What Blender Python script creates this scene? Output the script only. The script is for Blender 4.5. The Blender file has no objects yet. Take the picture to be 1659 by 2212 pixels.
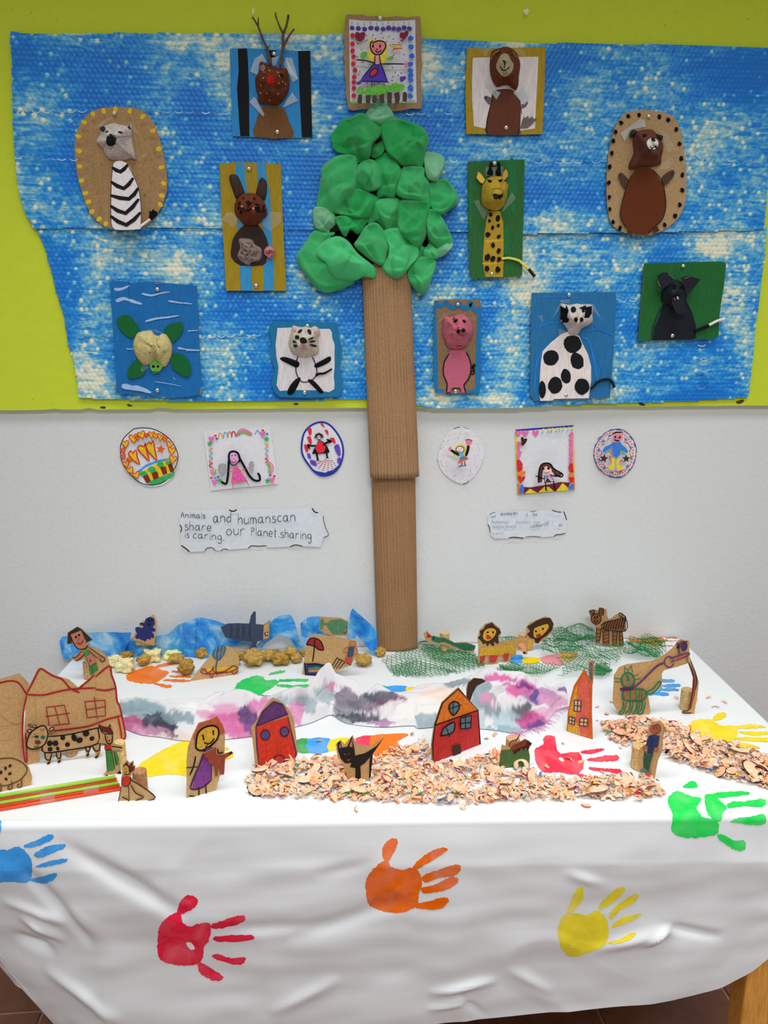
import bpy, bmesh, math, random
import numpy as np
from mathutils import Vector, Matrix, noise
from mathutils.bvhtree import BVHTree

# ---------------------------------------------------------------- camera, world, lights, exposure
IMG_W, IMG_H = 1659, 2212
F = 1650.0
D = 1.90            # camera to back wall
H = 1.55            # camera height
HT = 0.75           # table top height
WROT = math.radians(3.5)      # the table does not stand quite square to the wall
PITCH, YAW, ROLL = math.radians(12.8), math.radians(1.4) + WROT, math.radians(0.12)
sc = bpy.context.scene
COL = sc.collection
cam = bpy.data.objects.new('camera', bpy.data.cameras.new('camera'))
COL.objects.link(cam)
CM = (Matrix.Translation((-D * math.sin(WROT), -D * math.cos(WROT), H)) @ Matrix.Rotation(-YAW, 4, 'Z')
      @ Matrix.Rotation(math.pi / 2 - PITCH, 4, 'X') @ Matrix.Rotation(ROLL, 4, 'Z'))
cam.matrix_world = CM
cam.data.sensor_fit = 'VERTICAL'
cam.data.sensor_height = 24.0
cam.data.lens = F / IMG_H * 24.0
cam.data.clip_start = 0.02
sc.camera = cam
CO = CM.translation.copy()
CR = CM.to_3x3()

w = bpy.data.worlds.new('world')
sc.world = w
w.use_nodes = True
w.node_tree.nodes['Background'].inputs[0].default_value = (0.89, 0.95, 1.0, 1)
w.node_tree.nodes['Background'].inputs[1].default_value = 0.34


def area_light(name, loc, rot, sx, sy, power, col=(1, 1, 1)):
    l = bpy.data.lights.new(name, 'AREA')
    l.shape = 'RECTANGLE'
    l.size, l.size_y = sx, sy
    l.energy = power
    l.color = col
    o = bpy.data.objects.new(name, l)
    COL.objects.link(o)
    o.location = loc
    o.rotation_euler = rot
    return o


for lx, ly, pw, sp in ((-0.55, -0.95, 7.8, 100), (0.85, -0.95, 7.8, 100), (0.15, -2.7, 44, 160)):
    area_light('ceiling_light_panel', (lx, ly, 2.98), (0, 0, 0), 1.2, 0.6, pw, (1.0, 1.0, 1.0)).data.spread = math.radians(sp)
sc.view_settings.view_transform = 'Standard'
sc.view_settings.look = 'None'
sc.view_settings.gamma = 1.0
sc.view_settings.use_curve_mapping = False
sc.view_settings.exposure = 0.12

random.seed(7)
RND = random.Random(11)

# ---------------------------------------------------------------- geometry helpers


def ray(px, py):
    d = Vector(((px - IMG_W / 2) / F, -(py - IMG_H / 2) / F, -1.0))
    return (CR @ d).normalized()


def hit_plane(px, py, o, n):
    d = ray(px, py)
    return CO + d * ((o - CO).dot(n) / d.dot(n))


def on_wall(px, py, off=0.0):
    return hit_plane(px, py, Vector((0, -off, 0)), Vector((0, -1, 0)))


def on_table(px, py, z=HT):
    return hit_plane(px, py, Vector((0, 0, z)), Vector((0, 0, 1)))


def smooth_pts(pts, closed, n=4):
    m = len(pts)
    if m < 3:
        return list(pts)
    out = []
    rng = range(m) if closed else range(m - 1)
    for i in rng:
        if closed:
            a, b, c, d = pts[i - 1], pts[i], pts[(i + 1) % m], pts[(i + 2) % m]
        else:
            a, b, c, d = pts[max(i - 1, 0)], pts[i], pts[i + 1], pts[min(i + 2, m - 1)]
        for k in range(n):
            t = k / n
            q = []
            for j in (0, 1):
                q.append(0.5 * (2 * b[j] + (c[j] - a[j]) * t + (2 * a[j] - 5 * b[j] + 4 * c[j] - d[j]) * t * t
                                + (3 * b[j] - a[j] - 3 * c[j] + d[j]) * t ** 3))
            out.append(tuple(q))
    if not closed:
        out.append(pts[-1])
    return out


def area2(pts):
    return sum(pts[i - 1][0] * pts[i][1] - pts[i][0] * pts[i - 1][1] for i in range(len(pts)))


class Crop:
    """reads point lists given in the pixels of an enlarged view of the photograph"""

    def __init__(s, x0, y0, x1, wid=1659):
        s.x0, s.y0, s.k = x0, y0, (x1 - x0) / wid

    def __call__(s, txt):
        if not isinstance(txt, str):
            return [(s.x0 + a * s.k, s.y0 + b * s.k) for a, b in txt]
        v = [tuple(map(float, p.split(','))) for p in txt.split()]
        return [(s.x0 + a * s.k, s.y0 + b * s.k) for a, b in v]


IDENT = Crop(0, 0, 1659)


def inside(pts, x, y):
    r = False
    j = len(pts) - 1
    for i in range(len(pts)):
        xi, yi = pts[i][0], pts[i][1]
        xj, yj = pts[j][0], pts[j][1]
        if (yi > y) != (yj > y) and x < (xj - xi) * (y - yi) / (yj - yi) + xi:
            r = not r
        j = i
    return r


def interp(tab, x):
    if x <= tab[0][0]:
        return tab[0][1]
    for i in range(1, len(tab)):
        if x <= tab[i][0]:
            a, b = tab[i - 1], tab[i]
            return a[1] + (b[1] - a[1]) * (x - a[0]) / (b[0] - a[0])
    return tab[-1][1]


# ---------------------------------------------------------------- materials
ILLW = 0.66     # how bright a white surface reads on the upright wall and cards
ILLT = 0.86     # the same on the table top
MATS = {}


def lin(c):
    c /= 255.0
    return c / 12.92 if c <= 0.04045 else ((c + 0.055) / 1.055) ** 2.4


def alb(rgb, ill):
    v = [lin(c) / ill for c in rgb]
    k = min(1.0, 0.88 / max(max(v), 1e-4))     # no surface reflects more than it can; the hue stays
    return tuple(c * k for c in v) + (1.0,)


def nd(nt, typ, **kw):
    n = nt.nodes.new(typ)
    for k, v in kw.items():
        if k.startswith('i_'):
            n.inputs[k[2:].replace('_', ' ')].default_value = v
        else:
            setattr(n, k, v)
    return n


def mat(rgb, kind='flat', ill=ILLW):
    key = (tuple(rgb), kind, ill)
    if key in MATS:
        return MATS[key]
    m = bpy.data.materials.new('%s_%02x%02x%02x' % ((kind,) + tuple(int(c) for c in rgb)))
    m.use_nodes = True
    nt = m.node_tree
    b = nt.nodes['Principled BSDF']
    base = alb(rgb, ill)
    P = dict(flat=(0.75, 60, 0.10, 0), marker=(0.55, 140, 0.22, 0), paint=(0.55, 40, 0.15, 0.15), dark=(0.65, 50, 0.2, 0.15),
             kraft=(0.85, 220, 0.16, 0.12), paper=(0.8, 90, 0.05, 0.1), board=(0.6, 60, 0.03, 0.2),
             pulp=(0.85, 160, 0.25, 0.6), cork=(0.85, 260, 0.45, 0.5), sponge=(0.95, 200, 0.45, 0.9),
             fabric=(0.9, 18, 0.14, 0.2), wood=(0.5, 30, 0.25, 0.1), hand=(0.45, 45, 0.10, 0.08),
             wall=(0.8, 90, 0.02, 0.30), tile=(0.35, 14, 0.25, 0.08), plastic=(0.25, 20, 0.06, 0),
             shave=(0.8, 150, 0.22, 0.2), fuzz=(0.95, 160, 0.3, 0.8)).get(kind)
    if kind == 'metal':
        b.inputs['Base Color'].default_value = base
        b.inputs['Metallic'].default_value = 1.0
        b.inputs['Roughness'].default_value = 0.16
    elif kind == 'tape':
        b.inputs['Base Color'].default_value = base
        b.inputs['Alpha'].default_value = 0.34
        b.inputs['Roughness'].default_value = 0.18
    elif kind == 'cleartape':
        b.inputs['Base Color'].default_value = base
        b.inputs['Alpha'].default_value = 0.08
        b.inputs['Roughness'].default_value = 0.12
    else:
        rough, scl, amp, bump = P
        b.inputs['Roughness'].default_value = rough
        if kind not in ('plastic', 'tile', 'wood'):
            b.inputs['Specular IOR Level'].default_value = 0.18
        tc = nd(nt, 'ShaderNodeTexCoord')
        mp = nd(nt, 'ShaderNodeMapping')
        nt.links.new(tc.outputs['Object'], mp.inputs['Vector'])
        if kind == 'paint':
            mp.inputs['Scale'].default_value = (8, 3, 1.2)
        elif kind == 'dark':
            mp.inputs['Scale'].default_value = (5, 3, 1.0)
        elif kind == 'wood':
            mp.inputs['Scale'].default_value = (6, 6, 0.6)
        no = nd(nt, 'ShaderNodeTexNoise')
        no.inputs['Scale'].default_value = scl
        no.inputs['Detail'].default_value = 5
        no.inputs['Roughness'].default_value = 0.62
        nt.links.new(mp.outputs[0], no.inputs['Vector'])
        mr = nd(nt, 'ShaderNodeMapRange')
        mr.inputs[1].default_value, mr.inputs[2].default_value = 0.3, 0.7
        mr.inputs[3].default_value, mr.inputs[4].default_value = 1 - amp, 1 + amp
        nt.links.new(no.outputs[0], mr.inputs[0])
        mx = nd(nt, 'ShaderNodeMix', data_type='RGBA', blend_type='MULTIPLY')
        mx.inputs['Factor'].default_value = 1.0
        mx.inputs['A'].default_value = base
        nt.links.new(mr.outputs[0], mx.inputs['B'])
        out = mx.outputs['Result']
        if kind in ('hand', 'fabric'):
            no2 = nd(nt, 'ShaderNodeTexNoise')
            no2.inputs['Scale'].default_value = 16 if kind == 'hand' else 34
            no2.inputs['Detail'].default_value = 6
            no2.inputs['Distortion'].default_value = 1.0
            nt.links.new(tc.outputs['Object'], no2.inputs['Vector'])
            m2 = nd(nt, 'ShaderNodeMapRange')
            m2.inputs[1].default_value, m2.inputs[2].default_value = 0.45, 0.75
            m2.inputs[3].default_value, m2.inputs[4].default_value = 0.0, 0.15 if kind == 'hand' else 0.38
            nt.links.new(no2.outputs[0], m2.inputs[0])
            m3 = nd(nt, 'ShaderNodeMix', data_type='RGBA')
            nt.links.new(m2.outputs[0], m3.inputs['Factor'])
            nt.links.new(out, m3.inputs['A'])
            m3.inputs['B'].default_value = (0.85, 0.85, 0.85, 1) if kind == 'hand' else tuple(0.55 * c + 0.45 * g for c, g in zip(base[:3], (0.3, 0.5, 0.38))) + (1,)
            out = m3.outputs['Result']
        nt.links.new(out, b.inputs['Base Color'])
        if bump:
            bp = nd(nt, 'ShaderNodeBump')
            bp.inputs['Strength'].default_value = bump
            bp.inputs['Distance'].default_value = 0.004 if kind in ('sponge', 'wall', 'fuzz') else 0.0015
            nt.links.new(no.outputs[0], bp.inputs['Height'])
            nt.links.new(bp.outputs[0], b.inputs['Normal'])
        if kind == 'fabric':
            b.inputs['Sheen Weight'].default_value = 0.2
    MATS[key] = m
    return m


# ---------------------------------------------------------------- objects


def mesh_obj(name, verts, faces, mats, midx=None, parent=None, loc=None, smooth=False):
    loc = Vector(loc) if loc is not None else Vector((0, 0, 0))
    me = bpy.data.meshes.new(name)
    me.from_pydata([tuple(Vector(v) - loc) for v in verts], [], faces)
    for m in (mats if isinstance(mats, (list, tuple)) else [mats]):
        me.materials.append(m)
    if midx is not None:
        me.polygons.foreach_set('material_index', midx)
    if smooth:
        me.polygons.foreach_set('use_smooth', [True] * len(me.polygons))
    me.update()
    o = bpy.data.objects.new(name, me)
    COL.objects.link(o)
    if parent is not None:
        o.parent = parent
    return o


def tag(o, label=None, cat=None, group=None, kind=None):
    if label:
        o['label'] = label
    if cat:
        o['category'] = cat
    if group:
        o['group'] = group
    if kind:
        o['kind'] = kind
    return o


class Thing:
    def __init__(s, name, label, cat, loc, group=None):
        s.e = bpy.data.objects.new(name, None)
        s.e.empty_display_size = 0.02
        COL.objects.link(s.e)
        s.e.location = loc
        s.loc = Vector(loc)
        tag(s.e, label, cat, group)

    def part(s, name, verts, faces, mats, midx=None, parent=None, smooth=False, label=None):
        o = mesh_obj(name, verts, faces, mats, midx, parent or s.e, s.loc, smooth)
        if label:
            o['label'] = label
        return o


class Plane:
    def __init__(s, o, n):
        s.o, s.n = Vector(o), Vector(n).normalized()

    def __call__(s, px, py, lift=0.0):
        return hit_plane(px, py, s.o + s.n * lift, s.n)


def wall_plane(off):
    return Plane((0, -off, 0), (0, -1, 0))


def stand_plane(p0, p1, lean=0.0):
    """upright plane through two pixels where a card meets the table; lean tips it back (radians)"""
    a, b = on_table(*p0), on_table(*p1)
    u = (b - a).normalized()
    n = u.cross(Vector((0, 0, 1)))
    if n.y > 0:
        n = -n
    n = (n * math.cos(lean) + Vector((0, 0, 1)) * math.sin(lean)).normalized()
    pl = Plane(a, n)
    pl.a, pl.b = a, b
    return pl


def slab_geo(pts, plane, thick, floor=None):
    pts = list(pts)
    if area2(pts) > 0:
        pts.reverse()
    fr = [plane(x, y) for x, y in pts]
    if floor is not None:
        fr = [Vector((p.x, p.y, max(p.z, floor))) for p in fr]
    bk = [p - plane.n * thick for p in fr]
    n = len(fr)
    faces = [tuple(range(n)), tuple(range(2 * n - 1, n - 1, -1))]
    midx = [0, 1]
    for i in range(n):
        j = (i + 1) % n
        faces.append((i, i + n, j + n, j))
        midx.append(1)
    return fr + bk, faces, midx


def slab(th, name, pts, plane, thick, front, edge=None, floor=None, parent=None, label=None):
    v, f, mi = slab_geo(pts, plane, thick, floor)
    return th.part(name, v, f, [front, edge or front], mi, parent, label=label)


# marks too small or too many to pick apart one by one
JOINED = {"perforation_seam", "speck", "handwriting", "border_marks", "dots", "staple", "confetti"}


class Canvas:
    """paint and marker laid on a surface: each named element becomes one part"""

    def __init__(s, th, mapper, crop=IDENT, kind='flat', ill=ILLW, flat=True, step=0.00022, base=0.0003, parent=None, rings=5, joined=(), lw=1.0):
        s.k, s.joined, s.lw = 0, joined, lw
        s.th, s.map, s.crop, s.kind, s.ill, s.flat = th, mapper, crop, kind, ill, flat
        s.step, s.lv, s.parent, s.rings = step, base, parent, rings
        s.g = {}

    def _add(s, name, vs, fs, col, kind):
        s.k += 1
        g = s.g.setdefault((name, 0 if (name in JOINED or name in s.joined) else s.k), dict(v=[], f=[], m=[], mats=[]))
        m = mat(col, kind or s.kind, s.ill)
        if m not in g['mats']:
            g['mats'].append(m)
        k = len(g['v'])
        g['v'] += vs
        g['f'] += [tuple(i + k for i in f) for f in fs]
        g['m'] += [g['mats'].index(m)] * len(fs)

    def fill(s, name, col, pts, sm=0, kind=None, c=None):
        pts = s.crop(pts)
        if sm:
            pts = smooth_pts(pts, True, sm)
        if area2(pts) > 0:
            pts = pts[::-1]
        s.lv += s.step
        if s.flat:
            s._add(name, [s.map(x, y, s.lv) for x, y in pts], [tuple(range(len(pts)))], col, kind)
            return
        n = len(pts)
        cx, cy = s.crop([c])[0] if c else (sum(p[0] for p in pts) / n, sum(p[1] for p in pts) / n)
        R = s.rings
        vs = [s.map(cx, cy, s.lv)]
        fs = []
        for r in range(1, R + 1):
            t = r / R
            vs += [s.map(cx + (x - cx) * t, cy + (y - cy) * t, s.lv) for x, y in pts]
        for i in range(n):
            j = (i + 1) % n
            fs.append((0, 1 + i, 1 + j))
            for r in range(R - 1):
                a = 1 + r * n
                fs.append((a + i, a + n + i, a + n + j, a + j))
        s._add(name, vs, fs, col, kind)

    def ell(s, name, col, cx, cy, rx, ry=None, rot=0.0, n=14, wob=0.0, kind=None):
        ry = ry or rx
        cr, sr = math.cos(math.radians(rot)), math.sin(math.radians(rot))
        p = []
        for i in range(n):
            a = 2 * math.pi * i / n
            q = 1 + (RND.uniform(-wob, wob) if wob else 0)
            x, y = rx * q * math.cos(a), ry * q * math.sin(a)
            p.append((cx + x * cr - y * sr, cy + x * sr + y * cr))
        s.fill(name, col, p, 0, kind)

    def line(s, name, col, pts, wd, closed=False, sm=3, kind=None, taper=0.0):
        """wd in pixels of the current crop"""
        pts = s.crop(pts)
        if sm:
            pts = smooth_pts(pts, closed, sm)
        s.lv += s.step
        hw = wd * s.crop.k / 2 * s.lw
        n = len(pts)
        vs, fs = [], []
        for i in range(n):
            a = pts[i - 1] if (closed or i > 0) else pts[i]
            b = pts[(i + 1) % n] if (closed or i < n - 1) else pts[i]
            dx, dy = b[0] - a[0], b[1] - a[1]
            L = math.hypot(dx, dy) or 1.0
            dx, dy = dx / L, dy / L
            h = hw
            if not closed and (i == 0 or i == n - 1):
                h = hw * 0.6
                e = -1 if i == 0 else 1
                p = (pts[i][0] + dx * e * hw * 0.6, pts[i][1] + dy * e * hw * 0.6)
            else:
                p = pts[i]
            if taper:
                h *= 1 - taper * i / (n - 1)
            vs.append(s.map(p[0] + dy * h, p[1] - dx * h, s.lv))
            vs.append(s.map(p[0] - dy * h, p[1] + dx * h, s.lv))
        for i in range(n if closed else n - 1):
            j = (i + 1) % n
            fs.append((2 * i, 2 * i + 1, 2 * j + 1, 2 * j))
        s._add(name, vs, fs, col, kind)

    def heart(s, name, col, cx, cy, r, rot=0, outline=None, ow=0):
        base = [(0, -0.35), (0.35, -0.85), (0.8, -0.8), (0.95, -0.3), (0.6, 0.3), (0, 1.0), (-0.6, 0.3), (-0.95, -0.3), (-0.8, -0.8), (-0.35, -0.85)]
        cr, sr = math.cos(math.radians(rot)), math.sin(math.radians(rot))
        p = [(cx + r * (x * cr - y * sr), cy + r * (x * sr + y * cr)) for x, y in base]
        s.fill(name, col, p)
        if outline:
            s.line(name, outline, p, ow, True, 0)

    def star(s, name, col, cx, cy, r, rot=0):
        p = []
        for i in range(10):
            a = math.radians(rot - 90 + 36 * i)
            q = r if i % 2 == 0 else r * 0.48
            p.append((cx + q * math.cos(a), cy + q * math.sin(a)))
        s.fill(name, col, p)

    def done(s):
        res = {}
        for (name, k), g in s.g.items():
            res[name] = s.th.part(name, g['v'], g['f'], g['mats'], g['m'], s.parent)
            if name in JOINED:
                res[name]['kind'] = 'stuff'
        s.g = {}
        return res


def relief_geo(pts, c, plane, height, profile='dome', rings=10, namp=0.0, nscale=30.0, creases=0, seed=0, rim=0.004, sub=4, tilt=(0, 0)):
    """a hollow bulging shell standing proud of a plane; pts outline, c the highest point (pixels)"""
    pts = smooth_pts(pts, True, sub) if sub else list(pts)
    if area2(pts) > 0:
        pts = pts[::-1]
    n = len(pts)
    rg = random.Random(seed)
    cr = [(rg.uniform(0, math.pi), rg.uniform(-0.5, 0.5), rg.uniform(0.12, 0.3), rg.uniform(0.5, 1)) for _ in range(creases)]
    pk = [(rg.uniform(0, 2 * math.pi), rg.uniform(0.25, 0.95), rg.uniform(0.62, 1.0)) for _ in range(8)]
    mw = max(max(abs(p[0] - c[0]), abs(p[1] - c[1])) for p in pts)
    off = Vector((seed * 1.7, seed * 0.61, 0))

    def h(x, y, t):
        if profile == 'dome':
            z = math.sqrt(max(0.0, 1 - t * t))
        elif profile == 'cup':
            z = min(1.0, (1 - t) / 0.72) * 0.86 + 0.14 * math.sqrt(max(0, 1 - t * t))
            z = z if t > 0.28 else z + 0.03 * (0.28 - t)
        elif profile == 'cloth':
            ux, uy = (x - c[0]) / mw, (y - c[1]) / mw
            zs = [math.sqrt(max(0.0, 1 - t ** 2.6)) * 1.05] + [o_ - s_ * (ux * math.cos(a_) + uy * math.sin(a_)) for a_, s_, o_ in pk]
            z = max(0.0, -math.log(sum(math.exp(-26 * q_) for q_ in zs)) / 26) * min(1.0, (1 - t) * 8 + 0.25)
        else:
            z = (1 - t) ** 0.6
        q = plane(x, y)
        if namp:
            z += namp * noise.fractal((q + off) * nscale, 0.7, 2.0, 3) * (1 - t ** 6)
        ux, uy = (x - c[0]) / mw, (y - c[1]) / mw
        for a, d, wd, am in cr:
            bend = 0.25 * math.sin(3 * (ux * math.sin(a) - uy * math.cos(a)) + a * 5)
            s = ux * math.cos(a) + uy * math.sin(a) - d + bend
            if profile == 'cloth':
                z += am * 0.24 * (1 / (1 + math.exp(-max(-30, min(30, s / 0.022)))) - 0.5) * (1 - t ** 4)
                continue
            z += am * (0.16 * math.exp(-(s / wd) ** 2) - 0.20 * math.exp(-((s - wd) / (wd * 0.45)) ** 2)) * (1 - t ** 4)
        z += (tilt[0] * ux + tilt[1] * uy) * (1 - t)
        return max(z, 0.0) * height + rim
    V, Fc = [], []
    V.append(plane(c[0], c[1], h(c[0], c[1], 0)))
    for r in range(1, rings + 1):
        t = r / rings
        t = t ** 0.85
        for x, y in pts:
            X, Y = c[0] + (x - c[0]) * t, c[1] + (y - c[1]) * t
            V.append(plane(X, Y, h(X, Y, t)))
    for x, y in pts:
        V.append(plane(c[0] + (x - c[0]) * 0.97, c[1] + (y - c[1]) * 0.97, 0.0002))
    for i in range(n):
        j = (i + 1) % n
        Fc.append((0, 1 + i, 1 + j))
        for r in range(rings):
            a = 1 + r * n
            Fc.append((a + i, a + n + i, a + n + j, a + j))
    return V, Fc


def bvh_mapper(V, Fc, fallback):
    bv = BVHTree.FromPolygons([tuple(v) for v in V], Fc)

    def m(px, py, lift=0.0):
        d = ray(px, py)
        h = bv.ray_cast(CO, d)
        if h[0] is None:
            h = bv.find_nearest(fallback(px, py, 0.004))
            return h[0] - d * (lift * 1.5 + 0.0016)
        return h[0] - d * (lift * 1.5 + 0.0016)
    return m


def tube_geo(path, rad, n=6, cap=True):
    V, Fc = [], []
    m = len(path)
    up = Vector((0.13, 0.31, 0.94))
    for i, p in enumerate(path):
        a, b = path[max(i - 1, 0)], path[min(i + 1, m - 1)]
        d = (b - a).normalized()
        u = d.cross(up)
        if u.length < 1e-3:
            u = d.cross(Vector((1, 0, 0)))
        u.normalize()
        v = d.cross(u)
        r = rad[i] if isinstance(rad, (list, tuple)) else rad
        for k in range(n):
            t = 2 * math.pi * k / n
            V.append(p + u * (r * math.cos(t)) + v * (r * math.sin(t)))
    for i in range(m - 1):
        for k in range(n):
            q = (k + 1) % n
            Fc.append((i * n + k, i * n + q, i * n + n + q, i * n + n + k))
    if cap:
        Fc.append(tuple(range(n - 1, -1, -1)))
        Fc.append(tuple(range((m - 1) * n, m * n)))
    return V, Fc


def box_geo(x0, x1, y0, y1, z0, z1):
    V = [Vector(p) for p in ((x0, y0, z0), (x1, y0, z0), (x1, y1, z0), (x0, y1, z0), (x0, y0, z1), (x1, y0, z1), (x1, y1, z1), (x0, y1, z1))]
    return V, [(0, 3, 2, 1), (4, 5, 6, 7), (0, 1, 5, 4), (1, 2, 6, 5), (2, 3, 7, 6), (3, 0, 4, 7)]


def join(*gs):
    V, Fc = [], []
    for v, f in gs:
        k = len(V)
        V += v
        Fc += [tuple(i + k for i in q) for q in f]
    return V, Fc


def bevel_obj(o, w, seg=2):
    b = o.modifiers.new('bevel', 'BEVEL')
    b.width, b.segments = w, seg
    return o

# ================================================================ the room
XL, XR, YF = -0.746, 0.855, -0.739        # table cloth extents, in the table's own frame
TF = Matrix.Rotation(-WROT, 3, 'Z')
TI = TF.transposed()
TW = math.tan(WROT)                       # the wall runs along y = TW * x in that frame
V, Fc = box_geo(-2.6, 2.8, 0.0, 0.08, 0.0, 3.0)
o = mesh_obj('wall_back', V, Fc, mat((185, 188, 188), 'wall', 0.64), loc=(0, 0, 0))
tag(o, 'white roughly plastered wall behind the table', 'wall', kind='structure')
V, Fc = box_geo(-2.6, 2.8, -5.0, 0.0, 3.0, 3.05)
o = mesh_obj('ceiling', V, Fc, mat((206, 208, 206), 'flat'))
tag(o, 'plain white ceiling above the display', 'ceiling', kind='structure')
V, Fc = box_geo(-2.6, 2.8, -5.0, 0.08, -0.06, -0.004)
fl = mesh_obj('floor', V, Fc, mat((120, 95, 80), 'flat', 0.5))
tag(fl, 'terracotta tiled floor with pale grout joints', 'floor', kind='structure')
tm = mat((100, 58, 38), 'tile', 0.75)
V, Fc = box_geo(-0.16, 0.16, -0.16, 0.16, -0.008, 0.0)
tile0 = None
for i in range(-4, 5):
    for j in range(0, 6):
        if tile0 is None:
            t = mesh_obj('tile', V, Fc, tm, parent=fl)
            bevel_obj(t, 0.002, 1)
            tile0 = t
        else:
            t = tile0.copy()
            COL.objects.link(t)
            t.parent = fl
        t.location = (i * 0.327 + 0.03, -0.17 - j * 0.327, 0)

# pale marks and pimples on the plaster: small real flakes, part of the wall
rg = random.Random(3)
V, Fc = [], []
for k in range(70):
    px, py = rg.uniform(0, 1659), rg.uniform(900, 1390)
    p = on_wall(px, py)
    r = rg.uniform(0.001, 0.0028)
    k0 = len(V)
    V += [p + Vector((r * math.cos(a) * rg.uniform(.6, 1.5), -0.0003, r * math.sin(a) * rg.uniform(.5, 1))) for a in (0, 1.26, 2.5, 3.77, 5.0)]
    V.append(p + Vector((0, -0.0012, 0)))
    Fc += [(k0 + i, k0 + (i + 1) % 5, k0 + 5) for i in range(5)]
wallo = bpy.data.objects['wall_back']
mesh_obj('plaster_flakes', V, Fc, mat((206, 208, 206), 'flat'), parent=wallo)

# ---------------------------------------------------------------- lime green board on the upper wall
OB = 0.018
b0, b1 = on_wall(0, 886, OB), on_wall(1659, 876, OB)
zb = lambda x: b0.z + (b1.z - b0.z) * (x - b0.x) / (b1.x - b0.x)
th = Thing('pin_board', 'lime green painted wooden board covering the upper wall', 'board', (0.05, -0.009, zb(0.05)))
xs = [-2.4 + 0.02 * i for i in range(246)]
V, Fc, rg = [], [], random.Random(5)
for i, x in enumerate(xs):
    z = zb(x) + noise.noise(Vector((x * 9, 0, 1))) * 0.0015
    if rg.random() < 0.10:
        z += rg.uniform(0.0015, 0.004)
    for y in (-OB, -0.0005):
        V += [Vector((x, y, z)), Vector((x, y, 2.97))]
for i in range(len(xs) - 1):
    a, b = 4 * i, 4 * i + 4
    Fc += [(a, b, b + 1, a + 1), (a + 2, a + 3, b + 3, b + 2), (a, a + 2, b + 2, b), (a + 1, b + 1, b + 3, a + 3)]
Fc += [(0, 1, 3, 2), (4 * len(xs) - 4, 4 * len(xs) - 2, 4 * len(xs) - 1, 4 * len(xs) - 3)]
LIME = mat((174, 188, 48), 'board')
th.part('panel', V, Fc, LIME)
# chipped bare patches along the lower edge
cv = Canvas(th, wall_plane(OB), kind='flat')
for px, py, r in [(222, 880, 4), (280, 876, 4), (1385, 872, 5), (1600, 868, 6), (640, 873, 3), (905, 871, 4), (1010, 877, 3)]:
    cv.ell('bare_chip', (70, 50, 35), px, py, r * 1.6, r * 0.7, RND.uniform(-20, 20), 7, 0.35)
for k in range(60):
    px, py = RND.uniform(0, 1659), RND.choice([RND.uniform(0, 68), RND.uniform(0, 68), RND.uniform(863, 876)])
    cv.ell('speck', RND.choice([(120, 128, 40), (100, 100, 40), (205, 212, 150)]), px, py, RND.uniform(.6, 1.6), RND.uniform(.5, 1.2), RND.uniform(0, 90), 6)
cv.fill('bare_chip', (225, 225, 215), [(544, 30), (546, 17), (549, 17), (548, 30)])
cv.fill('bare_chip', (220, 222, 205), [(1130, 22), (1140, 18), (1143, 24), (1137, 33)])
cv.done()

# ---------------------------------------------------------------- bubble wrap sky: two painted sheets
OS = 0.027
LIGHT = [  # lightly painted areas: x, y, rx, ry, angle, strength
    (590, 110, 200, 40, 0, .75), (480, 180, 140, 60, 40, .7), (640, 260, 160, 50, 35, .6), (420, 300, 60, 60, 0, .7), (690, 120, 120, 40, 20, .6),
    (120, 190, 40, 30, 0, .3), (240, 180, 60, 30, 20, .5), (480, 480, 160, 40, -5, .55), (300, 460, 150, 30, 0, .5), (1020, 130, 120, 40, 10, .5),
    (960, 180, 60, 60, 0, .45), (1130, 330, 120, 40, -15, .45), (1210, 260, 80, 80, 0, .5), (1290, 180, 60, 120, 80, .55), (1480, 200, 70, 40, 0, .4),
    (1560, 400, 80, 60, 10, .5), (1240, 470, 120, 30, 0, .6), (1140, 520, 120, 60, -20, .6), (1420, 530, 180, 40, -5, .75), (1560, 530, 100, 30, 0, .7),
    (200, 560, 90, 60, 80, .8), (360, 570, 120, 40, 0, .6), (450, 560, 80, 120, 0, .5), (210, 800, 40, 70, 0, .7), (190, 700, 30, 120, 10, .55),
    (640, 660, 120, 40, 0, .5), (700, 740, 60, 60, 0, .5), (480, 760, 60, 100, 0, .5), (560, 850, 180, 14, 0, .6), (1000, 600, 60, 60, 0, .4),
    (960, 640, 40, 30, 0, .7), (1100, 660, 50, 160, 10, .55), (1090, 800, 40, 60, 20, .6), (1380, 760, 120, 30, -25, .85), (1500, 790, 120, 30, -25, .7),
    (1600, 700, 50, 90, 0, .65), (1620, 600, 50, 60, 0, .6), (1350, 850, 200, 14, -3, .6), (1040, 860, 120, 14, 0, .7), (930, 860, 60, 30, 0, .7),
    (1180, 560, 80, 40, 0, .6), (900, 120, 60, 60, 0, .4), (1100, 95, 90, 14, 5, .55), (300, 85, 120, 14, 0, .35), (640, 80, 140, 16, 0, .5),
    (560, 620, 30, 60, 0, .5), (90, 300, 30, 120, 0, .25), (120, 430, 40, 60, 20, .4), (1590, 820, 50, 40, 0, .45), (720, 500, 50, 60, 0, .5)]
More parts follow.
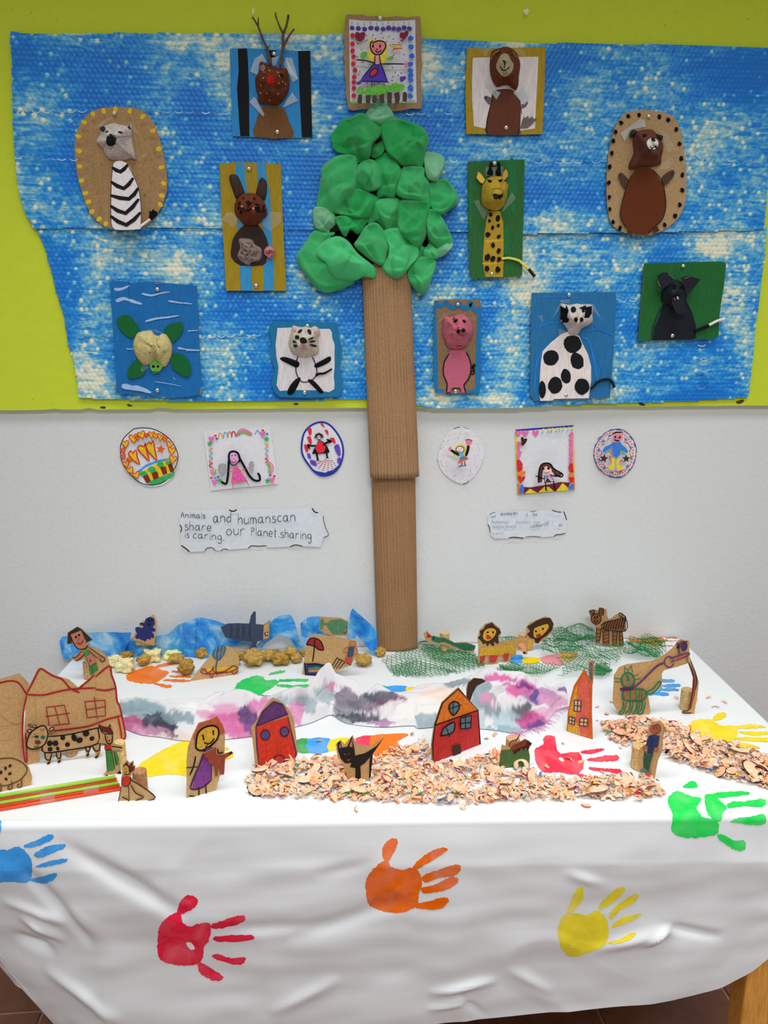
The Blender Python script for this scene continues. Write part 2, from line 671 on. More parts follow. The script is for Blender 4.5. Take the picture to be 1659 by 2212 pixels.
DEEP = [(130, 120, 90, 50, 0, .5), (230, 330, 60, 60, 0, .5), (420, 200, 40, 90, 0, .5), (1050, 200, 40, 90, 0, .3), (1220, 130, 120, 30, 0, .4),
        (960, 420, 60, 60, 0, .5), (1240, 430, 100, 30, 0, .6), (600, 540, 60, 60, 0, .6), (560, 650, 60, 60, 0, .5), (620, 830, 120, 30, 0, .4),
        (130, 640, 40, 90, 70, .5), (1000, 700, 60, 20, 0, .6), (1520, 850, 90, 30, -20, .7), (1420, 860, 80, 20, 0, .5), (1570, 760, 40, 40, 0, .6),
        (1600, 180, 60, 80, 0, .4), (760, 640, 40, 60, 0, .6), (400, 130, 60, 20, 0, .5), (660, 400, 50, 60, 0, .3), (160, 520, 40, 60, 10, .3)]


def sheet_paint_material():
    m = bpy.data.materials.new('painted_bubble_wrap')
    m.use_nodes = True
    nt = m.node_tree
    b = nt.nodes['Principled BSDF']
    at = nd(nt, 'ShaderNodeAttribute', attribute_name='paint')
    tc = nd(nt, 'ShaderNodeTexCoord')
    mp = nd(nt, 'ShaderNodeMapping')
    mp.inputs['Rotation'].default_value = (0, 0.45, 0)
    mp.inputs['Scale'].default_value = (2.2, 1, 8)
    nt.links.new(tc.outputs['Object'], mp.inputs['Vector'])
    no = nd(nt, 'ShaderNodeTexNoise')
    no.inputs['Scale'].default_value = 9
    no.inputs['Detail'].default_value = 8
    no.inputs['Roughness'].default_value = 0.68
    no.inputs['Distortion'].default_value = 1.2
    nt.links.new(mp.outputs[0], no.inputs['Vector'])
    ad = nd(nt, 'ShaderNodeMath', operation='ADD')
    nt.links.new(at.outputs['Fac'], ad.inputs[0])
    mr = nd(nt, 'ShaderNodeMapRange')
    mr.inputs[1].default_value, mr.inputs[2].default_value = 0.3, 0.7
    mr.inputs[3].default_value, mr.inputs[4].default_value = -0.34, 0.34
    nt.links.new(no.outputs[0], mr.inputs[0])
    nt.links.new(mr.outputs[0], ad.inputs[1])
    cr = nd(nt, 'ShaderNodeValToRGB')
    el = cr.color_ramp.elements
    el[0].position, el[0].color = 0.0, alb((8, 100, 180), ILLW)
    el[1].position, el[1].color = 1.0, alb((206, 206, 184), ILLW)
    for p, c in ((0.20, (8, 106, 188)), (0.40, (30, 124, 190)), (0.58, (76, 150, 190)), (0.76, (126, 172, 184)), (0.90, (164, 188, 180))):
        e = el.new(p)
        e.color = alb(c, ILLW)
    nt.links.new(ad.outputs[0], cr.inputs[0])
    nt.links.new(cr.outputs[0], b.inputs['Base Color'])
    b.inputs['Roughness'].default_value = 0.34
    b.inputs['Coat Weight'].default_value = 0.12
    b.inputs['Specular IOR Level'].default_value = 0.35
    b.inputs['Coat Roughness'].default_value = 0.15
    return m


SKYM = sheet_paint_material()


def project(p):
    q = CR.transposed() @ (p - CO)
    return IMG_W / 2 + F * q.x / -q.z, IMG_H / 2 - F * q.y / -q.z


def wrap_sheet(th, name, poly, off, seed):
    """a bubble wrap sheet: fine grid with a raised dome for every bubble, clipped to an outline"""
    W3 = [on_wall(x, y, off) for x, y in poly]
    x0, x1 = min(p.x for p in W3), max(p.x for p in W3)
    z0, z1 = min(p.z for p in W3), max(p.z for p in W3)
    st = 0.0029
    xs = np.arange(x0, x1 + st, st)
    zs = np.arange(z0, z1 + st, st)
    X, Z = np.meshgrid(xs, zs)
    pit = 0.0115
    # nearest bubble centre on a hexagonal lattice
    rh = pit * 0.866
    r0 = np.floor(Z / rh)
    best = np.full(X.shape, 9.0)
    bid = np.zeros(X.shape)
    for dr in (0, 1):
        r = r0 + dr
        sh = (r % 2) * 0.5 * pit
        cx = np.round((X - sh) / pit) * pit + sh
        dd = np.hypot(X - cx, Z - r * rh)
        hsh = np.modf(np.abs(np.sin(np.round(cx / pit * 2) * 12.9898 + r * 78.233 + seed) * 43758.5453))[0]
        bid = np.where(dd < best, hsh, bid)
        best = np.minimum(best, dd)
    bub = np.sqrt(np.clip(1 - (best / (pit * 0.47)) ** 2, 0, 1)) * 0.0026
    rs = np.random.RandomState(seed)
    und = np.zeros_like(X)
    for k in range(8):
        a, b, c = rs.uniform(-9, 9), rs.uniform(-9, 9), rs.uniform(0, 6)
        und += 0.0007 * np.sin(a * X + b * Z + c)
    Y = -off - bub - und
    # paint density in the photograph's broad strokes
    R = np.array(CR.transposed())
    q = np.stack([X - CO.x, np.full_like(X, -off) - CO.y, Z - CO.z], -1) @ R.T
    PX, PY = IMG_W / 2 + F * q[..., 0] / -q[..., 2], IMG_H / 2 - F * q[..., 1] / -q[..., 2]
    Pd = np.full(X.shape, 0.37)
    for k in range(14):
        a, b, c = rs.uniform(-40, 40), rs.uniform(-40, 40), rs.uniform(0, 6)
        Pd += 0.05 * np.sin(a * X + b * Z + c + 1.5 * np.sin(7 * X + c))
    for lst, sg in ((LIGHT, 1), (DEEP, -1)):
        for x, y, rx, ry, an, am in lst:
            ca, sa = math.cos(math.radians(an)), math.sin(math.radians(an))
            dx, dy = PX - x, PY - y
            u, v = (dx * ca + dy * sa) / rx, (-dx * sa + dy * ca) / ry
            Pd += sg * am * np.exp(-(u * u + v * v) * 1.1) * (0.6 if sg < 0 else 0.34)
    # paint tone varies from bubble to bubble; sparkles painted into the palest tops
    top = bub / 0.0026
    Pd += (bid - 0.42) * 0.42 * top * (0.5 + Pd)
    Pd += np.where(bid > 0.93, 0.35, 0) * top
    P2 = [(p.x, p.z) for p in W3]
    cxs, czs = X[:-1, :-1] + st / 2, Z[:-1, :-1] + st / 2
    jx = cxs + rs.uniform(-1, 1, cxs.shape) * 0.001
    ins = np.zeros(cxs.shape, bool)
    j = len(P2) - 1
    for i in range(len(P2)):
        xi, yi = P2[i]
        xj, yj = P2[j]
        if yi != yj:
            cnd = ((yi > czs) != (yj > czs)) & (jx < (xj - xi) * (czs - yi) / (yj - yi) + xi)
            ins ^= cnd
        j = i
    nz, nx = X.shape
    idx = np.arange(nz * nx).reshape(nz, nx)
    fc = np.stack([idx[:-1, :-1][ins], idx[:-1, 1:][ins], idx[1:, 1:][ins], idx[1:, :-1][ins]], -1)
    used = np.unique(fc)
    remap = np.full(nz * nx, -1)
    remap[used] = np.arange(len(used))
    fc = remap[fc]
    co = np.stack([X.ravel()[used] - th.loc.x, Y.ravel()[used] - th.loc.y, Z.ravel()[used] - th.loc.z], -1).astype(np.float32)
    me = bpy.data.meshes.new(name)
    me.vertices.add(len(co))
    me.vertices.foreach_set('co', co.ravel())
    me.loops.add(fc.size)
    me.loops.foreach_set('vertex_index', fc.ravel().astype(np.int32))
    me.polygons.add(len(fc))
    me.polygons.foreach_set('loop_start', np.arange(0, fc.size, 4, dtype=np.int32))
    me.polygons.foreach_set('loop_total', np.full(len(fc), 4, np.int32))
    me.polygons.foreach_set('use_smooth', np.ones(len(fc), bool))
    me.update(calc_edges=True)
    at = me.attributes.new('paint', 'FLOAT', 'POINT')
    at.data.foreach_set('value', Pd.ravel()[used].astype(np.float32))
    me.materials.append(SKYM)
    o = bpy.data.objects.new(name, me)
    COL.objects.link(o)
    o.parent = th.e
    return o


def perforation(th, runs, off):
    """scalloped tear lines running across a sheet: short raised plastic loops"""
    cv = Canvas(th, wall_plane(off + 0.0035), kind='plastic')
    for (x0, y0, x1, y1) in runs:
        n = int(math.hypot(x1 - x0, y1 - y0) / 20)
        for i in range(n):
            t = (i + RND.uniform(.2, .6)) / n
            x, y = x0 + (x1 - x0) * t, y0 + (y1 - y0) * t
            p = [(x + 8 * math.cos(a), y + 4.5 * math.sin(a) - 2) for a in (0.1, .8, 1.57, 2.4, 3.0)]
            cv.line('perforation_seam', RND.choice([(170, 200, 214), (205, 216, 214), (20, 70, 130), (30, 90, 150), (110, 160, 195)]), p, RND.uniform(1.0, 1.7), False, 2)
            if RND.random() < .6:
                cv.line('perforation_seam', (20, 75, 140), [(x + 8, y), (x + 19, y + RND.uniform(-1, 1))], 1.0, False, 0)
    cv.done()


lo = on_wall(880, 860, OS)
th = Thing('bubble_wrap_sheet', 'lower blue painted bubble wrap sheet pinned below the other one', 'bubble wrap', lo)
wrap_sheet(th, 'sheet', [(75, 484), (500, 487), (900, 492), (1300, 496), (1656, 494), (1650, 560), (1640, 640), (1632, 700), (1626, 780), (1616, 858),
                         (1500, 866), (1300, 872), (1120, 880), (940, 882), (900, 876), (870, 862), (600, 865), (380, 866), (171, 860), (168, 830), (156, 766), (147, 744),
                         (140, 690), (122, 632), (106, 570), (96, 535)], OS - 0.003, 2)
perforation(th, [(165, 727, 245, 727), (430, 728, 590, 722), (745, 712, 790, 705), (1040, 660, 1140, 656), (1330, 650, 1385, 648), (1560, 643, 1640, 640)], OS - 0.003)
perforation(th, [(1516, 740, 1512, 790), (1522, 770, 1520, 840), (1510, 800, 1516, 850)], OS - 0.003)
lo = on_wall(880, 495, OS)
th = Thing('bubble_wrap_sheet', 'upper blue painted bubble wrap sheet forming the sky', 'bubble wrap', lo)
wrap_sheet(th, 'sheet', [(22, 68), (70, 76), (240, 72), (400, 72), (560, 73), (760, 76), (905, 84), (1100, 90), (1300, 95), (1480, 97), (1659, 103), (1680, 104), (1672, 250),
                         (1662, 360), (1657, 430), (1650, 497), (1500, 500), (1300, 503), (1120, 505), (900, 497), (700, 498), (500, 494), (300, 490), (180, 493), (72, 494), (60, 470), (50, 450), (42, 420),
                         (36, 380), (30, 300), (28, 240), (27, 150), (24, 90)], OS + 0.003, 4)
perforation(th, [(30, 242, 190, 240), (315, 240, 500, 244), (860, 246, 1000, 244), (30, 340, 170, 345), (955, 348, 1015, 346), (1135, 350, 1320, 350), (1480, 346, 1655, 346)], OS + 0.003)
cv = Canvas(th, wall_plane(OS + 0.007), kind='metal')
for a in [(65, 117, 69, 133), (90, 483, 92, 495), (1633, 462, 1633, 476), (1225, 100, 1228, 118), (70, 120, 68, 112)]:
    cv.line('staple', (120, 120, 120), [a[:2], a[2:]], 1.6, False, 0)
cv.done()

# ---------------------------------------------------------------- table and paper cloth
tc_ = TF @ Vector(((XL + XR) / 2, YF / 2, 0))
tb = Thing('table', 'light wooden table under the white paper', 'table', tc_)
WOODM = mat((196, 140, 62), 'wood', 0.5)
V = [Vector((x, y, z)) for z in (HT - 0.03, HT - 0.0015) for x, y in ((XL + .006, YF + .006), (XR - .006, YF + .006), (XR - .006, XR * TW - .01), (XL + .006, XL * TW - .01))]
Fc = [(0, 3, 2, 1), (4, 5, 6, 7), (0, 1, 5, 4), (1, 2, 6, 5), (2, 3, 7, 6), (3, 0, 4, 7)]
bevel_obj(tb.part('table_top', [TF @ v for v in V], Fc, WOODM), 0.004)
for x in (XL + .17, XR - 0.115):
    for y in (YF + .10, -0.12):
        V, Fc = box_geo(x, x + .055, y - .0275, y + .0275, 0.0, HT - .03)
        bevel_obj(tb.part('leg', [TF @ v for v in V], Fc, WOODM), 0.004)
for y in (YF + .10, -0.12):
    V, Fc = box_geo(XL + .116, XR - .116, y - .011, y + .011, HT - .10, HT - .03)
    tb.part('apron', [TF @ v for v in V], Fc, WOODM)

# drop of the paper along the front, read from its lower edge
EDGE = [(-260, 2310), (200, 2290), (500, 2255), (880, 2213), (1100, 2197), (1230, 2185), (1400, 2163), (1550, 2128), (1620, 2095), (1700, 2040), (1800, 1960)]
fpw = Plane(TF @ Vector((0, YF - 0.012, 0)), TF @ Vector((0, -1, 0)))
fp = lambda x, y: TI @ fpw(x, y)
DROP = sorted([(fp(x, y).x, HT - fp(x, y).z) for x, y in EDGE])
cl = Thing('paper_tablecloth', 'white paper tablecloth printed with colourful handprints', 'tablecloth', TF @ Vector(((XL + XR) / 2, YF / 2, HT)))
RC = 0.03          # plan radius of the corners
path = []           # perimeter of the table: point, outward normal
for k in range(40):
    path.append((Vector((XL, XL * TW - 0.004 + (YF + RC + 0.004 - XL * TW) * k / 40, 0)), Vector((-1, 0, 0))))
for k in range(9):
    a = math.pi + math.pi / 2 * k / 8
    path.append((Vector((XL + RC + RC * math.cos(a), YF + RC + RC * math.sin(a), 0)), Vector((math.cos(a), math.sin(a), 0))))
nfr = 240
for k in range(1, nfr):
    path.append((Vector((XL + RC + (XR - XL - 2 * RC) * k / nfr, YF, 0)), Vector((0, -1, 0))))
for k in range(9):
    a = 1.5 * math.pi + math.pi / 2 * k / 8
    path.append((Vector((XR - RC + RC * math.cos(a), YF + RC + RC * math.sin(a), 0)), Vector((math.cos(a), math.sin(a), 0))))
for k in range(1, 41):
    path.append((Vector((XR, YF + RC - (YF + RC + 0.004 - XR * TW) * k / 40, 0)), Vector((1, 0, 0))))
NV = 90
re = 0.013          # roll over the table edge


def crumple(p):
    a = noise.fractal(p * 3.1, 0.9, 2.0, 3) * 0.007
    q = Vector((p.x * 2.2 + p.z * 2.6, p.y, p.z * 7.5 - p.x * 1.2))
    a += noise.fractal(q, 0.8, 2.0, 3) * 0.0045
    r = 1 - abs(noise.noise(p * 6.0 + Vector((4, 1, 9)))) * 2
    a += max(0, r - 0.55) * 0.010 * max(0.0, noise.noise(p * 2.0 + Vector((9, 9, 9))) + 0.25)
    return a


FOLDS = [  # soft diagonal folds in the hanging paper: two pixels, width, height
    ((130, 1815), (390, 1960), 0.014, -0.016), ((60, 1880), (185, 2030), 0.012, -0.015), ((0, 2035), (70, 2060), 0.012, -0.022),
    ((30, 1985), (110, 2030), 0.010, 0.016), ((0, 1950), (120, 1985), 0.010, 0.010), ((440, 2000), (700, 1985), 0.012, -0.008), ((640, 2010), (860, 1940), 0.014, -0.009),
    ((940, 2130), (1060, 2110), 0.008, 0.012), ((930, 2165), (1010, 2150), 0.006, 0.010), ((990, 2140), (1040, 2180), 0.005, -0.008), ((600, 2170), (720, 2110), 0.012, 0.010), ((1290, 2040), (1440, 2000), 0.012, 0.012), ((1430, 1992), (1540, 2010), 0.008, -0.010),
    ((1390, 2030), (1440, 1995), 0.006, 0.014), ((1110, 2090), (1180, 2130), 0.010, 0.009), ((1230, 1880), (1290, 1900), 0.010, 0.008), ((250, 2190), (60, 2110), 0.014, 0.012),
    ((450, 1790), (560, 1796), 0.006, -0.006), ((700, 1880), (800, 1860), 0.012, -0.006)]
FW = [(fp(*a), fp(*b), wd, am) for a, b, wd, am in FOLDS]


def drape(i, v):
    """a point of the hanging paper; v runs 0..1 from the table edge to the lower hem"""
    P, N = path[i]
    if N.y < -0.2:
        L = interp(DROP, P.x)
    else:
        L = 0.30
    if N.x > 0.05:
        L = 0.24 * N.x + interp(DROP, XR) * (1 - N.x)
    if N.x < -0.05:
        L = 0.36
    arc = re * math.pi / 2
    d = v * L
    if d < arc:
        a = d / re
        return P + N * (re * math.sin(a) - re * 0.2) + Vector((0, 0, HT + 0.001 - re * (1 - math.cos(a))))
    dn = d - arc
    z = HT + 0.001 - re - dn
    q = P + N * (re * 0.8) + Vector((0, 0, z))
    g = min(1.0, dn / 0.07)
    amp = crumple(q) * g
    for a, b, wd, am in FW:
        ab = Vector((b.x - a.x, 0, b.z - a.z))
        aq = Vector((q.x - a.x, 0, q.z - a.z))
        t = max(0.0, min(1.0, aq.dot(ab) / ab.dot(ab)))
        dd = (aq - ab * t).length
        if dd < wd * 3:
            amp += 0.7 * am * math.exp(-(dd / wd) ** 2) * g * (0.4 + 0.6 * math.sin(math.pi * min(1, max(0, t))))
    q += N * (amp + 0.012 * g)
    # the paper is pulled in under itself towards the left hand corner
    wl = max(0.0, 1 - (P.x - XL) / 0.28) * max(0.0, 1 - (P.y - YF) / 0.3)
    q.x += 0.17 * wl * (dn / 0.45) ** 1.6
    q.y += 0.05 * wl * (dn / 0.45)
    wr = max(0.0, 1 - (XR - P.x) / 0.18)
    q.x -= 0.05 * wr * (dn / 0.45)
    return q


CV, CF = [], []
npth = len(path)
for v in range(NV + 1):
    t = v / NV
    t = t ** 1.25
    for i in range(npth):
        CV.append(drape(i, t))
for v in range(NV):
    for i in range(npth - 1):
        a = v * npth + i
        CF.append((a, a + npth, a + npth + 1, a + 1))
# the top: a fine grid with faint swells, joined to the edge
nx, ny = 150, 70
k0 = len(CV)
for j in range(ny + 1):
    for i in range(nx + 1):
        x = XL + 0.002 + (XR - XL - 0.004) * i / nx
        y = YF + 0.002 + (x * TW - 0.006 - YF) * j / ny
        e = min(1, min(i, nx - i, j) / 4)
        z = HT + 0.0012 + e * (0.0010 + 0.0012 * noise.noise(Vector((x * 6, y * 9, 3))))
        CV.append(Vector((x, y, z)))
for j in range(ny):
    for i in range(nx):
        a = k0 + j * (nx + 1) + i
        CF.append((a, a + 1, a + nx + 2, a + nx + 1))

CV = [TF @ v for v in CV]


def cloth_material():
    m = bpy.data.materials.new('white_roll_paper')
    m.use_nodes = True
    nt = m.node_tree
    b = nt.nodes['Principled BSDF']
    b.inputs['Base Color'].default_value = (0.80, 0.83, 0.852, 1)
    b.inputs['Roughness'].default_value = 0.62
    tc = nd(nt, 'ShaderNodeTexCoord')
    mp = nd(nt, 'ShaderNodeMapping')
    mp.inputs['Scale'].default_value = (6, 60, 260)
    nt.links.new(tc.outputs['Object'], mp.inputs['Vector'])
    no = nd(nt, 'ShaderNodeTexNoise')
    no.inputs['Scale'].default_value = 3
    no.inputs['Detail'].default_value = 4
    nt.links.new(mp.outputs[0], no.inputs['Vector'])
    bp = nd(nt, 'ShaderNodeBump')
    bp.inputs['Strength'].default_value = 0.10
    bp.inputs['Distance'].default_value = 0.001
    nt.links.new(no.outputs[0], bp.inputs['Height'])
    nt.links.new(bp.outputs[0], b.inputs['Normal'])
    return m


cl.part('paper', CV, CF, cloth_material(), smooth=True)
bv = BVHTree.FromPolygons([tuple(v) for v in CV], CF)


def on_cloth(px, py, lift=0.0):
    d = ray(px, py)
    h = bv.ray_cast(CO, d)
    if h[0] is None:
        q = on_table(px, py)
        return Vector((q.x, min(q.y, -0.008), HT + 0.004))
    n = h[1] if h[1].dot(d) < 0 else -h[1]
    return h[0] + n * (lift + 0.0006)


def handprint(crop, col, label, palm, fingers, holes=(), kind='hand', ill=ILLT):
    cv = Canvas(cl, on_cloth, crop, kind, ill, flat=False, base=0.0, step=0.00004, rings=10, joined=('handprint',))
    pal = palm if isinstance(palm, list) else [palm]
    for p in pal + list(fingers):
        q = smooth_pts([tuple(map(float, a.split(','))) for a in p.split()], True, 9)
        k = 2.0 / crop.k
        q = [(x + k * (noise.noise(Vector((x * crop.k * .22, y * crop.k * .22, 3))) + .7 * noise.noise(Vector((x * crop.k * .7, y * crop.k * .7, 8)))),
              y + k * (noise.noise(Vector((x * crop.k * .22, y * crop.k * .22, 13))) + .7 * noise.noise(Vector((x * crop.k * .7, y * crop.k * .7, 18))))) for x, y in q]
        cv.fill('handprint', col, q)
    for h in holes:
        cv.fill('handprint', (250, 250, 250), h, 2, 'paper')
    r = cv.done()
    r['handprint']['label'] = label


A3, A4, A5, A6, A7, A8 = Crop(110, 1290, 480), Crop(400, 1290, 840), Crop(880, 1290, 1210), Crop(1180, 1290, 1560), Crop(0, 1420, 360), Crop(230, 1440, 680)
G1, G2, G3, G4, G5, G6 = Crop(620, 1440, 1120), Crop(1030, 1420, 1400), Crop(1270, 1480, 1659), Crop(0, 1740, 600), Crop(600, 1740, 1100), Crop(1100, 1740, 1659)
OR, GR, YE, RE, BL = (250, 128, 38), (42, 190, 92), (252, 226, 30), (238, 50, 78), (58, 150, 225)
handprint(A3, OR, 'orange handprint beside the sponge pieces', '730,775 760,735 880,690 1000,665 1050,700 1135,720 1130,750 1080,790 1000,835 870,835 760,815',
          ['1030,660 1130,635 1200,650 1100,675 1030,685', '1145,765 1240,758 1350,765 1340,782 1200,778', '1080,805 1200,795 1335,805 1330,822 1180,820',
           '985,835 1080,845 1170,855 1165,875 1110,880 1020,850', '1170,720 1240,712 1240,730 1190,732'])
handprint(A8, GR, 'green handprint behind the scarf', '1020,180 1060,120 1160,80 1240,75 1270,110 1340,105 1370,125 1330,160 1240,215 1160,225 1040,205',
          ['1290,65 1340,40 1415,32 1410,48 1330,65', '1375,108 1480,100 1600,103 1590,120 1480,118 1380,122', '1365,145 1480,150 1620,145 1615,165 1500,170 1370,160',
           '1440,185 1560,187 1560,198 1450,197', '1200,225 1280,230 1350,240 1340,250 1260,245'])
handprint(A8, YE, 'yellow handprint behind the girl in the purple dress', '265,780 400,690 530,625 640,590 720,600 740,680 700,800 640,870 560,860 420,865 330,880 270,830',
          ['930,645 975,650 970,665 930,665', '940,690 1010,690 1005,720 950,740'])
handprint(G2, RE, 'red handprint between the shavings', '560,900 600,870 640,840 650,780 700,755 760,780 740,830 780,900 820,940 880,930 990,925 1020,990 1030,1070 980,1130 900,1135 800,1115 640,1110 570,1010',
          ['1000,920 1100,895 1220,885 1215,910 1090,940', '1070,985 1130,980 1240,955 1365,955 1365,1000 1240,1010 1090,1005', '1085,1070 1140,1070 1280,1080 1395,1090 1390,1130 1260,1110 1110,1095',
           '970,1135 1060,1140 1160,1190 1140,1215 1040,1180'], ['790,980 820,972 845,1000 835,1015 805,1000'])
handprint(G3, YE, 'yellow handprint near the right edge of the table', '920,390 960,335 1060,315 1150,320 1220,370 1350,380 1380,430 1340,520 1200,510 1080,490 960,440',
          ['1150,300 1200,260 1260,255 1280,285 1240,315 1170,325', '1355,385 1500,360 1640,385 1540,400 1380,405', '1390,430 1500,430 1700,430 1700,455 1480,460',
           '1340,490 1480,480 1700,490 1700,520 1480,520', '1300,530 1440,535 1575,570 1560,585 1400,570'])
handprint(A6, (60, 145, 210), 'blue handprint behind the cat on a lead', '900,850 960,800 1060,810 1090,870 1040,920 950,920', ['1090,780 1150,775 1215,785 1200,800 1100,805', '1090,835 1180,820 1265,830 1240,850 1130,850',
          '1070,870 1150,860 1250,870 1230,885 1090,885', '1020,905 1090,897 1155,910 1140,930 1040,925'])
handprint(A6, OR, 'orange handprint behind the tiger', '780,380 830,350 940,350 1060,355 1105,410 1060,460 950,450 800,420',
          ['1085,355 1150,340 1205,340 1180,355', '1125,385 1190,377 1245,390', '1110,415 1180,410 1250,415', '1085,460 1150,455 1220,465'])
handprint(A5, (230, 70, 100), 'red handprint behind the snake', '475,415 620,415 720,420 690,480 600,490 480,450', ['740,415 780,415 780,425 745,425'])
handprint(G4, BL, 'blue handprint hanging at the left', '-140,300 -60,255 40,265 100,245 150,270 190,340 175,450 60,455 -60,455 -130,400', ['145,240 220,205 300,170 320,185 290,215 190,250', '205,290 290,240 380,230 385,250 320,280 240,310',
          '210,365 300,330 400,318 380,340 270,365', '175,440 260,420 330,402 340,415 310,450 240,462', '-30,170 -20,90 4,95 6,140 -8,200'], ill=0.60)
handprint(G4, (216, 32, 64), 'red handprint on the hanging paper', ['945,770 960,710 1010,660 1075,635 1085,690 1130,720 1190,705 1255,705 1250,800 1220,840 1215,890 1190,940 1110,955 1000,940 945,890'],
          ['1060,645 1080,570 1130,532 1180,560 1165,605 1095,645', '1260,715 1330,685 1440,655 1465,670 1440,700 1300,735', '1280,785 1400,772 1505,775 1500,803 1310,812', '1265,895 1300,885 1380,910 1460,905 1460,935 1410,950 1300,920',
           '1185,945 1220,945 1320,1010 1330,1030 1290,1048 1200,1005'], ['1110,820 1140,815 1165,850 1140,860'], ill=0.60)
handprint(G5, (244, 108, 8), 'orange handprint in the middle of the hanging paper', '630,570 650,500 720,420 790,390 800,430 880,460 960,445 1010,470 1035,560 1010,640 1000,710 930,755 850,768 740,750 650,700',
          ['755,375 750,310 780,260 830,232 860,255 840,320 790,400', '965,450 1010,390 1110,320 1190,300 1212,320 1120,385 1010,450', '1030,515 1090,480 1220,435 1290,422 1312,450 1270,500 1150,520 1060,550',
           '1030,590 1110,570 1230,515 1280,515 1290,550 1210,600 1060,628', '975,710 1080,685 1180,655 1225,675 1190,725 1130,745 1010,735'], ill=0.60)
handprint(G6, (243, 226, 56), 'yellow handprint on the hanging paper', '315,820 330,730 370,690 440,690 500,700 560,670 620,720 635,790 625,880 560,920 410,968 340,920',
          ['400,600 430,540 465,522 475,590 440,640 410,670 370,690', '570,660 600,610 690,530 745,530 700,590 620,650', '640,710 680,650 790,572 830,575 790,630 690,680 660,722', '655,775 720,720 820,695 850,690 800,730 700,770',
           '630,875 680,870 780,815 812,825 760,865 670,885'], ill=0.60)
handprint(G3, (24, 180, 72), 'green handprint wrapping over the table edge', ['735,1060 790,990 850,985 940,1020 1045,1050 1000,1120 1040,1200 1060,1220 1190,1260 1205,1340 1150,1385 950,1405 840,1390 770,1330 780,1200',
          '1075,1030 1110,1005 1170,1015 1220,1070 1280,1130 1240,1180 1225,1250 1150,1240 1090,1150'],
          ['880,930 960,883 1010,925 980,950 900,948', '1165,1000 1300,985 1450,980 1495,1000 1440,1015 1210,1040', '1285,1105 1340,1075 1430,1075 1600,1050 1645,1080 1600,1125 1440,1115 1310,1135',
           '1310,1255 1370,1225 1470,1215 1590,1190 1635,1200 1625,1280 1500,1285 1330,1260', '1190,1375 1260,1380 1350,1430 1440,1430 1450,1500 1400,1525 1330,1500 1210,1420'], ill=0.66)


def rainbow(crop, bits, label):
    cv = Canvas(cl, on_cloth, crop, 'hand', ILLT, flat=False, base=0.0, step=0.00004, rings=6, joined=('rainbow_print',))
    for c, p in bits:
        cv.fill('rainbow_print', c, p, 2)
    cv.done()['rainbow_print']['label'] = label


rainbow(G1, [((40, 150, 70), '60,530 150,515 170,560 165,620 60,610'), (BL, '145,520 300,515 320,560 290,615 160,620'), (YE, '305,530 440,510 430,570 300,610'),
             ((235, 60, 90), '490,515 620,495 620,560 530,600'), (OR, '600,500 720,485 840,480 870,495 790,540 820,600 740,650 640,650 600,590')], 'rainbow coloured print behind the black cat')
rainbow(G1, [(GR, '610,180 640,140 710,140 730,200 640,205'), (BL, '705,145 855,140 860,180 740,215'), (YE, '855,148 930,150 925,165 860,180')], 'rainbow coloured print behind the scarf')
rainbow(A5, [(BL, '1110,640 1240,630 1255,715 1110,715'), (YE, '1265,660 1430,660 1420,720 1260,720'), ((240, 150, 165), '1440,660 1600,620 1680,630 1690,740 1500,720'), ((245, 185, 110), '1640,620 1720,590 1850,600 1800,690 1690,700')], 'rainbow coloured print under the green net')

# ================================================================ pictures on the wall
OC = 0.0375         # front of the cards on the bubble wrap
KRAFT = (146, 116, 80)
BLK = (10, 10, 14)
CARDEDGE = mat((120, 92, 62), 'kraft')
TAPEM = mat((225, 235, 240), 'tape')
CLEAR = mat((225, 230, 225), 'cleartape')
PINS = mat((235, 232, 222), 'metal', 1.0)


def pin(px, py, where, what, off=OC):
    p = on_wall(px, py, off)
    prof = [(0.0, 0.0052), (0.0022, 0.0049), (0.0040, 0.0040), (0.0052, 0.0024), (0.0056, 0.0008), (0.0052, 0.0002)]
    V, Fc = [p + Vector((0, -prof[0][1], 0))], []
    n = 14
    for r, h in prof[1:]:
        for k in range(n):
            a = 2 * math.pi * k / n
            V.append(p + Vector((r * math.cos(a), -h, r * math.sin(a))))
    for k in range(n):
        q = (k + 1) % n
        Fc.append((0, 1 + q, 1 + k))
        for r in range(len(prof) - 2):
            a = 1 + r * n
            Fc.append((a + k, a + q, a + n + q, a + n + k))
    # the spike through the card
    V2, F2 = tube_geo([p + Vector((0, -0.0005, 0)), p + Vector((0, 0.012, 0))], [0.0007, 0.0003], 5)
    V, Fc = join((V, Fc), (V2, F2))
    o = mesh_obj('push_pin', V, Fc, PINS, loc=p, smooth=True)
    o.location = p
    tag(o, 'round silver push pin at the %s of the %s' % (where, what), 'push pin', 'silver push pins')


def wcard(name, label, crop, outline, col, kind='paint', sm=0, off=OC, thick=0.003, edge=None, cat='picture', ill=ILLW):
    pts = crop(outline)
    if sm:
        pts = smooth_pts(pts, True, sm)
    pl = wall_plane(off)
    low = max(pts, key=lambda p: p[1])
    th = Thing(name, label, cat, on_wall(sum(p[0] for p in pts) / len(pts), low[1], off - thick))
    slab(th, 'card', pts, pl, thick, mat(col, kind, ill), edge or CARDEDGE)
    return th, Canvas(th, pl, crop, kind, ill)


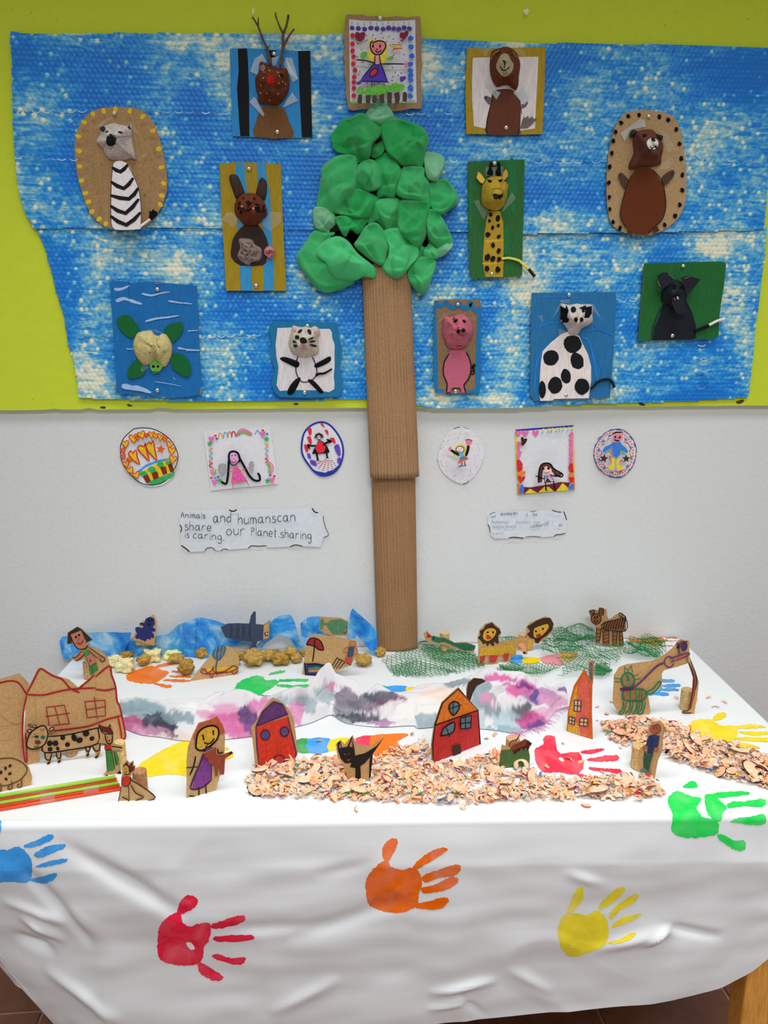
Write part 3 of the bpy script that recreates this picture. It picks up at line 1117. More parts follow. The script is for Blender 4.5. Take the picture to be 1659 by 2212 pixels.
def head(th, name, crop, outline, c, height, col, profile='cup', kind='pulp', off=OC, **kw):
    pts = crop(outline)
    pl = wall_plane(off + 0.0006)
    V, Fc = relief_geo(pts, crop([c])[0], pl, height, profile, **kw)
    o = th.part(name, V, Fc, mat(col, kind), smooth=True)
    cv = Canvas(th, bvh_mapper(V, Fc, pl), crop, 'dark', ILLW, flat=False, parent=o, rings=9, step=0.00005, base=0.0)
    return o, cv


def tape(th, crop, quads, mt=None, off=OC, lift=0.002):
    """strips of sticky tape; each a slightly bowed thin sheet"""
    for q in quads:
        p = crop(q)
        pl = wall_plane(off + 0.0025)
        V = [pl(x, y, lift * (i % 2)) for i, (x, y) in enumerate(p)]
        V += [v + Vector((0, 0.0002, 0)) for v in V]
        n = len(p)
        Fc = [tuple(range(n)), tuple(range(2 * n - 1, n - 1, -1))] + [(i, (i + 1) % n, n + (i + 1) % n, n + i) for i in range(n)]
        th.part('tape', V, Fc, mt or TAPEM)


def soft_tube(th, name, crop, pts, r0, r1, col, off=OC, lift=0.004, kind='flat', parent=None, cols=None, label=None):
    p = smooth_pts(crop(pts), False, 4)
    pl = wall_plane(off)
    path = [pl(x, y, lift) for x, y in p]
    n = len(path)
    rad = [r0 + (r1 - r0) * i / (n - 1) for i in range(n)]
    V, Fc = tube_geo(path, rad, 8)
    if cols:
        k = int(n * cols[1])
        mi = [0 if (f // 8) < k else 1 for f in range((n - 1) * 8)] + [0, 1]
        return th.part(name, V, Fc, [mat(col, kind), mat(cols[0], kind)], mi, parent, True, label)
    return th.part(name, V, Fc, mat(col, kind), None, parent, True, label)


# ---------------------------------------------------------------- lemur on the oval card
c = Crop(130, 200, 430)
th, cv = wcard('lemur_picture', 'oval brown card with a striped lemur, pinned on the left', c,
               '500,185 700,172 900,185 1010,240 1110,350 1190,560 1250,820 1280,1100 1240,1300 1150,1460 1060,1560 930,1630 760,1645 600,1625 440,1530 330,1380 240,1120 190,880 172,640 200,470 260,340 360,235', KRAFT, 'kraft', 3)
rg = random.Random(2)
for k in range(260):
    x, y = rg.uniform(300, 1150), rg.uniform(560, 1480)
    if 560 < x < 990 and y > 800 or 440 < x < 900 and y < 830:
        continue
    cv.line('dots', (104, 112, 66), [(x, y), (x + rg.uniform(-18, 18), y + rg.uniform(-30, 30))], 13, False, 0)
for x, y, r in [(392, 255, 60), (518, 218, 80), (660, 200, 85), (832, 220, 100), (985, 285, 140), (1108, 455, 165), (1180, 672, 160), (1210, 892, 165), (1238, 1085, 20), (1215, 1230, 25), (1195, 1335, 40),
                (285, 355, 20), (215, 520, 15), (225, 695, 10), (230, 880, 5), (250, 1050, 0), (300, 1200, -5), (335, 1305, -10), (380, 1420, -20), (465, 1510, -50), (545, 1565, -70)]:
    cv.ell('yellow_dab', (190, 160, 34), x, y, 36, 26, r, 9, 0.15)
cv.fill('body', (208, 202, 202), '630,860 700,815 770,830 830,880 880,1000 930,1120 955,1260 968,1400 968,1600 930,1632 760,1640 640,1630 610,1560 605,1300 610,1080', 2)
cv.line('outline', (58, 58, 72), '630,860 612,1060 606,1300 608,1560 640,1630', 9)
cv.line('outline', (58, 58, 72), '800,850 860,960 930,1120 958,1280 968,1420 965,1590', 9)
for a in ['630,900 720,945 800,870', '615,1070 760,1145 865,1030', '612,1230 820,1270 925,1150', '612,1360 780,1440 930,1280', '610,1480 790,1580 950,1440']:
    cv.line('stripe', (22, 22, 26), a, 46, False, 2)
cv.line('tail', (200, 196, 196), '975,1585 1080,1510', 50, False, 0)
cv.line('outline', (58, 58, 72), '980,1600 1095,1510', 7, False, 0)
cv.fill('tail_tuft', (6, 6, 8), '1060,1495 1065,1410 1090,1420 1110,1390 1130,1410 1160,1425 1160,1465 1120,1500 1095,1530')
cv.done()
o, hv = head(th, 'head', c, '475,400 530,395 600,370 660,365 740,385 800,395 855,385 858,530 880,650 912,800 860,785 760,810 640,810 550,760 510,660 440,600 438,560 480,500', (620, 560), 0.035, (176, 166, 160), namp=0.22, nscale=45, creases=4, seed=3, sub=2)
hv.ell('ear_patch', (40, 42, 44), 508, 432, 34)
hv.fill('ear_patch', (40, 42, 44), '800,410 830,370 850,440 820,430')
hv.ell('nose', (14, 18, 20), 608, 568, 62, 76, wob=.05)
hv.ell('eye', BLK, 556, 465, 20, 9, -25)
hv.ell('eye', BLK, 718, 473, 30, 11, 10)
for a in ['670,535 760,525 850,520', '670,630 800,628', '620,650 760,770', '540,600 520,650', '600,660 600,780']:
    hv.line('ear_line', (120, 112, 108), a, 7)
hv.done()
tape(th, c, ['830,330 870,380 970,530 850,440', '490,320 540,355 515,380', '880,790 960,760 1020,720 1030,760 940,810', '400,430 560,300 640,290 500,400'], CLEAR, lift=0.006)
pin(247, 245, 'top', 'lemur picture'); pin(276, 482, 'bottom', 'lemur picture')

# ---------------------------------------------------------------- reindeer
c = Crop(470, 10, 700, 1641)
th, cv = wcard('reindeer_picture', 'blue card with two black stripes and a brown reindeer with twig antlers', c, '190,675 450,672 1230,712 1428,712 1440,1300 1462,2052 800,2055 230,2025 205,1300', (38, 120, 178), 'paint')
cv.fill('black_stripe', (4, 6, 10), '310,680 452,675 465,820 485,1300 490,2030 350,2025 325,1700 300,1300 325,1000')
cv.fill('black_stripe', (4, 6, 10), '1240,712 1428,712 1440,1300 1458,2045 1300,2045 1265,1400')
cv.fill('black_patch', (4, 6, 10), '775,705 900,705 890,820 780,830')
cv.fill('body', (98, 66, 34), '700,1570 980,1570 1060,1680 1110,1830 1160,2050 570,2035 590,1820 640,1660', 2)
cv.done()
o, hv = head(th, 'head', c, '660,875 730,905 840,945 960,975 1065,990 1090,1080 1110,1200 1090,1340 1030,1450 940,1545 800,1540 640,1525 620,1400 590,1280 580,1130 650,1010', (820, 1160), 0.040, (92, 44, 24), namp=0.25, nscale=50, creases=3, seed=5, sub=2)
hv.ell('red_nose', (168, 8, 14), 820, 1158, 58, 70, wob=.1, kind='paint')
hv.ell('eye', BLK, 985, 1085, 34, 16, 40)
hv.ell('ear_patch', (150, 110, 110), 695, 975, 38, 50)
for x, y, a in [(930, 1042, 20), (955, 1105, 60), (670, 1245, 60), (660, 1365, 50), (755, 1370, 50), (935, 1375, -40), (800, 1475, 70), (1045, 1225, 80), (800, 1015, 0), (705, 1130, -40), (945, 1210, 60), (720, 1040, 0), (1010, 1190, 60)]:
    hv.ell('fleck', (190, 150, 130), x, y, 22, 7, a, 7)
hv.done()
for nm, segs in (('antler', [['820,930 790,800 770,690 700,540 640,370 590,270 535,190', 0.0035, 0.0016], ['625,330 628,200', 0.0022, 0.0012], ['780,665 815,615', 0.0012, 0.0006]]),
                 ('antler', [['965,955 990,800 1010,640 1010,460 1060,330 1095,155', 0.0032, 0.0024], ['1008,450 950,320 895,170 898,120', 0.0022, 0.0014], ['1020,640 1090,500 1180,375', 0.0024, 0.0018]])):
    gs = []
    for s_, r0, r1 in segs:
        p = smooth_pts(c(s_), False, 3)
        pl = wall_plane(OC)
        n = len(p)
        path = [pl(x, y, 0.012 + 0.001 * math.sin(i * 2.1)) for i, (x, y) in enumerate(p)]
        gs.append(tube_geo(path, [(r0 + (r1 - r0) * i / max(1, n - 1)) * (1.25 if i % 4 == 2 else 1) for i in range(n)], 7))
    V, Fc = join(*gs)
    th.part(nm, V, Fc, mat((86, 70, 56), 'cork'), smooth=True)
tape(th, c, ['500,1030 575,830 690,755 760,890 640,900 620,1090', '1020,930 1050,815 1150,825 1240,1150 1160,1195 1100,1060', '490,1500 570,1415 725,1690 700,1725', '925,1645 1010,1580 1070,1460 1150,1350 1240,1480 1000,1590', '830,820 950,790 900,930 850,940'])
pin(592, 117, 'top', 'reindeer picture'); pin(599, 285, 'bottom', 'reindeer picture')

# ---------------------------------------------------------------- girl poster on brown card
c = Crop(720, 10, 940)
th, cv = wcard('girl_poster', 'brown card with a white drawing of a smiling girl in a purple dress', c, '195,200 225,160 340,162 470,160 580,190 700,180 860,205 1030,185 1200,205 1370,190 1415,210 1430,400 1445,640 1435,800 1450,1000 1420,1200 1445,1400 1440,1640 1400,1700 1280,1690 1150,1720 960,1735 820,1700 640,1715 490,1700 310,1728 240,1680 230,1600 195,1450 210,1300 180,1100 185,950 165,850 190,700 168,560 185,400', (140, 114, 88), 'kraft', 2, OC + 0.004)
slab(th, 'paper', c('258,240 500,262 800,268 1100,262 1335,250 1340,800 1358,1595 900,1610 275,1608 262,900'), wall_plane(OC + 0.0048), 0.0006, mat((206, 208, 216), 'paper'))
cv = Canvas(th, wall_plane(OC + 0.0048), c, 'marker')
PUR, DRED, RED2, BL2, GRN = (72, 52, 140), (112, 28, 52), (180, 32, 56), (40, 98, 190), (88, 158, 58)
for i, x in enumerate([308, 405, 508, 612, 712, 812, 902, 985, 1065, 1155, 1238]):
    y = 370 + (i % 3) * 10
    cv.ell('purple_heart', PUR, x, y + 8, 42, 38, 0, 9, .12)
    cv.line('border_marks', (70, 140, 80), [(x - 5, y - 95), (x - 3, y - 50)], 14, False, 0)
for y, x in [(505, 312), (635, 312), (752, 315), (848, 330), (960, 325), (1070, 352), (1180, 340), (1268, 335), (1360, 335), (1485, 335)]:
    cv.ell('red_heart', RED2, x, y, 38, 42, 10, 9, .12)
for y, x in [(548, 1258), (690, 1265), (838, 1278), (972, 1255), (1075, 1255), (1150, 1262), (1225, 1262), (1360, 1258), (1490, 1255)]:
    cv.ell('blue_heart', BL2, x, y, 46, 44 if y != 1360 else 60, -15, 9, .14)
cv.fill('big_heart', DRED, '350,520 360,460 400,443 430,465 470,445 520,460 515,520 490,570 445,600 380,580', 2)
cv.fill('big_heart', DRED, '1080,495 1100,450 1150,455 1190,420 1222,440 1215,500 1170,555 1110,600 1095,590 1130,555 1090,540', 2)
for x, y in [(540, 502), (643, 497), (782, 468), (810, 543), (903, 520), (978, 560), (868, 603), (1065, 622), (930, 668), (402, 638), (460, 732), (390, 852), (983, 825), (1150, 815), (968, 1023), (1010, 1102), (1105, 1112), (967, 1172), (1057, 1157), (958, 1236), (432, 1095), (412, 1135), (685, 560), (480, 935), (545, 1280), (665, 1295), (830, 1300), (905, 1275), (555, 1335)]:
    cv.ell('dots', (120, 30, 70), x, y, 12, 12, 0, 6)
cv.line('dots', (130, 34, 60), '515,605 560,572', 18, False, 0)
cv.fill('flag_band', (210, 170, 40), '945,690 955,672 1110,682 1115,705 960,715')
cv.line('flag_band', (150, 30, 45), '960,652 1110,658', 20, False, 0)
cv.line('flag_band', (150, 30, 45), '965,745 985,722 1120,714', 20, False, 0)
cv.fill('green_leaf', GRN, '440,820 470,770 530,765 552,790 540,840 485,885 445,860', 2)
cv.fill('green_leaf', GRN, '878,880 910,850 970,838 985,865 950,905 890,910', 2)
cv.fill('hair', (205, 190, 40), '560,620 600,580 720,572 820,590 870,650 880,700 845,920 800,955 730,940 640,940 585,905 570,760 600,680', 2)
cv.fill('face', (205, 118, 130), '610,680 640,630 720,610 800,620 850,670 830,740 770,800 700,810 640,760', 2)
cv.line('outline', (24, 22, 30), '640,590 605,640 610,720 650,790 710,815 780,800 840,720 855,660 830,610 760,590 690,600 640,630', 22)
cv.ell('eye', BLK, 648, 676, 14, 30)
cv.ell('eye', BLK, 763, 674, 14, 28)
cv.ell('nose', BLK, 712, 728, 13)
cv.line('mouth', BLK, '683,748 715,772 755,768 782,742', 16)
cv.fill('neck', (210, 140, 155), '690,825 750,825 765,960 715,985 680,950')
cv.line('outline', (24, 22, 30), '680,830 672,960 715,990 770,960 750,820', 22, False, 0)
cv.line('arm', (24, 22, 30), '360,898 480,905 580,925 660,945', 22)
cv.line('arm', (24, 22, 30), '780,968 1000,965 1160,968', 22)
cv.fill('hand', (215, 130, 150), '335,880 375,890 380,945 350,960')
cv.fill('hand', (215, 130, 150), '1150,940 1180,912 1205,940 1212,1000 1190,1035 1150,1020 1160,980')
cv.fill('dress', (66, 44, 158), '660,960 715,1000 775,970 830,1100 890,1260 440,1250 520,1130')
cv.line('outline', (24, 22, 30), '660,960 540,1110 425,1250 640,1252 890,1262 830,1110 780,970', 22, False, 0)
cv.fill('belly_spot', (178, 36, 50), '600,1110 640,1065 690,1045 715,1070 690,1130 640,1165 605,1160', 2)
cv.line('outline', (24, 22, 30), '595,1110 640,1055 695,1035 725,1065 700,1130 640,1170 600,1160', 18, True)
cv.line('leg', (24, 22, 30), '628,1260 625,1330', 20, False, 0)
cv.line('leg', (24, 22, 30), '740,1260 740,1325', 18, False, 0)
cv.fill('purple_heart', PUR, '370,1270 410,1250 470,1265 440,1300 390,1315')
cv.fill('purple_heart', PUR, '1080,1200 1110,1165 1140,1175 1165,1160 1185,1195 1150,1240 1100,1268', 2)
cv.fill('treetops', GRN, '380,1440 390,1370 430,1320 490,1360 510,1410 560,1335 640,1340 740,1300 830,1320 940,1305 980,1275 1030,1265 1070,1300 1130,1290 1170,1340 1150,1390 1060,1420 920,1420 830,1450 740,1475 640,1465 560,1480 500,1450 440,1470', 1)
for a in ['410,1468 470,1465 465,1610 385,1605', '530,1475 610,1470 600,1610 530,1605', '640,1475 700,1480 715,1540 690,1605 630,1590', '745,1480 825,1445 830,1600 770,1600', '880,1425 955,1430 950,1610 875,1605', '990,1440 1075,1420 1085,1530 1070,1610 1010,1610', '1135,1430 1165,1415 1205,1450 1195,1590 1125,1570']:
    cv.fill('tree_trunk', (62, 48, 42), a)
for a in ['275,1572 380,1580 380,1605 275,1608', '480,1588 530,1588 530,1608 480,1608', '835,1592 880,1592 880,1608 835,1608', '1085,1590 1130,1575 1130,1605 1080,1605', '1200,1575 1340,1560 1345,1580 1200,1605']:
    cv.fill('grass', GRN, a)
cv.done()
pin(821, 39, 'top', 'girl poster', OC + 0.005)

# ---------------------------------------------------------------- brown bear on the yellow framed card
c = Crop(980, 80, 1200)
th, cv = wcard('beaver_picture', 'white and mustard framed card with a brown beaver with pale muzzle', c, '218,180 640,185 1495,162 1480,800 1445,1580 1000,1590 205,1578 190,900', (148, 122, 26), 'paint')
cv.fill('white_ground', (196, 190, 190), '310,350 340,335 620,330 1000,325 1380,320 1365,700 1340,1100 1325,1490 1090,1525 700,1500 520,1495 330,1450 300,1000 300,600', 1)
cv.fill('body', (86, 46, 28), '640,900 760,850 920,850 1010,920 1080,1030 1095,1200 1080,1500 1050,1588 540,1580 545,1400 590,1150', 2)
cv.line('outline', (24, 22, 22), '630,940 605,1100 550,1330 535,1480 545,1580', 18)
cv.line('outline', (24, 22, 22), '1080,1040 1110,1250', 14)
cv.line('outline', (24, 22, 22), '1060,1500 1050,1585', 18, False, 0)
cv.fill('arm', (98, 82, 78), '495,985 530,955 610,985 605,1105 560,1090', 1)
cv.fill('arm', (98, 82, 78), '1100,1090 1150,1100 1200,1050 1215,1070 1180,1130 1110,1170', 1)
cv.fill('paw', (52, 52, 58), '492,985 520,955 545,970 530,1030', 1)
cv.fill('tail', (98, 88, 86), '1110,1380 1140,1300 1175,1320 1210,1275 1230,1330 1275,1290 1300,1330 1360,1330 1320,1370 1280,1420 1200,1480 1080,1490')
cv.done()
o, hv = head(th, 'head', c, '640,220 760,175 840,158 920,170 1000,230 1040,300 1080,400 1080,520 1060,640 1055,780 1000,870 900,790 790,790 700,815 620,680 590,540 590,400 610,280', (830, 430), 0.042, (88, 46, 28), namp=0.15, nscale=40, creases=2, seed=8, sub=2)
hv.fill('muzzle', (150, 138, 112), '820,265 890,290 930,370 975,440 960,540 900,620 820,650 750,590 690,500 710,400 760,310', 2)
hv.fill('nose', BLK, '780,385 830,375 890,385 860,430 840,455 810,430', 1)
hv.line('mouth', BLK, '830,450 822,510', 22, False, 0)
hv.line('mouth', BLK, '758,480 790,530 830,545 880,515 908,490', 16)
hv.line('eye', BLK, '695,290 760,235', 30, False, 0)
hv.line('eye', BLK, '890,240 950,290', 30, False, 0)
hv.line('fur_mark', (160, 130, 100), '610,370 650,270 740,220', 12)
hv.line('fur_mark', (160, 130, 100), '960,240 1030,330', 12)
hv.done()
tape(th, c, ['500,760 560,720 690,870 765,905 695,1020 630,930', '970,910 1030,880 1130,800 1250,970 1140,1100'], TAPEM)
tape(th, c, ['460,240 500,190 620,180 520,330', '960,190 1130,190 1230,440', '880,800 1050,740 1020,890 960,870'], CLEAR)
pin(1093, 276, 'bottom', 'beaver picture')

# ---------------------------------------------------------------- brown bear on the dotted oval
c = Crop(1280, 220, 1510, 1641)
th, cv = wcard('bear_picture', 'oval brown card bordered with black spots, holding a brown bear', c, '560,150 800,128 1000,145 1200,200 1310,320 1380,560 1430,900 1448,1250 1425,1560 1330,1780 1180,1920 1000,2020 850,2060 620,2055 430,1990 290,1880 235,1680 215,1400 220,1050 260,720 330,430 430,250', (152, 126, 90), 'kraft', 3)
for x, y in [(552, 222), (716, 207), (1030, 232), (1166, 276), (1292, 424), (1340, 647), (1370, 874), (1385, 1127), (1387, 1358), (1344, 1585), (1275, 1755), (1113, 1897), (443, 322), (357, 460), (323, 600), (298, 790), (266, 1000), (251, 1248), (260, 1465), (266, 1652), (314, 1853), (420, 1950)]:
    cv.ell('black_spot', BLK, x, y, 30, 38, RND.uniform(-20, 20), 9, .2)
cv.fill('arm', (70, 54, 40), '395,1140 420,1095 470,1105 540,1180 575,1230 520,1330 450,1280 430,1210', 2)
cv.fill('arm', (70, 54, 40), '1060,1180 1120,1110 1220,1050 1260,1070 1255,1140 1190,1220 1105,1290', 2)
cv.fill('foot', (66, 40, 28), '530,1990 560,1960 620,1985 610,2050 540,2040')
cv.fill('foot', (66, 40, 28), '930,1970 990,1905 1035,1985 940,2030')
cv.fill('body', (86, 42, 20), '700,1010 830,1000 930,1050 1040,1200 1110,1400 1125,1620 1070,1800 950,1920 880,2020 740,2050 600,2000 500,1900 440,1760 450,1600 490,1400 560,1230 620,1100', 2)
cv.line('outline', (30, 22, 22), '600,1130 540,1270 470,1500 435,1680 440,1780 520,1940', 12)
cv.line('outline', (30, 22, 22), '930,1050 1060,1200 1110,1380 1130,1600 1080,1800 960,1920 850,2040', 14)
cv.line('claw', BLK, '405,1150 440,1120', 10, False, 0)
cv.line('claw', BLK, '1215,1140 1240,1090', 10, False, 0)
cv.done()
o, hv = head(th, 'head', c, '640,500 700,450 860,420 950,450 1000,520 1085,640 1085,760 1060,860 1050,960 900,1000 720,1000 640,1040 560,1030 570,930 640,780 620,620', (920, 650), 0.042, (88, 50, 40), namp=0.15, nscale=40, creases=3, seed=12, sub=2)
hv.ell('muzzle', (205, 200, 195), 925, 645, 92, 92)
hv.fill('mouth', (44, 46, 46), '850,690 890,680 930,705 1000,665 990,720 910,762 860,720', 1)
hv.ell('nose', BLK, 937, 584, 40, 36)
hv.ell('eye', BLK, 800, 517, 36, 25)
hv.done()
for q in ['570,540 580,470 630,425 685,450 680,480 620,540', '965,490 1040,510 1090,530 1060,610 1030,590']:
    pts = c(q)
    V, Fc = relief_geo(pts, (sum(p[0] for p in pts) / len(pts), sum(p[1] for p in pts) / len(pts)), wall_plane(OC), 0.012, 'dome', rings=4, sub=2)
    th.part('ear', V, Fc, mat((36, 36, 34), 'dark'), smooth=True)
tape(th, c, ['430,480 740,260 800,290 825,380 580,430 490,610', '660,1050 710,1020 765,1120 650,1210'], TAPEM)
tape(th, c, ['1000,410 1140,480 1280,720 1150,800 1090,560', '1000,1050 1150,880 1200,860 1180,1030'], CLEAR)
pin(1401, 252, 'top', 'spotted oval bear picture'); pin(1384, 503, 'bottom', 'spotted oval bear picture')

# ---------------------------------------------------------------- rabbit
c = Crop(450, 330, 640, 1313)
th, cv = wcard('rabbit_picture', 'tall mustard and blue striped card with a brown rabbit', c, '168,165 400,140 800,148 1085,175 1100,700 1125,1300 1165,2058 700,2062 265,2058 230,1400 190,800', (138, 116, 22), 'paint')
cv.fill('blue_stripe', (44, 124, 172), '410,150 535,150 560,400 580,600 540,700 420,650 405,400')
cv.fill('blue_stripe', (44, 124, 172), '720,150 845,155 870,350 920,600 940,1200 985,1700 980,2058 830,2055 820,1650 870,1400 790,1000 720,600 740,400')
cv.fill('blue_stripe', (44, 124, 172), '430,1000 520,1060 450,1150 430,1130')
cv.fill('blue_stripe', (44, 124, 172), '470,1690 650,1680 640,1900 680,2058 485,2058')
cv.fill('body', (42, 28, 24), '540,1080 640,1070 740,1080 830,1190 890,1340 890,1480 870,1590 820,1675 480,1680 340,1550 345,1400 370,1280 440,1170', 2)
cv.done()
for q in ['310,360 340,325 400,325 440,350 490,450 540,590 500,660 420,690 380,600 330,460', '710,630 730,520 760,410 805,370 865,430 875,540 850,700 790,690']:
    pts = c(q)
    V, Fc = relief_geo(pts, (sum(p[0] for p in pts) / len(pts), sum(p[1] for p in pts) / len(pts)), wall_plane(OC), 0.004, 'dome', rings=4, sub=2, rim=0.003)
    th.part('ear', V, Fc, mat((52, 38, 30), 'dark'), smooth=True)
o, hv = head(th, 'head', c, '430,690 520,610 650,600 740,630 830,720 860,800 880,920 820,980 730,1080 620,1085 530,1070 460,980 400,920 390,780', (600, 780), 0.040, (92, 46, 26), namp=0.18, nscale=45, creases=3, seed=15, sub=2)
hv.fill('nose', BLK, '545,730 600,710 650,740 620,790 580,790', 1)
hv.line('mouth', BLK, '590,790 580,840', 22, False, 0)
hv.line('mouth', BLK, '505,830 560,870 610,855 640,840', 18)
for x, y, rx, ry in [(462, 755, 22, 30), (455, 830, 26, 22), (482, 885, 16, 36), (735, 772, 46, 16), (735, 820, 40, 26), (750, 870, 46, 30), (825, 810, 14, 36), (828, 870, 20, 34), (522, 675, 20, 9), (685, 682, 22, 14)]:
    hv.ell('black_spot', BLK, x, y, rx, ry, 15, 9, .2)
hv.ell('fleck', (200, 150, 120), 500, 800, 18, 12)
hv.ell('fleck', (200, 150, 120), 672, 830, 12, 20)
hv.done()
for nm, q, col, h in (('belly_fluff', '460,1280 640,1290 700,1370 800,1440 780,1600 650,1640 600,1680 510,1640 430,1550 470,1420', (126, 112, 106), 0.012), ('tail_fluff', '840,1440 900,1390 980,1430 1000,1490 940,1590 870,1550 830,1500', (180, 120, 118), 0.014)):
    pts = c(q)
    V, Fc = relief_geo(pts, (sum(p[0] for p in pts) / len(pts), sum(p[1] for p in pts) / len(pts)), wall_plane(OC), h, 'dome', rings=12, sub=5, namp=0.7, nscale=170, rim=0.001)
    th.part(nm, V, Fc, mat(col, 'fuzz'), smooth=True)
tape(th, c, ['200,1000 280,890 430,900 430,1030 380,1120', '790,1080 940,880 1090,890 1080,1040 930,1170'], CLEAR)
pin(538, 365, 'top', 'rabbit picture'); pin(553, 617, 'bottom', 'rabbit picture')

# ---------------------------------------------------------------- giraffe
c = Crop(980, 330, 1180, 1475)
th, cv = wcard('giraffe_picture', 'tall green card with a yellow spotted giraffe', c, '225,140 700,120 1130,105 1120,800 1100,1400 1092,1960 700,1995 285,2003 250,1800 232,1000', (36, 88, 42), 'paint')
for a in ['240,500 300,550 300,1050 250,1300', '800,1180 890,1200 900,1560 800,1620', '850,160 1000,160 980,900 900,900']:
    cv.fill('green_stroke', (28, 96, 50), a, 2)
cv.fill('neck', (158, 128, 36), '560,930 740,930 760,1020 792,1110 795,1500 788,1980 510,1980 480,1880 465,1700 490,1300 520,1080', 0)
for a in ['500,1415 640,1400 780,1390', '470,1765 620,1765 790,1745']:
    cv.line('brush_band', (176, 146, 40), a, 40)
for x, y, r in [(590, 985, 34), (570, 1085, 30), (705, 1040, 48), (620, 1195, 34), (712, 1160, 30), (545, 1305, 46), (716, 1335, 34), (625, 1470, 40), (715, 1565, 40), (535, 1665, 52), (622, 1685, 44), (725, 1695, 40), (535, 1845, 46), (702, 1860, 46)]:
    cv.ell('black_spot', (8, 10, 8), x, y, r * .85, r * 1.05, 20, 11, .2)
cv.done()
for q in ['530,370 525,320 560,250 575,160 600,140 612,180 610,260 632,300 620,375', '670,370 665,300 690,240 695,160 720,140 745,180 755,300 750,370']:
    pts = c(q)
    V, Fc = relief_geo(pts, (sum(p[0] for p in pts) / len(pts), sum(p[1] for p in pts) / len(pts)), wall_plane(OC), 0.006, 'dome', rings=4, sub=2, rim=0.002)
    th.part('horn', V, Fc, mat((8, 9, 8), 'flat'), smooth=True)
for q, cc in (('390,300 440,340 500,430 465,490 420,470 365,400', (224, 180, 72)), ('835,258 860,310 865,370 810,440 775,400 790,310', (176, 136, 50))):
    slab(th, 'ear', c(q), wall_plane(OC + 0.008), 0.0012, mat(cc, 'paper'))
o, hv = head(th, 'head', c, '550,400 620,375 780,380 800,440 870,510 860,600 850,700 820,790 790,860 700,920 620,920 500,870 440,800 440,640 460,510', (700, 680), 0.042, (156, 130, 40), namp=0.10, nscale=40, creases=2, seed=21, sub=2)
hv.fill('nostril', (10, 10, 8), '620,670 650,645 700,660 780,650 785,690 740,745 680,745 640,730', 1)
hv.fill('eye', (10, 10, 8), '535,425 570,432 612,438 605,465 575,478 550,460', 1)
hv.fill('eye', (10, 10, 8), '705,432 740,430 778,412 770,455 750,470 725,460', 1)
hv.line('muzzle_crease', (100, 84, 28), '620,690 615,600 660,570 740,570 790,620 780,700', 8)
hv.done()
soft_tube(th, 'tail', c, '765,1690 850,1678 920,1685 1040,1720 1110,1780 1190,1850 1240,1910 1290,1970', 0.0026, 0.0040, (200, 194, 84), cols=((40, 32, 26), 0.72), lift=0.005)
tape(th, c, ['320,770 400,750 440,840 560,910 480,1075', '770,930 860,740 930,630 990,730 790,935', '510,230 790,220 780,370 510,370'], CLEAR, lift=0.003)
pin(1068, 353, 'top', 'giraffe picture', OC + 0.004); pin(1062, 592, 'bottom', 'giraffe picture')

# ---------------------------------------------------------------- turtle
c = Crop(210, 590, 460)
th, cv = wcard('turtle_picture', 'large blue card with a green legged turtle under a cardboard shell', c, '178,150 205,110 455,125 480,150 600,128 900,120 960,140 1180,160 1310,165 1350,140 1360,175 1430,180 1445,700 1485,1400 1498,1740 1380,1760 1120,1785 700,1755 280,1720 240,1000', (22, 92, 152), 'paint')
for a, w_ in [('260,230 340,230 450,185', 34), ('285,395 380,365 450,385', 42), ('470,390 560,420 630,440', 36), ('650,295 780,320 900,290 1030,270', 22), ('1030,400 1150,420 1230,430', 20), ('1250,430 1350,440', 24), ('700,690 850,650 1000,635 1160,610', 24), ('1310,830 1440,820', 20), ('1170,1075 1260,1090', 34), ('1290,1100 1450,1105', 34), ('380,1620 480,1640 520,1660', 60), ('530,1640 640,1665 750,1705', 56), ('430,1085 510,1090', 20), ('830,1555 1050,1590 1200,1620', 8), ('1090,1500 1130,1530', 10)]:
    cv.line('white_stroke', (140, 166, 202), a, w_ * 1.5, False, 3, taper=.5)
LEGG = (14, 84, 40)
for a in ['280,660 390,597 470,625 560,720 595,780 585,850 520,920 470,928 370,860 300,770', '945,830 1030,740 1150,705 1220,715 1230,790 1200,880 1130,960 1080,990 1020,900', '430,1480 440,1380 500,1290 570,1240 640,1270 690,1400 640,1480 480,1515', '1075,1160 1180,1150 1260,1200 1330,1280 1340,1430 1300,1490 1200,1460 1080,1370 1060,1290']:
    cv.fill('flipper', LEGG, a, 2)
cv.line('tear', (10, 36, 70), '455,130 452,320', 8, False, 0)
for a in ['1480,1640 1500,1640 1495,1740 1465,1735', '258,1580 275,1585 270,1710 250,1700', '800,145 860,128 960,140 900,150']:
    cv.fill('bare_edge', (120, 100, 88), a)
cv.done()
slab(th, 'head', c('750,1310 790,1250 870,1240 950,1330 880,1430 800,1440 760,1360'), wall_plane(OC + 0.006), 0.0012, mat((98, 168, 72), 'paper'))
o, hv = head(th, 'shell', c, '590,850 700,825 780,825 820,880 880,900 920,870 990,880 1050,970 1080,1080 1060,1200 1000,1320 950,1345 900,1300 825,1240 740,1310 660,1310 580,1230 530,1130 512,1030 540,920', (805, 1080), 0.030, (172, 160, 108), 'cup', namp=0.10, nscale=30, creases=2, seed=25, sub=2)
hv.line('shell_ring', (140, 130, 86), [(805 + 48 * math.cos(i * .6), 1078 + 50 * math.sin(i * .6)) for i in range(11)], 7, True)
hv.line('shell_crack', (96, 88, 60), '850,930 855,1010 885,1055', 7)
hv.line('shell_crack', (96, 88, 60), '510,1055 550,1050', 10)
for x, y in [(885, 1052), (965, 1130), (760, 1140)]:
    hv.ell('stain', (110, 100, 66), x, y, 14, 10)
hv.done()
cv = Canvas(th, wall_plane(OC + 0.0062), c)
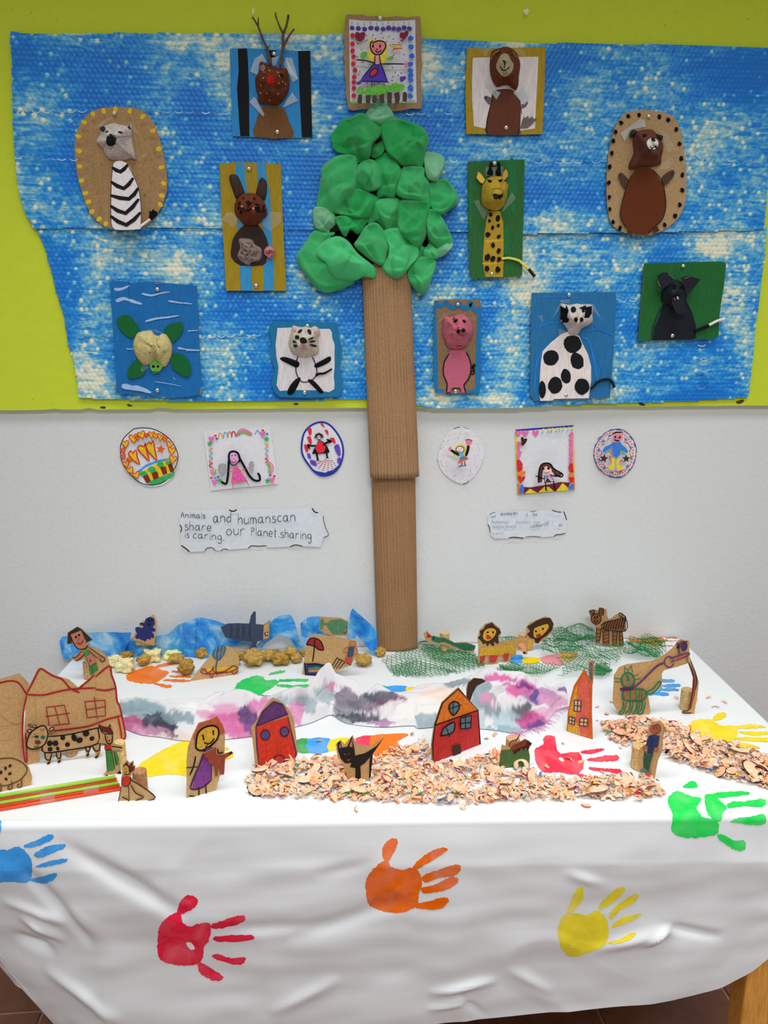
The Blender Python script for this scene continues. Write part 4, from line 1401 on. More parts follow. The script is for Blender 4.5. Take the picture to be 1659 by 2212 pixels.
cv.ell('eye', BLK, 805, 1338, 22, 20); cv.ell('eye', BLK, 870, 1338, 18, 18)
cv.line('mouth', BLK, '780,1405 800,1425 815,1405 830,1430 850,1405 860,1430 885,1405', 14, False, 0)
cv.done()
tape(th, c, ['600,1330 700,1300 745,1350 640,1420', '730,800 860,820 960,870 860,850'], CLEAR, lift=.004)
pin(340, 625, 'top', 'turtle picture'); pin(340, 843, 'bottom', 'turtle picture')

# ---------------------------------------------------------------- white cat
c = Crop(560, 680, 770)
th, cv = wcard('cat_picture', 'wavy edged blue card with a white cat with black felt legs', c, '230,115 330,105 600,125 900,125 1280,130 1350,180 1340,330 1390,470 1420,600 1400,800 1370,940 1400,1050 1430,1130 1400,1330 1360,1395 1100,1405 800,1415 350,1400 270,1340 215,1200 230,1060 265,930 210,760 180,620 215,450 160,260 180,160', (24, 98, 140), 'paint', 1)
cv.fill('white_ground', (188, 184, 186), '310,225 600,215 900,240 1200,240 1240,300 1245,400 1285,500 1285,900 1270,1050 1285,1180 1280,1270 1190,1320 1000,1290 600,1285 350,1300 295,1200 330,900 290,700 280,520', 1)
cv.line('outline', (66, 66, 86), '660,715 640,780 625,900 630,980 660,1060 720,1140 800,1150 880,1120 940,1080 980,1000 975,900 940,790 900,715', 24)
cv.done()
for q in ['355,740 400,720 470,725 600,770 680,810 680,870 640,900 580,880 440,810 370,770', '935,880 970,830 1080,770 1180,715 1220,720 1220,780 1140,840 1000,900', '690,1070 705,1100 640,1250 570,1350 500,1360 480,1310 530,1200 620,1100', '830,1105 890,1105 960,1150 1090,1300 1080,1335 1030,1330 940,1240 850,1150']:
    pts = c(q)
    V, Fc = relief_geo(pts, (sum(p[0] for p in pts) / len(pts), sum(p[1] for p in pts) / len(pts)), wall_plane(OC), 0.004, 'dome', rings=4, sub=2, rim=0.002)
    th.part('leg', V, Fc, mat((4, 5, 7), 'flat'), smooth=True)
soft_tube(th, 'tail', c, '970,1035 1020,1005 1100,1000 1180,960 1240,920', 0.0032, 0.0018, (4, 5, 7), lift=0.003)
o, hv = head(th, 'head', c, '565,190 620,190 720,210 800,195 880,220 940,190 1020,230 1040,330 1010,400 1015,520 1020,600 980,680 880,700 800,730 700,710 580,660 530,590 500,490 520,380', (750, 450), 0.036, (168, 160, 146), namp=0.22, nscale=45, creases=3, seed=31, sub=2)
for x, y, rx, ry, a in [(695, 280, 48, 26, -40), (855, 290, 30, 50, -30), (645, 380, 40, 36, 0), (600, 462, 38, 18, 10), (615, 532, 40, 26, 0), (885, 403, 56, 14, -25), (912, 455, 56, 16, -10), (925, 525, 70, 18, 15)]:
    hv.ell('black_mark', (22, 24, 26), x, y, rx, ry, a, 9, .15)
hv.ell('nose', (22, 24, 26), 752, 438, 68, 58, 20, 11, .12)
hv.ell('mouth', (208, 134, 142), 745, 552, 46, 28)
hv.ell('inner_ear', (206, 130, 136), 598, 250, 30, 28); hv.ell('inner_ear', (206, 130, 136), 952, 285, 24, 28)
hv.done()
pin(664, 704, 'top', 'white cat picture', OC + 0.004); pin(658, 848, 'bottom', 'white cat picture')

# ---------------------------------------------------------------- pig
c = Crop(910, 630, 1060, 1382)
th, cv = wcard('pig_picture', 'narrow brown card edged in blue with a pink pig', c, '262,180 400,165 700,155 1140,155 1170,175 1190,290 1190,900 1180,1500 1160,2022 700,2022 275,2015 245,1700 245,900', (118, 94, 68), 'kraft')
BLF = (26, 100, 150)
cv.fill('blue_edge', BLF, '262,180 305,180 300,500 310,900 330,1500 335,1930 460,1945 450,2018 275,2015 245,1700 245,900')
cv.fill('blue_edge', BLF, '1065,320 1190,290 1190,900 1180,1500 1160,2022 930,2022 930,1975 1070,1940 1080,1500 1095,900 1115,460 1060,420')
cv.line('wavy_band', BLF, '285,205 330,270 400,285 480,215 540,250 600,310 680,310 740,230 790,290 860,330 930,310 985,215 1010,300 1060,370', 90)
cv.fill('body', (164, 84, 104), '580,1170 700,1150 860,1170 940,1290 980,1480 960,1640 880,1800 845,1870 880,2010 800,2010 770,1920 610,1920 600,2010 510,2010 520,1820 460,1700 440,1520 470,1370 540,1260', 1)
cv.line('outline', (20, 18, 22), '550,1240 460,1400 440,1540 450,1680 515,1830 505,2010 560,2005', 24)
cv.line('outline', (20, 18, 22), '890,1205 950,1310 990,1480 985,1620 930,1760 850,1860 895,2020', 24)
cv.line('outline', (20, 18, 22), '590,2005 615,1925 770,1920 795,2000', 18, False, 0)
cv.line('curly_tail', (14, 12, 14), '990,1640 1050,1630 1050,1540 1010,1510 1070,1480 1050,1445 1025,1470 1040,1560 1000,1590', 24)
cv.done()
o, hv = head(th, 'head', c, '440,490 480,480 560,500 650,475 800,440 900,490 960,540 1030,690 1035,850 970,960 900,1090 800,1130 720,1145 600,1130 520,1110 450,930 415,800 430,640', (775, 800), 0.040, (164, 86, 100), namp=0.15, nscale=45, creases=3, seed=37, sub=2)
hv.line('snout_ring', (140, 66, 82), [(775 + 108 * math.cos(i * .5), 790 + 88 * math.sin(i * .5)) for i in range(13)], 8, True)
hv.ell('nostril', BLK, 737, 790, 40, 42, 0, 9, .15); hv.ell('nostril', BLK, 838, 770, 40, 42)
hv.ell('eye', BLK, 683, 577, 50, 28, -30); hv.ell('eye', BLK, 858, 588, 42, 26, 35)
hv.line('eyebrow', BLK, '625,550 660,535 650,485', 14)
hv.line('mouth', (110, 30, 44), '690,1090 760,1085 820,1080', 14)
hv.done()
tape(th, c, ['330,610 450,440 700,395 690,410 540,440 420,560', '840,450 1100,540 1080,580', '430,1120 480,1100 560,1170', '920,1080 980,1150 960,1160'], CLEAR, lift=.006)
pin(989, 658, 'top', 'pig picture'); pin(984, 845, 'bottom', 'pig picture')

# ---------------------------------------------------------------- spotted cow
c = Crop(1120, 610, 1360)
th, cv = wcard('cow_picture', 'large blue card with a white cow with black spots', c, '200,155 800,150 1462,140 1440,700 1410,1200 1365,1725 900,1735 540,1750 500,1765 240,1760 175,1690 180,900', (32, 96, 142), 'paint')
for a, w_ in [('210,230 600,215 1000,240', 14), ('280,680 500,600 600,620', 20), ('240,1640 270,1200 420,950', 26), ('960,820 1060,900 1150,1300 1180,1500', 30), ('940,760 1200,700 1420,800', 14), ('1190,1150 1260,1350', 20), ('1110,620 1300,760', 14)]:
    cv.line('blue_stroke', (26, 108, 184), a, w_, False, 3)
cv.fill('body', (198, 190, 188), '640,770 740,735 910,800 960,920 1040,1080 1085,1260 1085,1460 1050,1730 540,1740 500,1765 330,1770 310,1700 320,1380 335,1180 360,1030 480,900', 1)
for x, y, rx, ry, a in [(810, 920, 135, 135, 0), (485, 1125, 118, 112, -40), (875, 1175, 98, 128, -20), (708, 1400, 74, 110, -10), (548, 1535, 108, 128, 10), (355, 1600, 52, 135, 0), (950, 1555, 112, 122, 10)]:
    cv.ell('black_spot', (16, 18, 22), x, y, rx, ry, a, 14, .06, kind='paint')
cv.done()
o, hv = head(th, 'head', c, '625,315 700,325 770,335 870,315 970,330 1100,335 1105,480 1105,600 1000,660 930,700 880,785 760,770 720,690 650,600 620,560 620,420', (880, 560), 0.036, (172, 164, 156), namp=0.12, nscale=45, creases=3, seed=41, sub=2)
hv.fill('black_patch', (8, 9, 11), '625,345 720,345 750,420 755,560 740,600 650,605 622,560', 1)
hv.fill('black_patch', (8, 9, 11), '905,380 960,360 990,345 1095,350 1095,460 1050,530 990,530 960,450', 1)
hv.ell('eye', (8, 9, 11), 820, 405, 40, 46)
hv.ell('nostril', (8, 9, 11), 858, 557, 30, 38); hv.ell('nostril', (8, 9, 11), 943, 558, 28, 36)
hv.done()
soft_tube(th, 'tail', c, '1080,1590 1130,1540 1200,1475 1330,1445 1400,1490 1430,1570 1470,1700', 0.0030, 0.0036, (22, 22, 22), cols=((190, 186, 186), 0.80), lift=0.006)
tape(th, c, ['500,540 610,330 640,300 600,420', '300,510 355,475 370,630', '610,270 760,250 760,310 640,300', '860,255 1010,320 1120,320 1240,550 1100,400', '600,820 600,690 720,730'], CLEAR, lift=.005)
pin(1229, 637, 'top', 'cow picture'); pin(1222, 854, 'bottom', 'cow picture')

# ---------------------------------------------------------------- black dog
c = Crop(1350, 550, 1590)
th, cv = wcard('dog_picture', 'green card with a black dog wearing big folded ears', c, '290,130 900,115 1400,100 1490,110 1510,150 1480,450 1440,700 1410,920 1400,1200 1340,1250 1000,1270 200,1285 235,800', (28, 86, 40), 'paint')
cv.fill('body', (20, 24, 32), '560,740 700,760 900,660 1000,850 1060,1050 1060,1250 1000,1268 410,1278 440,1100 520,900', 1)
cv.line('green_stroke', (14, 56, 40), '395,1270 430,1060 530,800', 30)
cv.done()
DG = (24, 28, 36)
for q in ['480,310 560,265 620,262 735,350 700,420 570,500 530,555 505,430', '835,340 960,315 1130,370 1000,530 925,605 900,480']:
    slab(th, 'ear', c(q), wall_plane(OC + 0.024), 0.002, mat(DG, 'dark'), CARDEDGE)
o, hv = head(th, 'head', c, '740,375 830,395 880,440 930,560 915,640 890,700 720,690 700,740 620,745 545,690 545,600 570,510 650,450', (760, 540), 0.030, DG, namp=0.12, nscale=45, seed=44, creases=2, sub=2, kind='dark')
hv.ell('eye', (6, 7, 9), 735, 480, 46, 34); hv.ell('eye', (6, 7, 9), 845, 487, 36, 28)
hv.done()
slab(th, 'muzzle', c('700,650 890,605 895,740 940,860 800,885 740,800'), wall_plane(OC + 0.030), 0.002, mat(DG, 'dark'), CARDEDGE)
cv = Canvas(th, wall_plane(OC + 0.0302), c)
cv.line('fold_line', (8, 9, 11), '705,665 895,630', 10, False, 0)
cv.fill('painted_tape_glint', (150, 155, 155), '770,625 795,622 808,665 782,672')  # tape highlights painted on as flat grey patches
cv.fill('painted_tape_glint', (90, 95, 95), '728,645 745,640 750,680 735,685')
cv.done()
cv = Canvas(th, wall_plane(OC + 0.0242), c)
for a in ['655,295 730,355', '490,395 530,480', '885,358 970,330']:
    cv.line('raw_edge', (150, 120, 95), a, 9, False, 0)
cv.done()
soft_tube(th, 'tail', c, '1040,1140 1120,1110 1250,1055 1380,990 1490,960', 0.0036, 0.0036, (10, 10, 13), cols=((205, 200, 200), 0.5), lift=0.006)
pin(1475, 575, 'top', 'black dog picture'); pin(1452, 725, 'bottom', 'black dog picture')

# ---------------------------------------------------------------- the tree: crumpled green cloths on a corrugated card trunk
c = Crop(630, 200, 1000)
tb0 = on_wall(860, 1400, 0.05)
tree = Thing('paper_tree', 'tall tree with corrugated card trunk and crumpled green cloth leaves', 'tree', (tb0.x, -0.03, HT))
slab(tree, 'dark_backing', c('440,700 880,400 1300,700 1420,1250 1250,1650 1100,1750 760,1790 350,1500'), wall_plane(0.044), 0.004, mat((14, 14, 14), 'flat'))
DGR, MGR, PGR = (28, 136, 68), (46, 148, 84), (100, 160, 124)
CL = [('720,230 790,110 850,60 920,110 990,240 900,310 830,310', (860, 190), PGR, 0.030, .050), ('860,400 900,560 800,640 760,600 780,480', (830, 540), (26, 128, 64), .030, .046),
      ('300,730 400,640 510,605 610,610 640,690 620,940 500,1060 430,1160 260,1110 270,950 290,830', (450, 850), MGR, .05, .05),
      ('690,210 860,330 850,420 780,500 740,640 640,665 580,600 440,560 390,430 420,380 500,270 570,250', (640, 430), DGR, .055, .055),
      ('865,310 980,250 1240,330 1315,440 1290,570 1250,720 1160,700 1070,700 1000,640 930,580 880,450', (1110, 480), DGR, .055, .055),
      ('1280,590 1330,580 1450,605 1480,690 1420,840 1390,860 1310,830 1285,700', (1380, 710), PGR, .03, .048),
      ('810,660 880,600 940,600 1030,690 1065,790 1020,900 990,1020 900,1000 830,1010 840,850 830,720', (950, 780), (30, 142, 74), .035, .052),
      ('620,740 700,660 760,650 820,690 875,880 830,930 770,950 700,955 610,910 600,830', (730, 790), MGR, .045, .060),
      ('1060,760 1120,715 1270,730 1285,810 1330,880 1345,1040 1270,1055 1130,1040 1015,980 1020,900', (1180, 880), MGR, .045, .058),
      ('1330,880 1470,840 1530,880 1590,960 1605,1060 1540,1120 1430,1185 1350,1110 1340,980', (1460, 1000), MGR, .04, .050),
      ('810,1050 1040,1030 1050,1150 1040,1320 920,1350 830,1250 750,1270 750,1180', (920, 1170), MGR, .035, .054),
      ('600,930 720,960 835,1035 780,1130 740,1205 640,1215 540,1195 435,1160 460,1080 530,1000', (630, 1080), DGR, .045, .060),
      ('220,1120 330,1115 420,1180 440,1260 380,1355 310,1350 220,1290', (320, 1230), PGR, .03, .046),
      ('430,1210 560,1185 735,1220 720,1270 650,1370 570,1330 520,1395 450,1290', (580, 1260), (30, 142, 74), .03, .056),
      ('1060,1050 1180,1035 1340,1070 1310,1190 1300,1370 1220,1505 1130,1440 1035,1330 1030,1180', (1180, 1240), DGR, .05, .058),
      ('1340,1130 1430,1170 1510,1320 1545,1430 1420,1495 1330,1420 1305,1290 1315,1180', (1410, 1310), MGR, .04, .052),
      ('1400,1500 1540,1440 1548,1510 1430,1595', (1480, 1510), PGR, .02, .048),
      ('1300,1430 1425,1550 1390,1615 1230,1600 1215,1510', (1310, 1540), (50, 156, 92), .03, .050),
      ('130,1470 220,1350 340,1370 500,1350 620,1400 640,1560 560,1790 600,1830 450,1900 310,1922 200,1840 60,1620', (280, 1620), MGR, .045, .050),
      ('240,1560 320,1450 440,1400 540,1440 640,1560 795,1690 795,1790 700,1775 590,1815 410,1775 330,1650', (520, 1620), (58, 164, 100), .045, .066),
      ('1220,1610 1330,1585 1395,1640 1370,1760 1280,1945 1200,1900 1130,1810 1125,1730', (1270, 1740), MGR, .045, .052),
      ('720,1300 810,1265 880,1330 945,1460 920,1560 890,1665 800,1640 690,1560 612,1480 650,1410', (780, 1460), MGR, .042, .064),
      ('890,1380 950,1325 1140,1345 1228,1560 1150,1680 1040,1788 940,1765 875,1690 930,1600 940,1480', (1070, 1560), (54, 160, 96), .048, .064)]
for i, (q, cc, col, h, off) in enumerate(CL):
    pts = [(cc[0] + (x - cc[0]) * 1.05, cc[1] + (y - cc[1]) * 1.05) for x, y in [tuple(map(float, p.split(','))) for p in q.split()]]
    pts = c(pts)
    V, Fc = relief_geo(pts, c([cc])[0], wall_plane(off - 0.010), h * 0.95, 'cloth', rings=26, sub=6, namp=0.05, nscale=22, creases=4, seed=60 + i, rim=0.004)
    tree.part('cloth_leaf', V, Fc, mat(col, 'fabric'), smooth=True)


def trunk(name, L, R, off, depth, flutes, seed, colr):
    """half round of fluted corrugated card between two pixel edges (top to bottom)"""
    rg_ = random.Random(seed)
    rows, cols = 36, flutes * 8
    V, Fc = [], []
    ph = rg_.uniform(0, 6)
    for r in range(rows + 1):
        t = r / rows
        l = on_wall(L[0][0] + (L[1][0] - L[0][0]) * t, L[0][1] + (L[1][1] - L[0][1]) * t, off)
        q = on_wall(R[0][0] + (R[1][0] - R[0][0]) * t, R[0][1] + (R[1][1] - R[0][1]) * t, off)
        for k in range(cols + 1):
            s = k / cols
            a = math.pi * s
            x = (l.x + q.x) / 2 - (q.x - l.x) / 2 * math.cos(a)
            z = l.z + (q.z - l.z) * s
            d = depth * math.sin(a) ** 0.75
            fl_ = 0.0046 * (abs(math.sin(k / 8 * math.pi + ph + 0.3 * math.sin(t * 5))) ** 0.45 - 0.85)
            d += fl_ * (0.75 + 0.5 * noise.noise(Vector((s * 14, t * 3, seed))))
            V.append(Vector((x, -off - d, max(z, HT + 0.002))))
    n = cols + 1
    for r in range(rows):
        for k in range(cols):
            a = r * n + k
            Fc.append((a, a + n, a + n + 1, a + 1))
    k0 = len(V)
    V += [v + Vector((0, 0.003, 0)) for v in V]
    Fc += [tuple(i + k0 for i in reversed(f)) for f in Fc[:rows * cols]]
    for k in range(cols):
        Fc.append((k, k + 1, k0 + k + 1, k0 + k))
        a = rows * n + k
        Fc.append((a + 1, a, k0 + a, k0 + a + 1))
    for r in range(rows):
        a = r * n
        Fc.append((a + n, a, k0 + a, k0 + a + n))
        a = r * n + cols
        Fc.append((a, a + n, k0 + a + n, k0 + a))
    return tree.part(name, V, Fc, mat(colr, 'kraft'), smooth=True)


trunk('lower_trunk', [(801, 985), (815, 1402)], [(896, 985), (902, 1400)], 0.010, 0.034, 19, 1, (134, 102, 72))
trunk('upper_trunk', [(781, 575), (800, 1031)], [(886, 575), (905, 1028)], 0.036, 0.026, 21, 2, (140, 110, 80))
slab(tree, 'smooth_band', c('790,1655 880,1655 1110,1700 1110,1795 700,1800'), wall_plane(0.058), 0.0015, mat((138, 108, 78), 'kraft'))

# ---------------------------------------------------------------- drawings on the white wall


def drawing(name, label, crop, outline, sm=0, col=(214, 216, 222)):
    pts = crop(outline)
    if sm:
        pts = smooth_pts(pts, True, sm)
    low = max(pts, key=lambda p: p[1])
    th_ = Thing(name, label, 'drawing', on_wall(sum(p[0] for p in pts) / len(pts), low[1], 0.001))
    pl = wall_plane(0.0032)
    slab(th_, 'paper', pts, pl, 0.0006, mat(col, 'paper'))
    return th_, Canvas(th_, pl, crop, 'marker', lw=1.1)


c = Crop(240, 900, 620)
th, cv = drawing('heart_drawing', 'round drawing of yellow hearts above green trees', c, '90,240 130,175 200,115 280,98 380,108 480,150 560,220 620,310 640,400 620,480 560,590 500,635 420,658 320,655 230,600 150,530 100,440 78,340', 2)
cv.line('outline', (28, 28, 50), '205,122 130,190 92,260 90,350 105,430 160,520 240,600 330,642 430,640 520,600 590,510 630,400 615,310 560,220 480,155 380,112 280,106 215,115', 7, True)
cv.fill('sky_band', (70, 140, 200), '245,515 330,450 440,410 560,390 560,405 440,430 330,475 265,525')
cv.fill('yellow_ground', (232, 200, 40), '270,530 340,490 440,440 560,400 600,510 480,560 380,600 340,610')
cv.fill('grass', (50, 150, 80), '340,630 380,605 480,565 600,520 590,560 520,600 430,638 380,642', 1)
for a in ['298,565 345,545 375,605 335,630', '380,530 435,515 452,575 400,595', '462,480 515,470 530,535 490,550', '532,450 570,440 595,510 560,525']:
    cv.fill('tree_trunk', (112, 38, 32), a)
for a in ['265,545 280,515 330,515 345,540 300,565', '340,500 370,470 415,480 425,510 385,535', '430,450 450,425 490,430 500,465 460,480', '510,440 530,415 560,420 565,440 535,455']:
    cv.fill('tree_crown', (52, 150, 76), a, 1)
YH = (236, 196, 40)
RO = (176, 48, 34)
for q in ['165,350 185,320 205,345 235,310 245,380 270,450 220,420 180,385', '250,290 285,270 310,290 320,250 335,330 360,420 310,370 270,330', '330,275 360,240 375,265 395,225 415,330 430,410 380,360 345,320']:
    cv.fill('big_heart', YH, q, 1)
    cv.line('outline', RO, q, 11, True, 2)
for x, y, r, a in [(135, 258, 36, -10), (112, 318, 26, -20), (115, 378, 26, -30), (143, 448, 32, -20), (182, 508, 34, -30), (238, 552, 34, -20), (212, 205, 44, -10), (247, 200, 24, -20), (288, 172, 38, -20), (333, 178, 22, -10), (382, 172, 34, 0), (420, 182, 28, 0), (468, 195, 34, 10), (508, 212, 26, 0), (553, 262, 34, 10), (573, 322, 36, 5), (583, 402, 38, 10), (175, 405, 26, -30)]:
    cv.heart('small_heart', YH if r > 27 else (222, 120, 40), x, y, r, a, RO, 8)
cv.star('small_star', (222, 90, 36), 468, 308, 46, 10)
cv.done()

th, cv = drawing('princess_drawing', 'square drawing of a long haired girl in a pink dress', c, '868,140 1500,95 1540,380 1575,635 940,698 905,400')
PK, BR_ = (226, 110, 176), (176, 52, 40)
cols_ = [(230, 160, 50), (80, 170, 215), (214, 110, 60), (150, 60, 50)]
for i, (x, y) in enumerate([(1030, 185), (1078, 178), (1118, 172), (1155, 170)]):
    cv.line('arch', cols_[i], [(x - 18, y + 25), (x - 12, y - 20), (x, y - 30), (x + 14, y - 15), (x + 20, y + 20)], 9)
cv.line('arch', (70, 160, 215), '1358,168 1372,135 1385,130 1400,165', 8)
for w_, q, cc in ((10, '1180,170 1215,125 1260,120 1330,160', PK), (10, '1185,178 1240,135 1325,170', (222, 120, 60)), (9, '1190,182 1240,155 1325,178', (60, 160, 90))):
    cv.line('rainbow', cc, q, w_)
for i, y in enumerate([320, 370, 420, 462]):
    cv.line('arch', cols_[i], [(955, y - 22), (930, y - 8), (930, y + 8), (958, y + 18)], 9)
    cv.line('arch', cols_[i], [(1452, y - 65), (1478, y - 52), (1472, y - 38), (1455, y - 28)], 9)
for q, cc in (('950,490 938,520 968,555', PK), ('970,490 958,515 980,545', (222, 120, 60)), ('990,500 982,520 990,540', (60, 160, 90)), ('1468,418 1520,450 1528,500 1505,535', PK), ('1468,430 1500,460 1508,500 1495,530', (222, 120, 60)), ('1470,445 1488,470 1485,530', (60, 160, 90))):
    cv.line('rainbow', cc, q, 9)
for x, y in [(948, 210), (1432, 165), (978, 618), (1518, 600)]:
    cv.heart('pink_heart', PK, x, y, 30, -10)
for x, y in [(930, 255), (1466, 210), (1025, 605), (1475, 605)]:
    cv.star('green_star', (50, 150, 80), x, y, 30)
for x, y, cc in [(985, 180, (190, 40, 50)), (995, 208, (40, 90, 170)), (1430, 130, (190, 40, 50)), (1472, 163, (60, 100, 180)), (945, 578, (190, 40, 50)), (980, 578, (60, 150, 210)), (1008, 568, (40, 90, 170)), (1540, 562, (190, 40, 50)), (1500, 550, (60, 100, 180))]:
    cv.ell('dots', cc, x, y, 13, 11, 0, 7)
cv.fill('face', (222, 168, 215), '1118,385 1130,345 1165,335 1195,360 1200,410 1165,450 1130,430', 2)
cv.line('hair', (10, 10, 12), '1120,440 1110,380 1120,340 1155,328 1195,345 1215,400 1205,425', 18)
cv.line('hair', (10, 10, 12), '1110,400 1105,520 1090,625 1065,630 1045,615', 20)
cv.line('hair', (10, 10, 12), '1205,380 1245,450 1300,550 1350,600 1400,600 1400,560 1385,535', 20)
cv.line('outline', (10, 10, 12), '1118,440 1160,462 1200,425', 8)
cv.ell('eye', BLK, 1140, 368, 6); cv.ell('eye', BLK, 1172, 362, 6); cv.ell('nose', BLK, 1158, 400, 4)
cv.line('mouth', (140, 40, 90), '1130,420 1158,435 1182,415', 8)
cv.fill('dress', (224, 90, 170), '1155,470 1185,460 1215,510 1280,605 1135,620', 0)
cv.line('outline', (214, 100, 50), '1158,465 1135,622 1285,608 1215,510 1185,462', 9, False, 0)
cv.line('arm', (176, 40, 50), '1065,506 1145,522', 8, False, 0); cv.line('arm', (176, 40, 50), '1215,515 1300,480', 8, False, 0)
cv.line('leg', (190, 50, 60), '1145,622 1155,675', 9, False, 0); cv.line('leg', (190, 50, 60), '1280,612 1300,650', 9, False, 0)
cv.fill('pompom', (140, 140, 142), '1005,495 1020,450 1060,440 1090,460 1080,510 1045,550 1025,530', 2)
cv.fill('pompom', (140, 140, 142), '1298,450 1315,420 1345,430 1348,480 1330,520 1305,500', 2)
for x, y in [(1170, 520), (1195, 560), (1160, 580), (1220, 590), (1185, 500), (1210, 535)]:
    cv.ell('dots', (120, 40, 90), x, y, 4, 4, 0, 6)
cv.done()

c = Crop(630, 890, 1070)
th, cv = drawing('flower_drawing', 'blue rimmed oval drawing of a figure in a red and black dress', c, '75,270 95,170 150,105 235,75 310,95 370,160 415,240 428,330 405,430 350,500 265,530 190,505 120,420 80,350', 2)
cv.line('rim', (34, 50, 140), '82,270 100,175 155,112 235,82 305,102 365,165 408,245 420,330 398,425 345,492 265,520 195,495 128,415 88,345', 14, True)
cv.fill('rim', (34, 50, 150), '150,450 200,480 270,495 340,470 395,420 350,500 265,525 195,500')
RD = (196, 38, 58)
for q in ['128,140 160,130 162,180 145,190', '125,205 155,200 165,250 150,265', '100,265 130,275 135,320 115,325', '232,95 255,95 268,130', '265,145 295,150 298,190', '310,215 345,210 358,250 340,252']:
    cv.fill('red_petal', RD, q, 2)
for q in ['125,340 150,340 158,380 135,375', '150,390 195,400 205,440 160,425', '345,280 385,265 400,350 375,350', '370,380 400,372 400,410 378,420']:
    cv.fill('purple_petal', (92, 62, 166), q, 2)
cv.fill('dress', (16, 14, 18), '222,225 262,245 290,280 310,325 290,335 215,340 165,340 180,305 205,260')
cv.fill('dress_front', RD, '225,228 265,260 278,290 265,328 215,335 190,295')
cv.fill('hair', (62, 40, 34), '182,215 195,180 225,168 255,185 262,212 240,205 222,188 208,205', 1)
cv.ell('face', (220, 215, 220), 222, 205, 16, 18)
cv.line('outline', (20, 16, 20), [(222 + 16 * math.cos(i * .7), 205 + 18 * math.sin(i * .7)) for i in range(9)], 4, True)
cv.line('mouth', BLK, '214,208 222,204 232,200', 4)
cv.line('arm', (16, 14, 18), '195,275 150,275 130,265 145,295', 14); cv.line('arm', (16, 14, 18), '262,265 295,245 322,242 290,225', 16)
cv.line('leg', (16, 14, 18), '205,340 212,385', 24, False, 0); cv.line('leg', (16, 14, 18), '285,332 290,370', 20, False, 0)
for a, b in [((210, 385), (200, 400)), ((215, 385), (235, 402)), ((290, 368), (275, 378)), ((292, 368), (308, 376))]:
    cv.line('toe', BLK, [a, b], 5, False, 0)
for i in range(7):
    for j in range(6):
        a = math.radians(200 - 22 * i) - .35
        r = 60 + j * 19
        x, y = 300 + r * .8 * math.cos(a) * .9, 385 + (r - 40) * .75 * abs(math.sin(a)) * .9 + j * 4
        if inside([(215, 395), (360, 385), (385, 420), (340, 480), (260, 485), (215, 460)], x, y):
            cv.ell('border_marks', (150, 38, 60), x, y, 7, 4.5, 0, 5)
cv.done()

th, cv = drawing('confetti_drawing', 'white oval drawing of a cheering blonde girl among coloured specks', c, '1190,390 1205,310 1240,230 1280,170 1330,135 1400,125 1470,150 1530,215 1570,300 1565,370 1540,440 1490,520 1430,575 1380,585 1300,550 1230,490', 2, (206, 206, 212))
rg = random.Random(9)
for k in range(230):
    x, y = rg.uniform(1200, 1560), rg.uniform(135, 575)
    if ((x - 1380) / 175) ** 2 + ((y - 357) / 215) ** 2 > 1 or (1280 < x < 1480 and 225 < y < 450):
        continue
    a = rg.uniform(0, 6)
    l = rg.uniform(2, 8)
    cv.line('confetti', rg.choice([(220, 110, 170), (70, 160, 215), (70, 160, 110), (225, 150, 60), (225, 210, 60), (120, 110, 200)]), [(x, y), (x + l * math.cos(a), y + l * math.sin(a))], 5, False, 0)
for q in ['1320,138 1350,127 1370,126', '1400,125 1445,138', '1395,582 1420,580 1440,560', '1188,385 1192,408']:
    cv.line('outline', (24, 24, 40), q, 5)
cv.fill('hair', (222, 200, 50), '1325,310 1345,275 1385,262 1415,285 1420,330 1400,345 1330,340 1325,370 1315,350', 2)
cv.ell('face', (214, 208, 212), 1372, 306, 32, 26, -15)
cv.line('outline', (20, 18, 22), [(1372 + 33 * math.cos(i * .52), 306 + 27 * math.sin(i * .52)) for i in range(12)], 5, True)
cv.line('mouth', (170, 40, 60), '1352,318 1366,320 1380,310', 4)
cv.ell('eye', BLK, 1360, 300, 3); cv.ell('eye', BLK, 1378, 296, 3)
cv.line('arm', (20, 20, 20), '1360,350 1320,325 1295,308', 20); cv.line('arm', (20, 20, 20), '1420,355 1435,310 1440,270', 20)
cv.fill('hand', (210, 120, 140), '1275,318 1280,290 1300,280 1305,310', 1); cv.fill('hand', (210, 120, 140), '1420,265 1415,228 1440,220 1472,235 1465,265 1440,275', 1)
cv.line('outline', (20, 18, 22), '1415,230 1440,222 1472,235', 5)
cv.fill('dress', (80, 150, 200), '1370,335 1395,330 1412,360 1375,372'); cv.fill('dress_skirt', (205, 70, 80), '1375,375 1412,360 1445,382 1400,400 1352,422')
cv.fill('sash', (60, 130, 80), '1368,372 1410,362 1415,378 1370,392')
cv.line('leg', (16, 16, 18), '1385,410 1388,438 1362,445', 8, False, 0); cv.line('leg', (16, 16, 18), '1408,402 1415,436 1398,442', 8, False, 0)
cv.done()

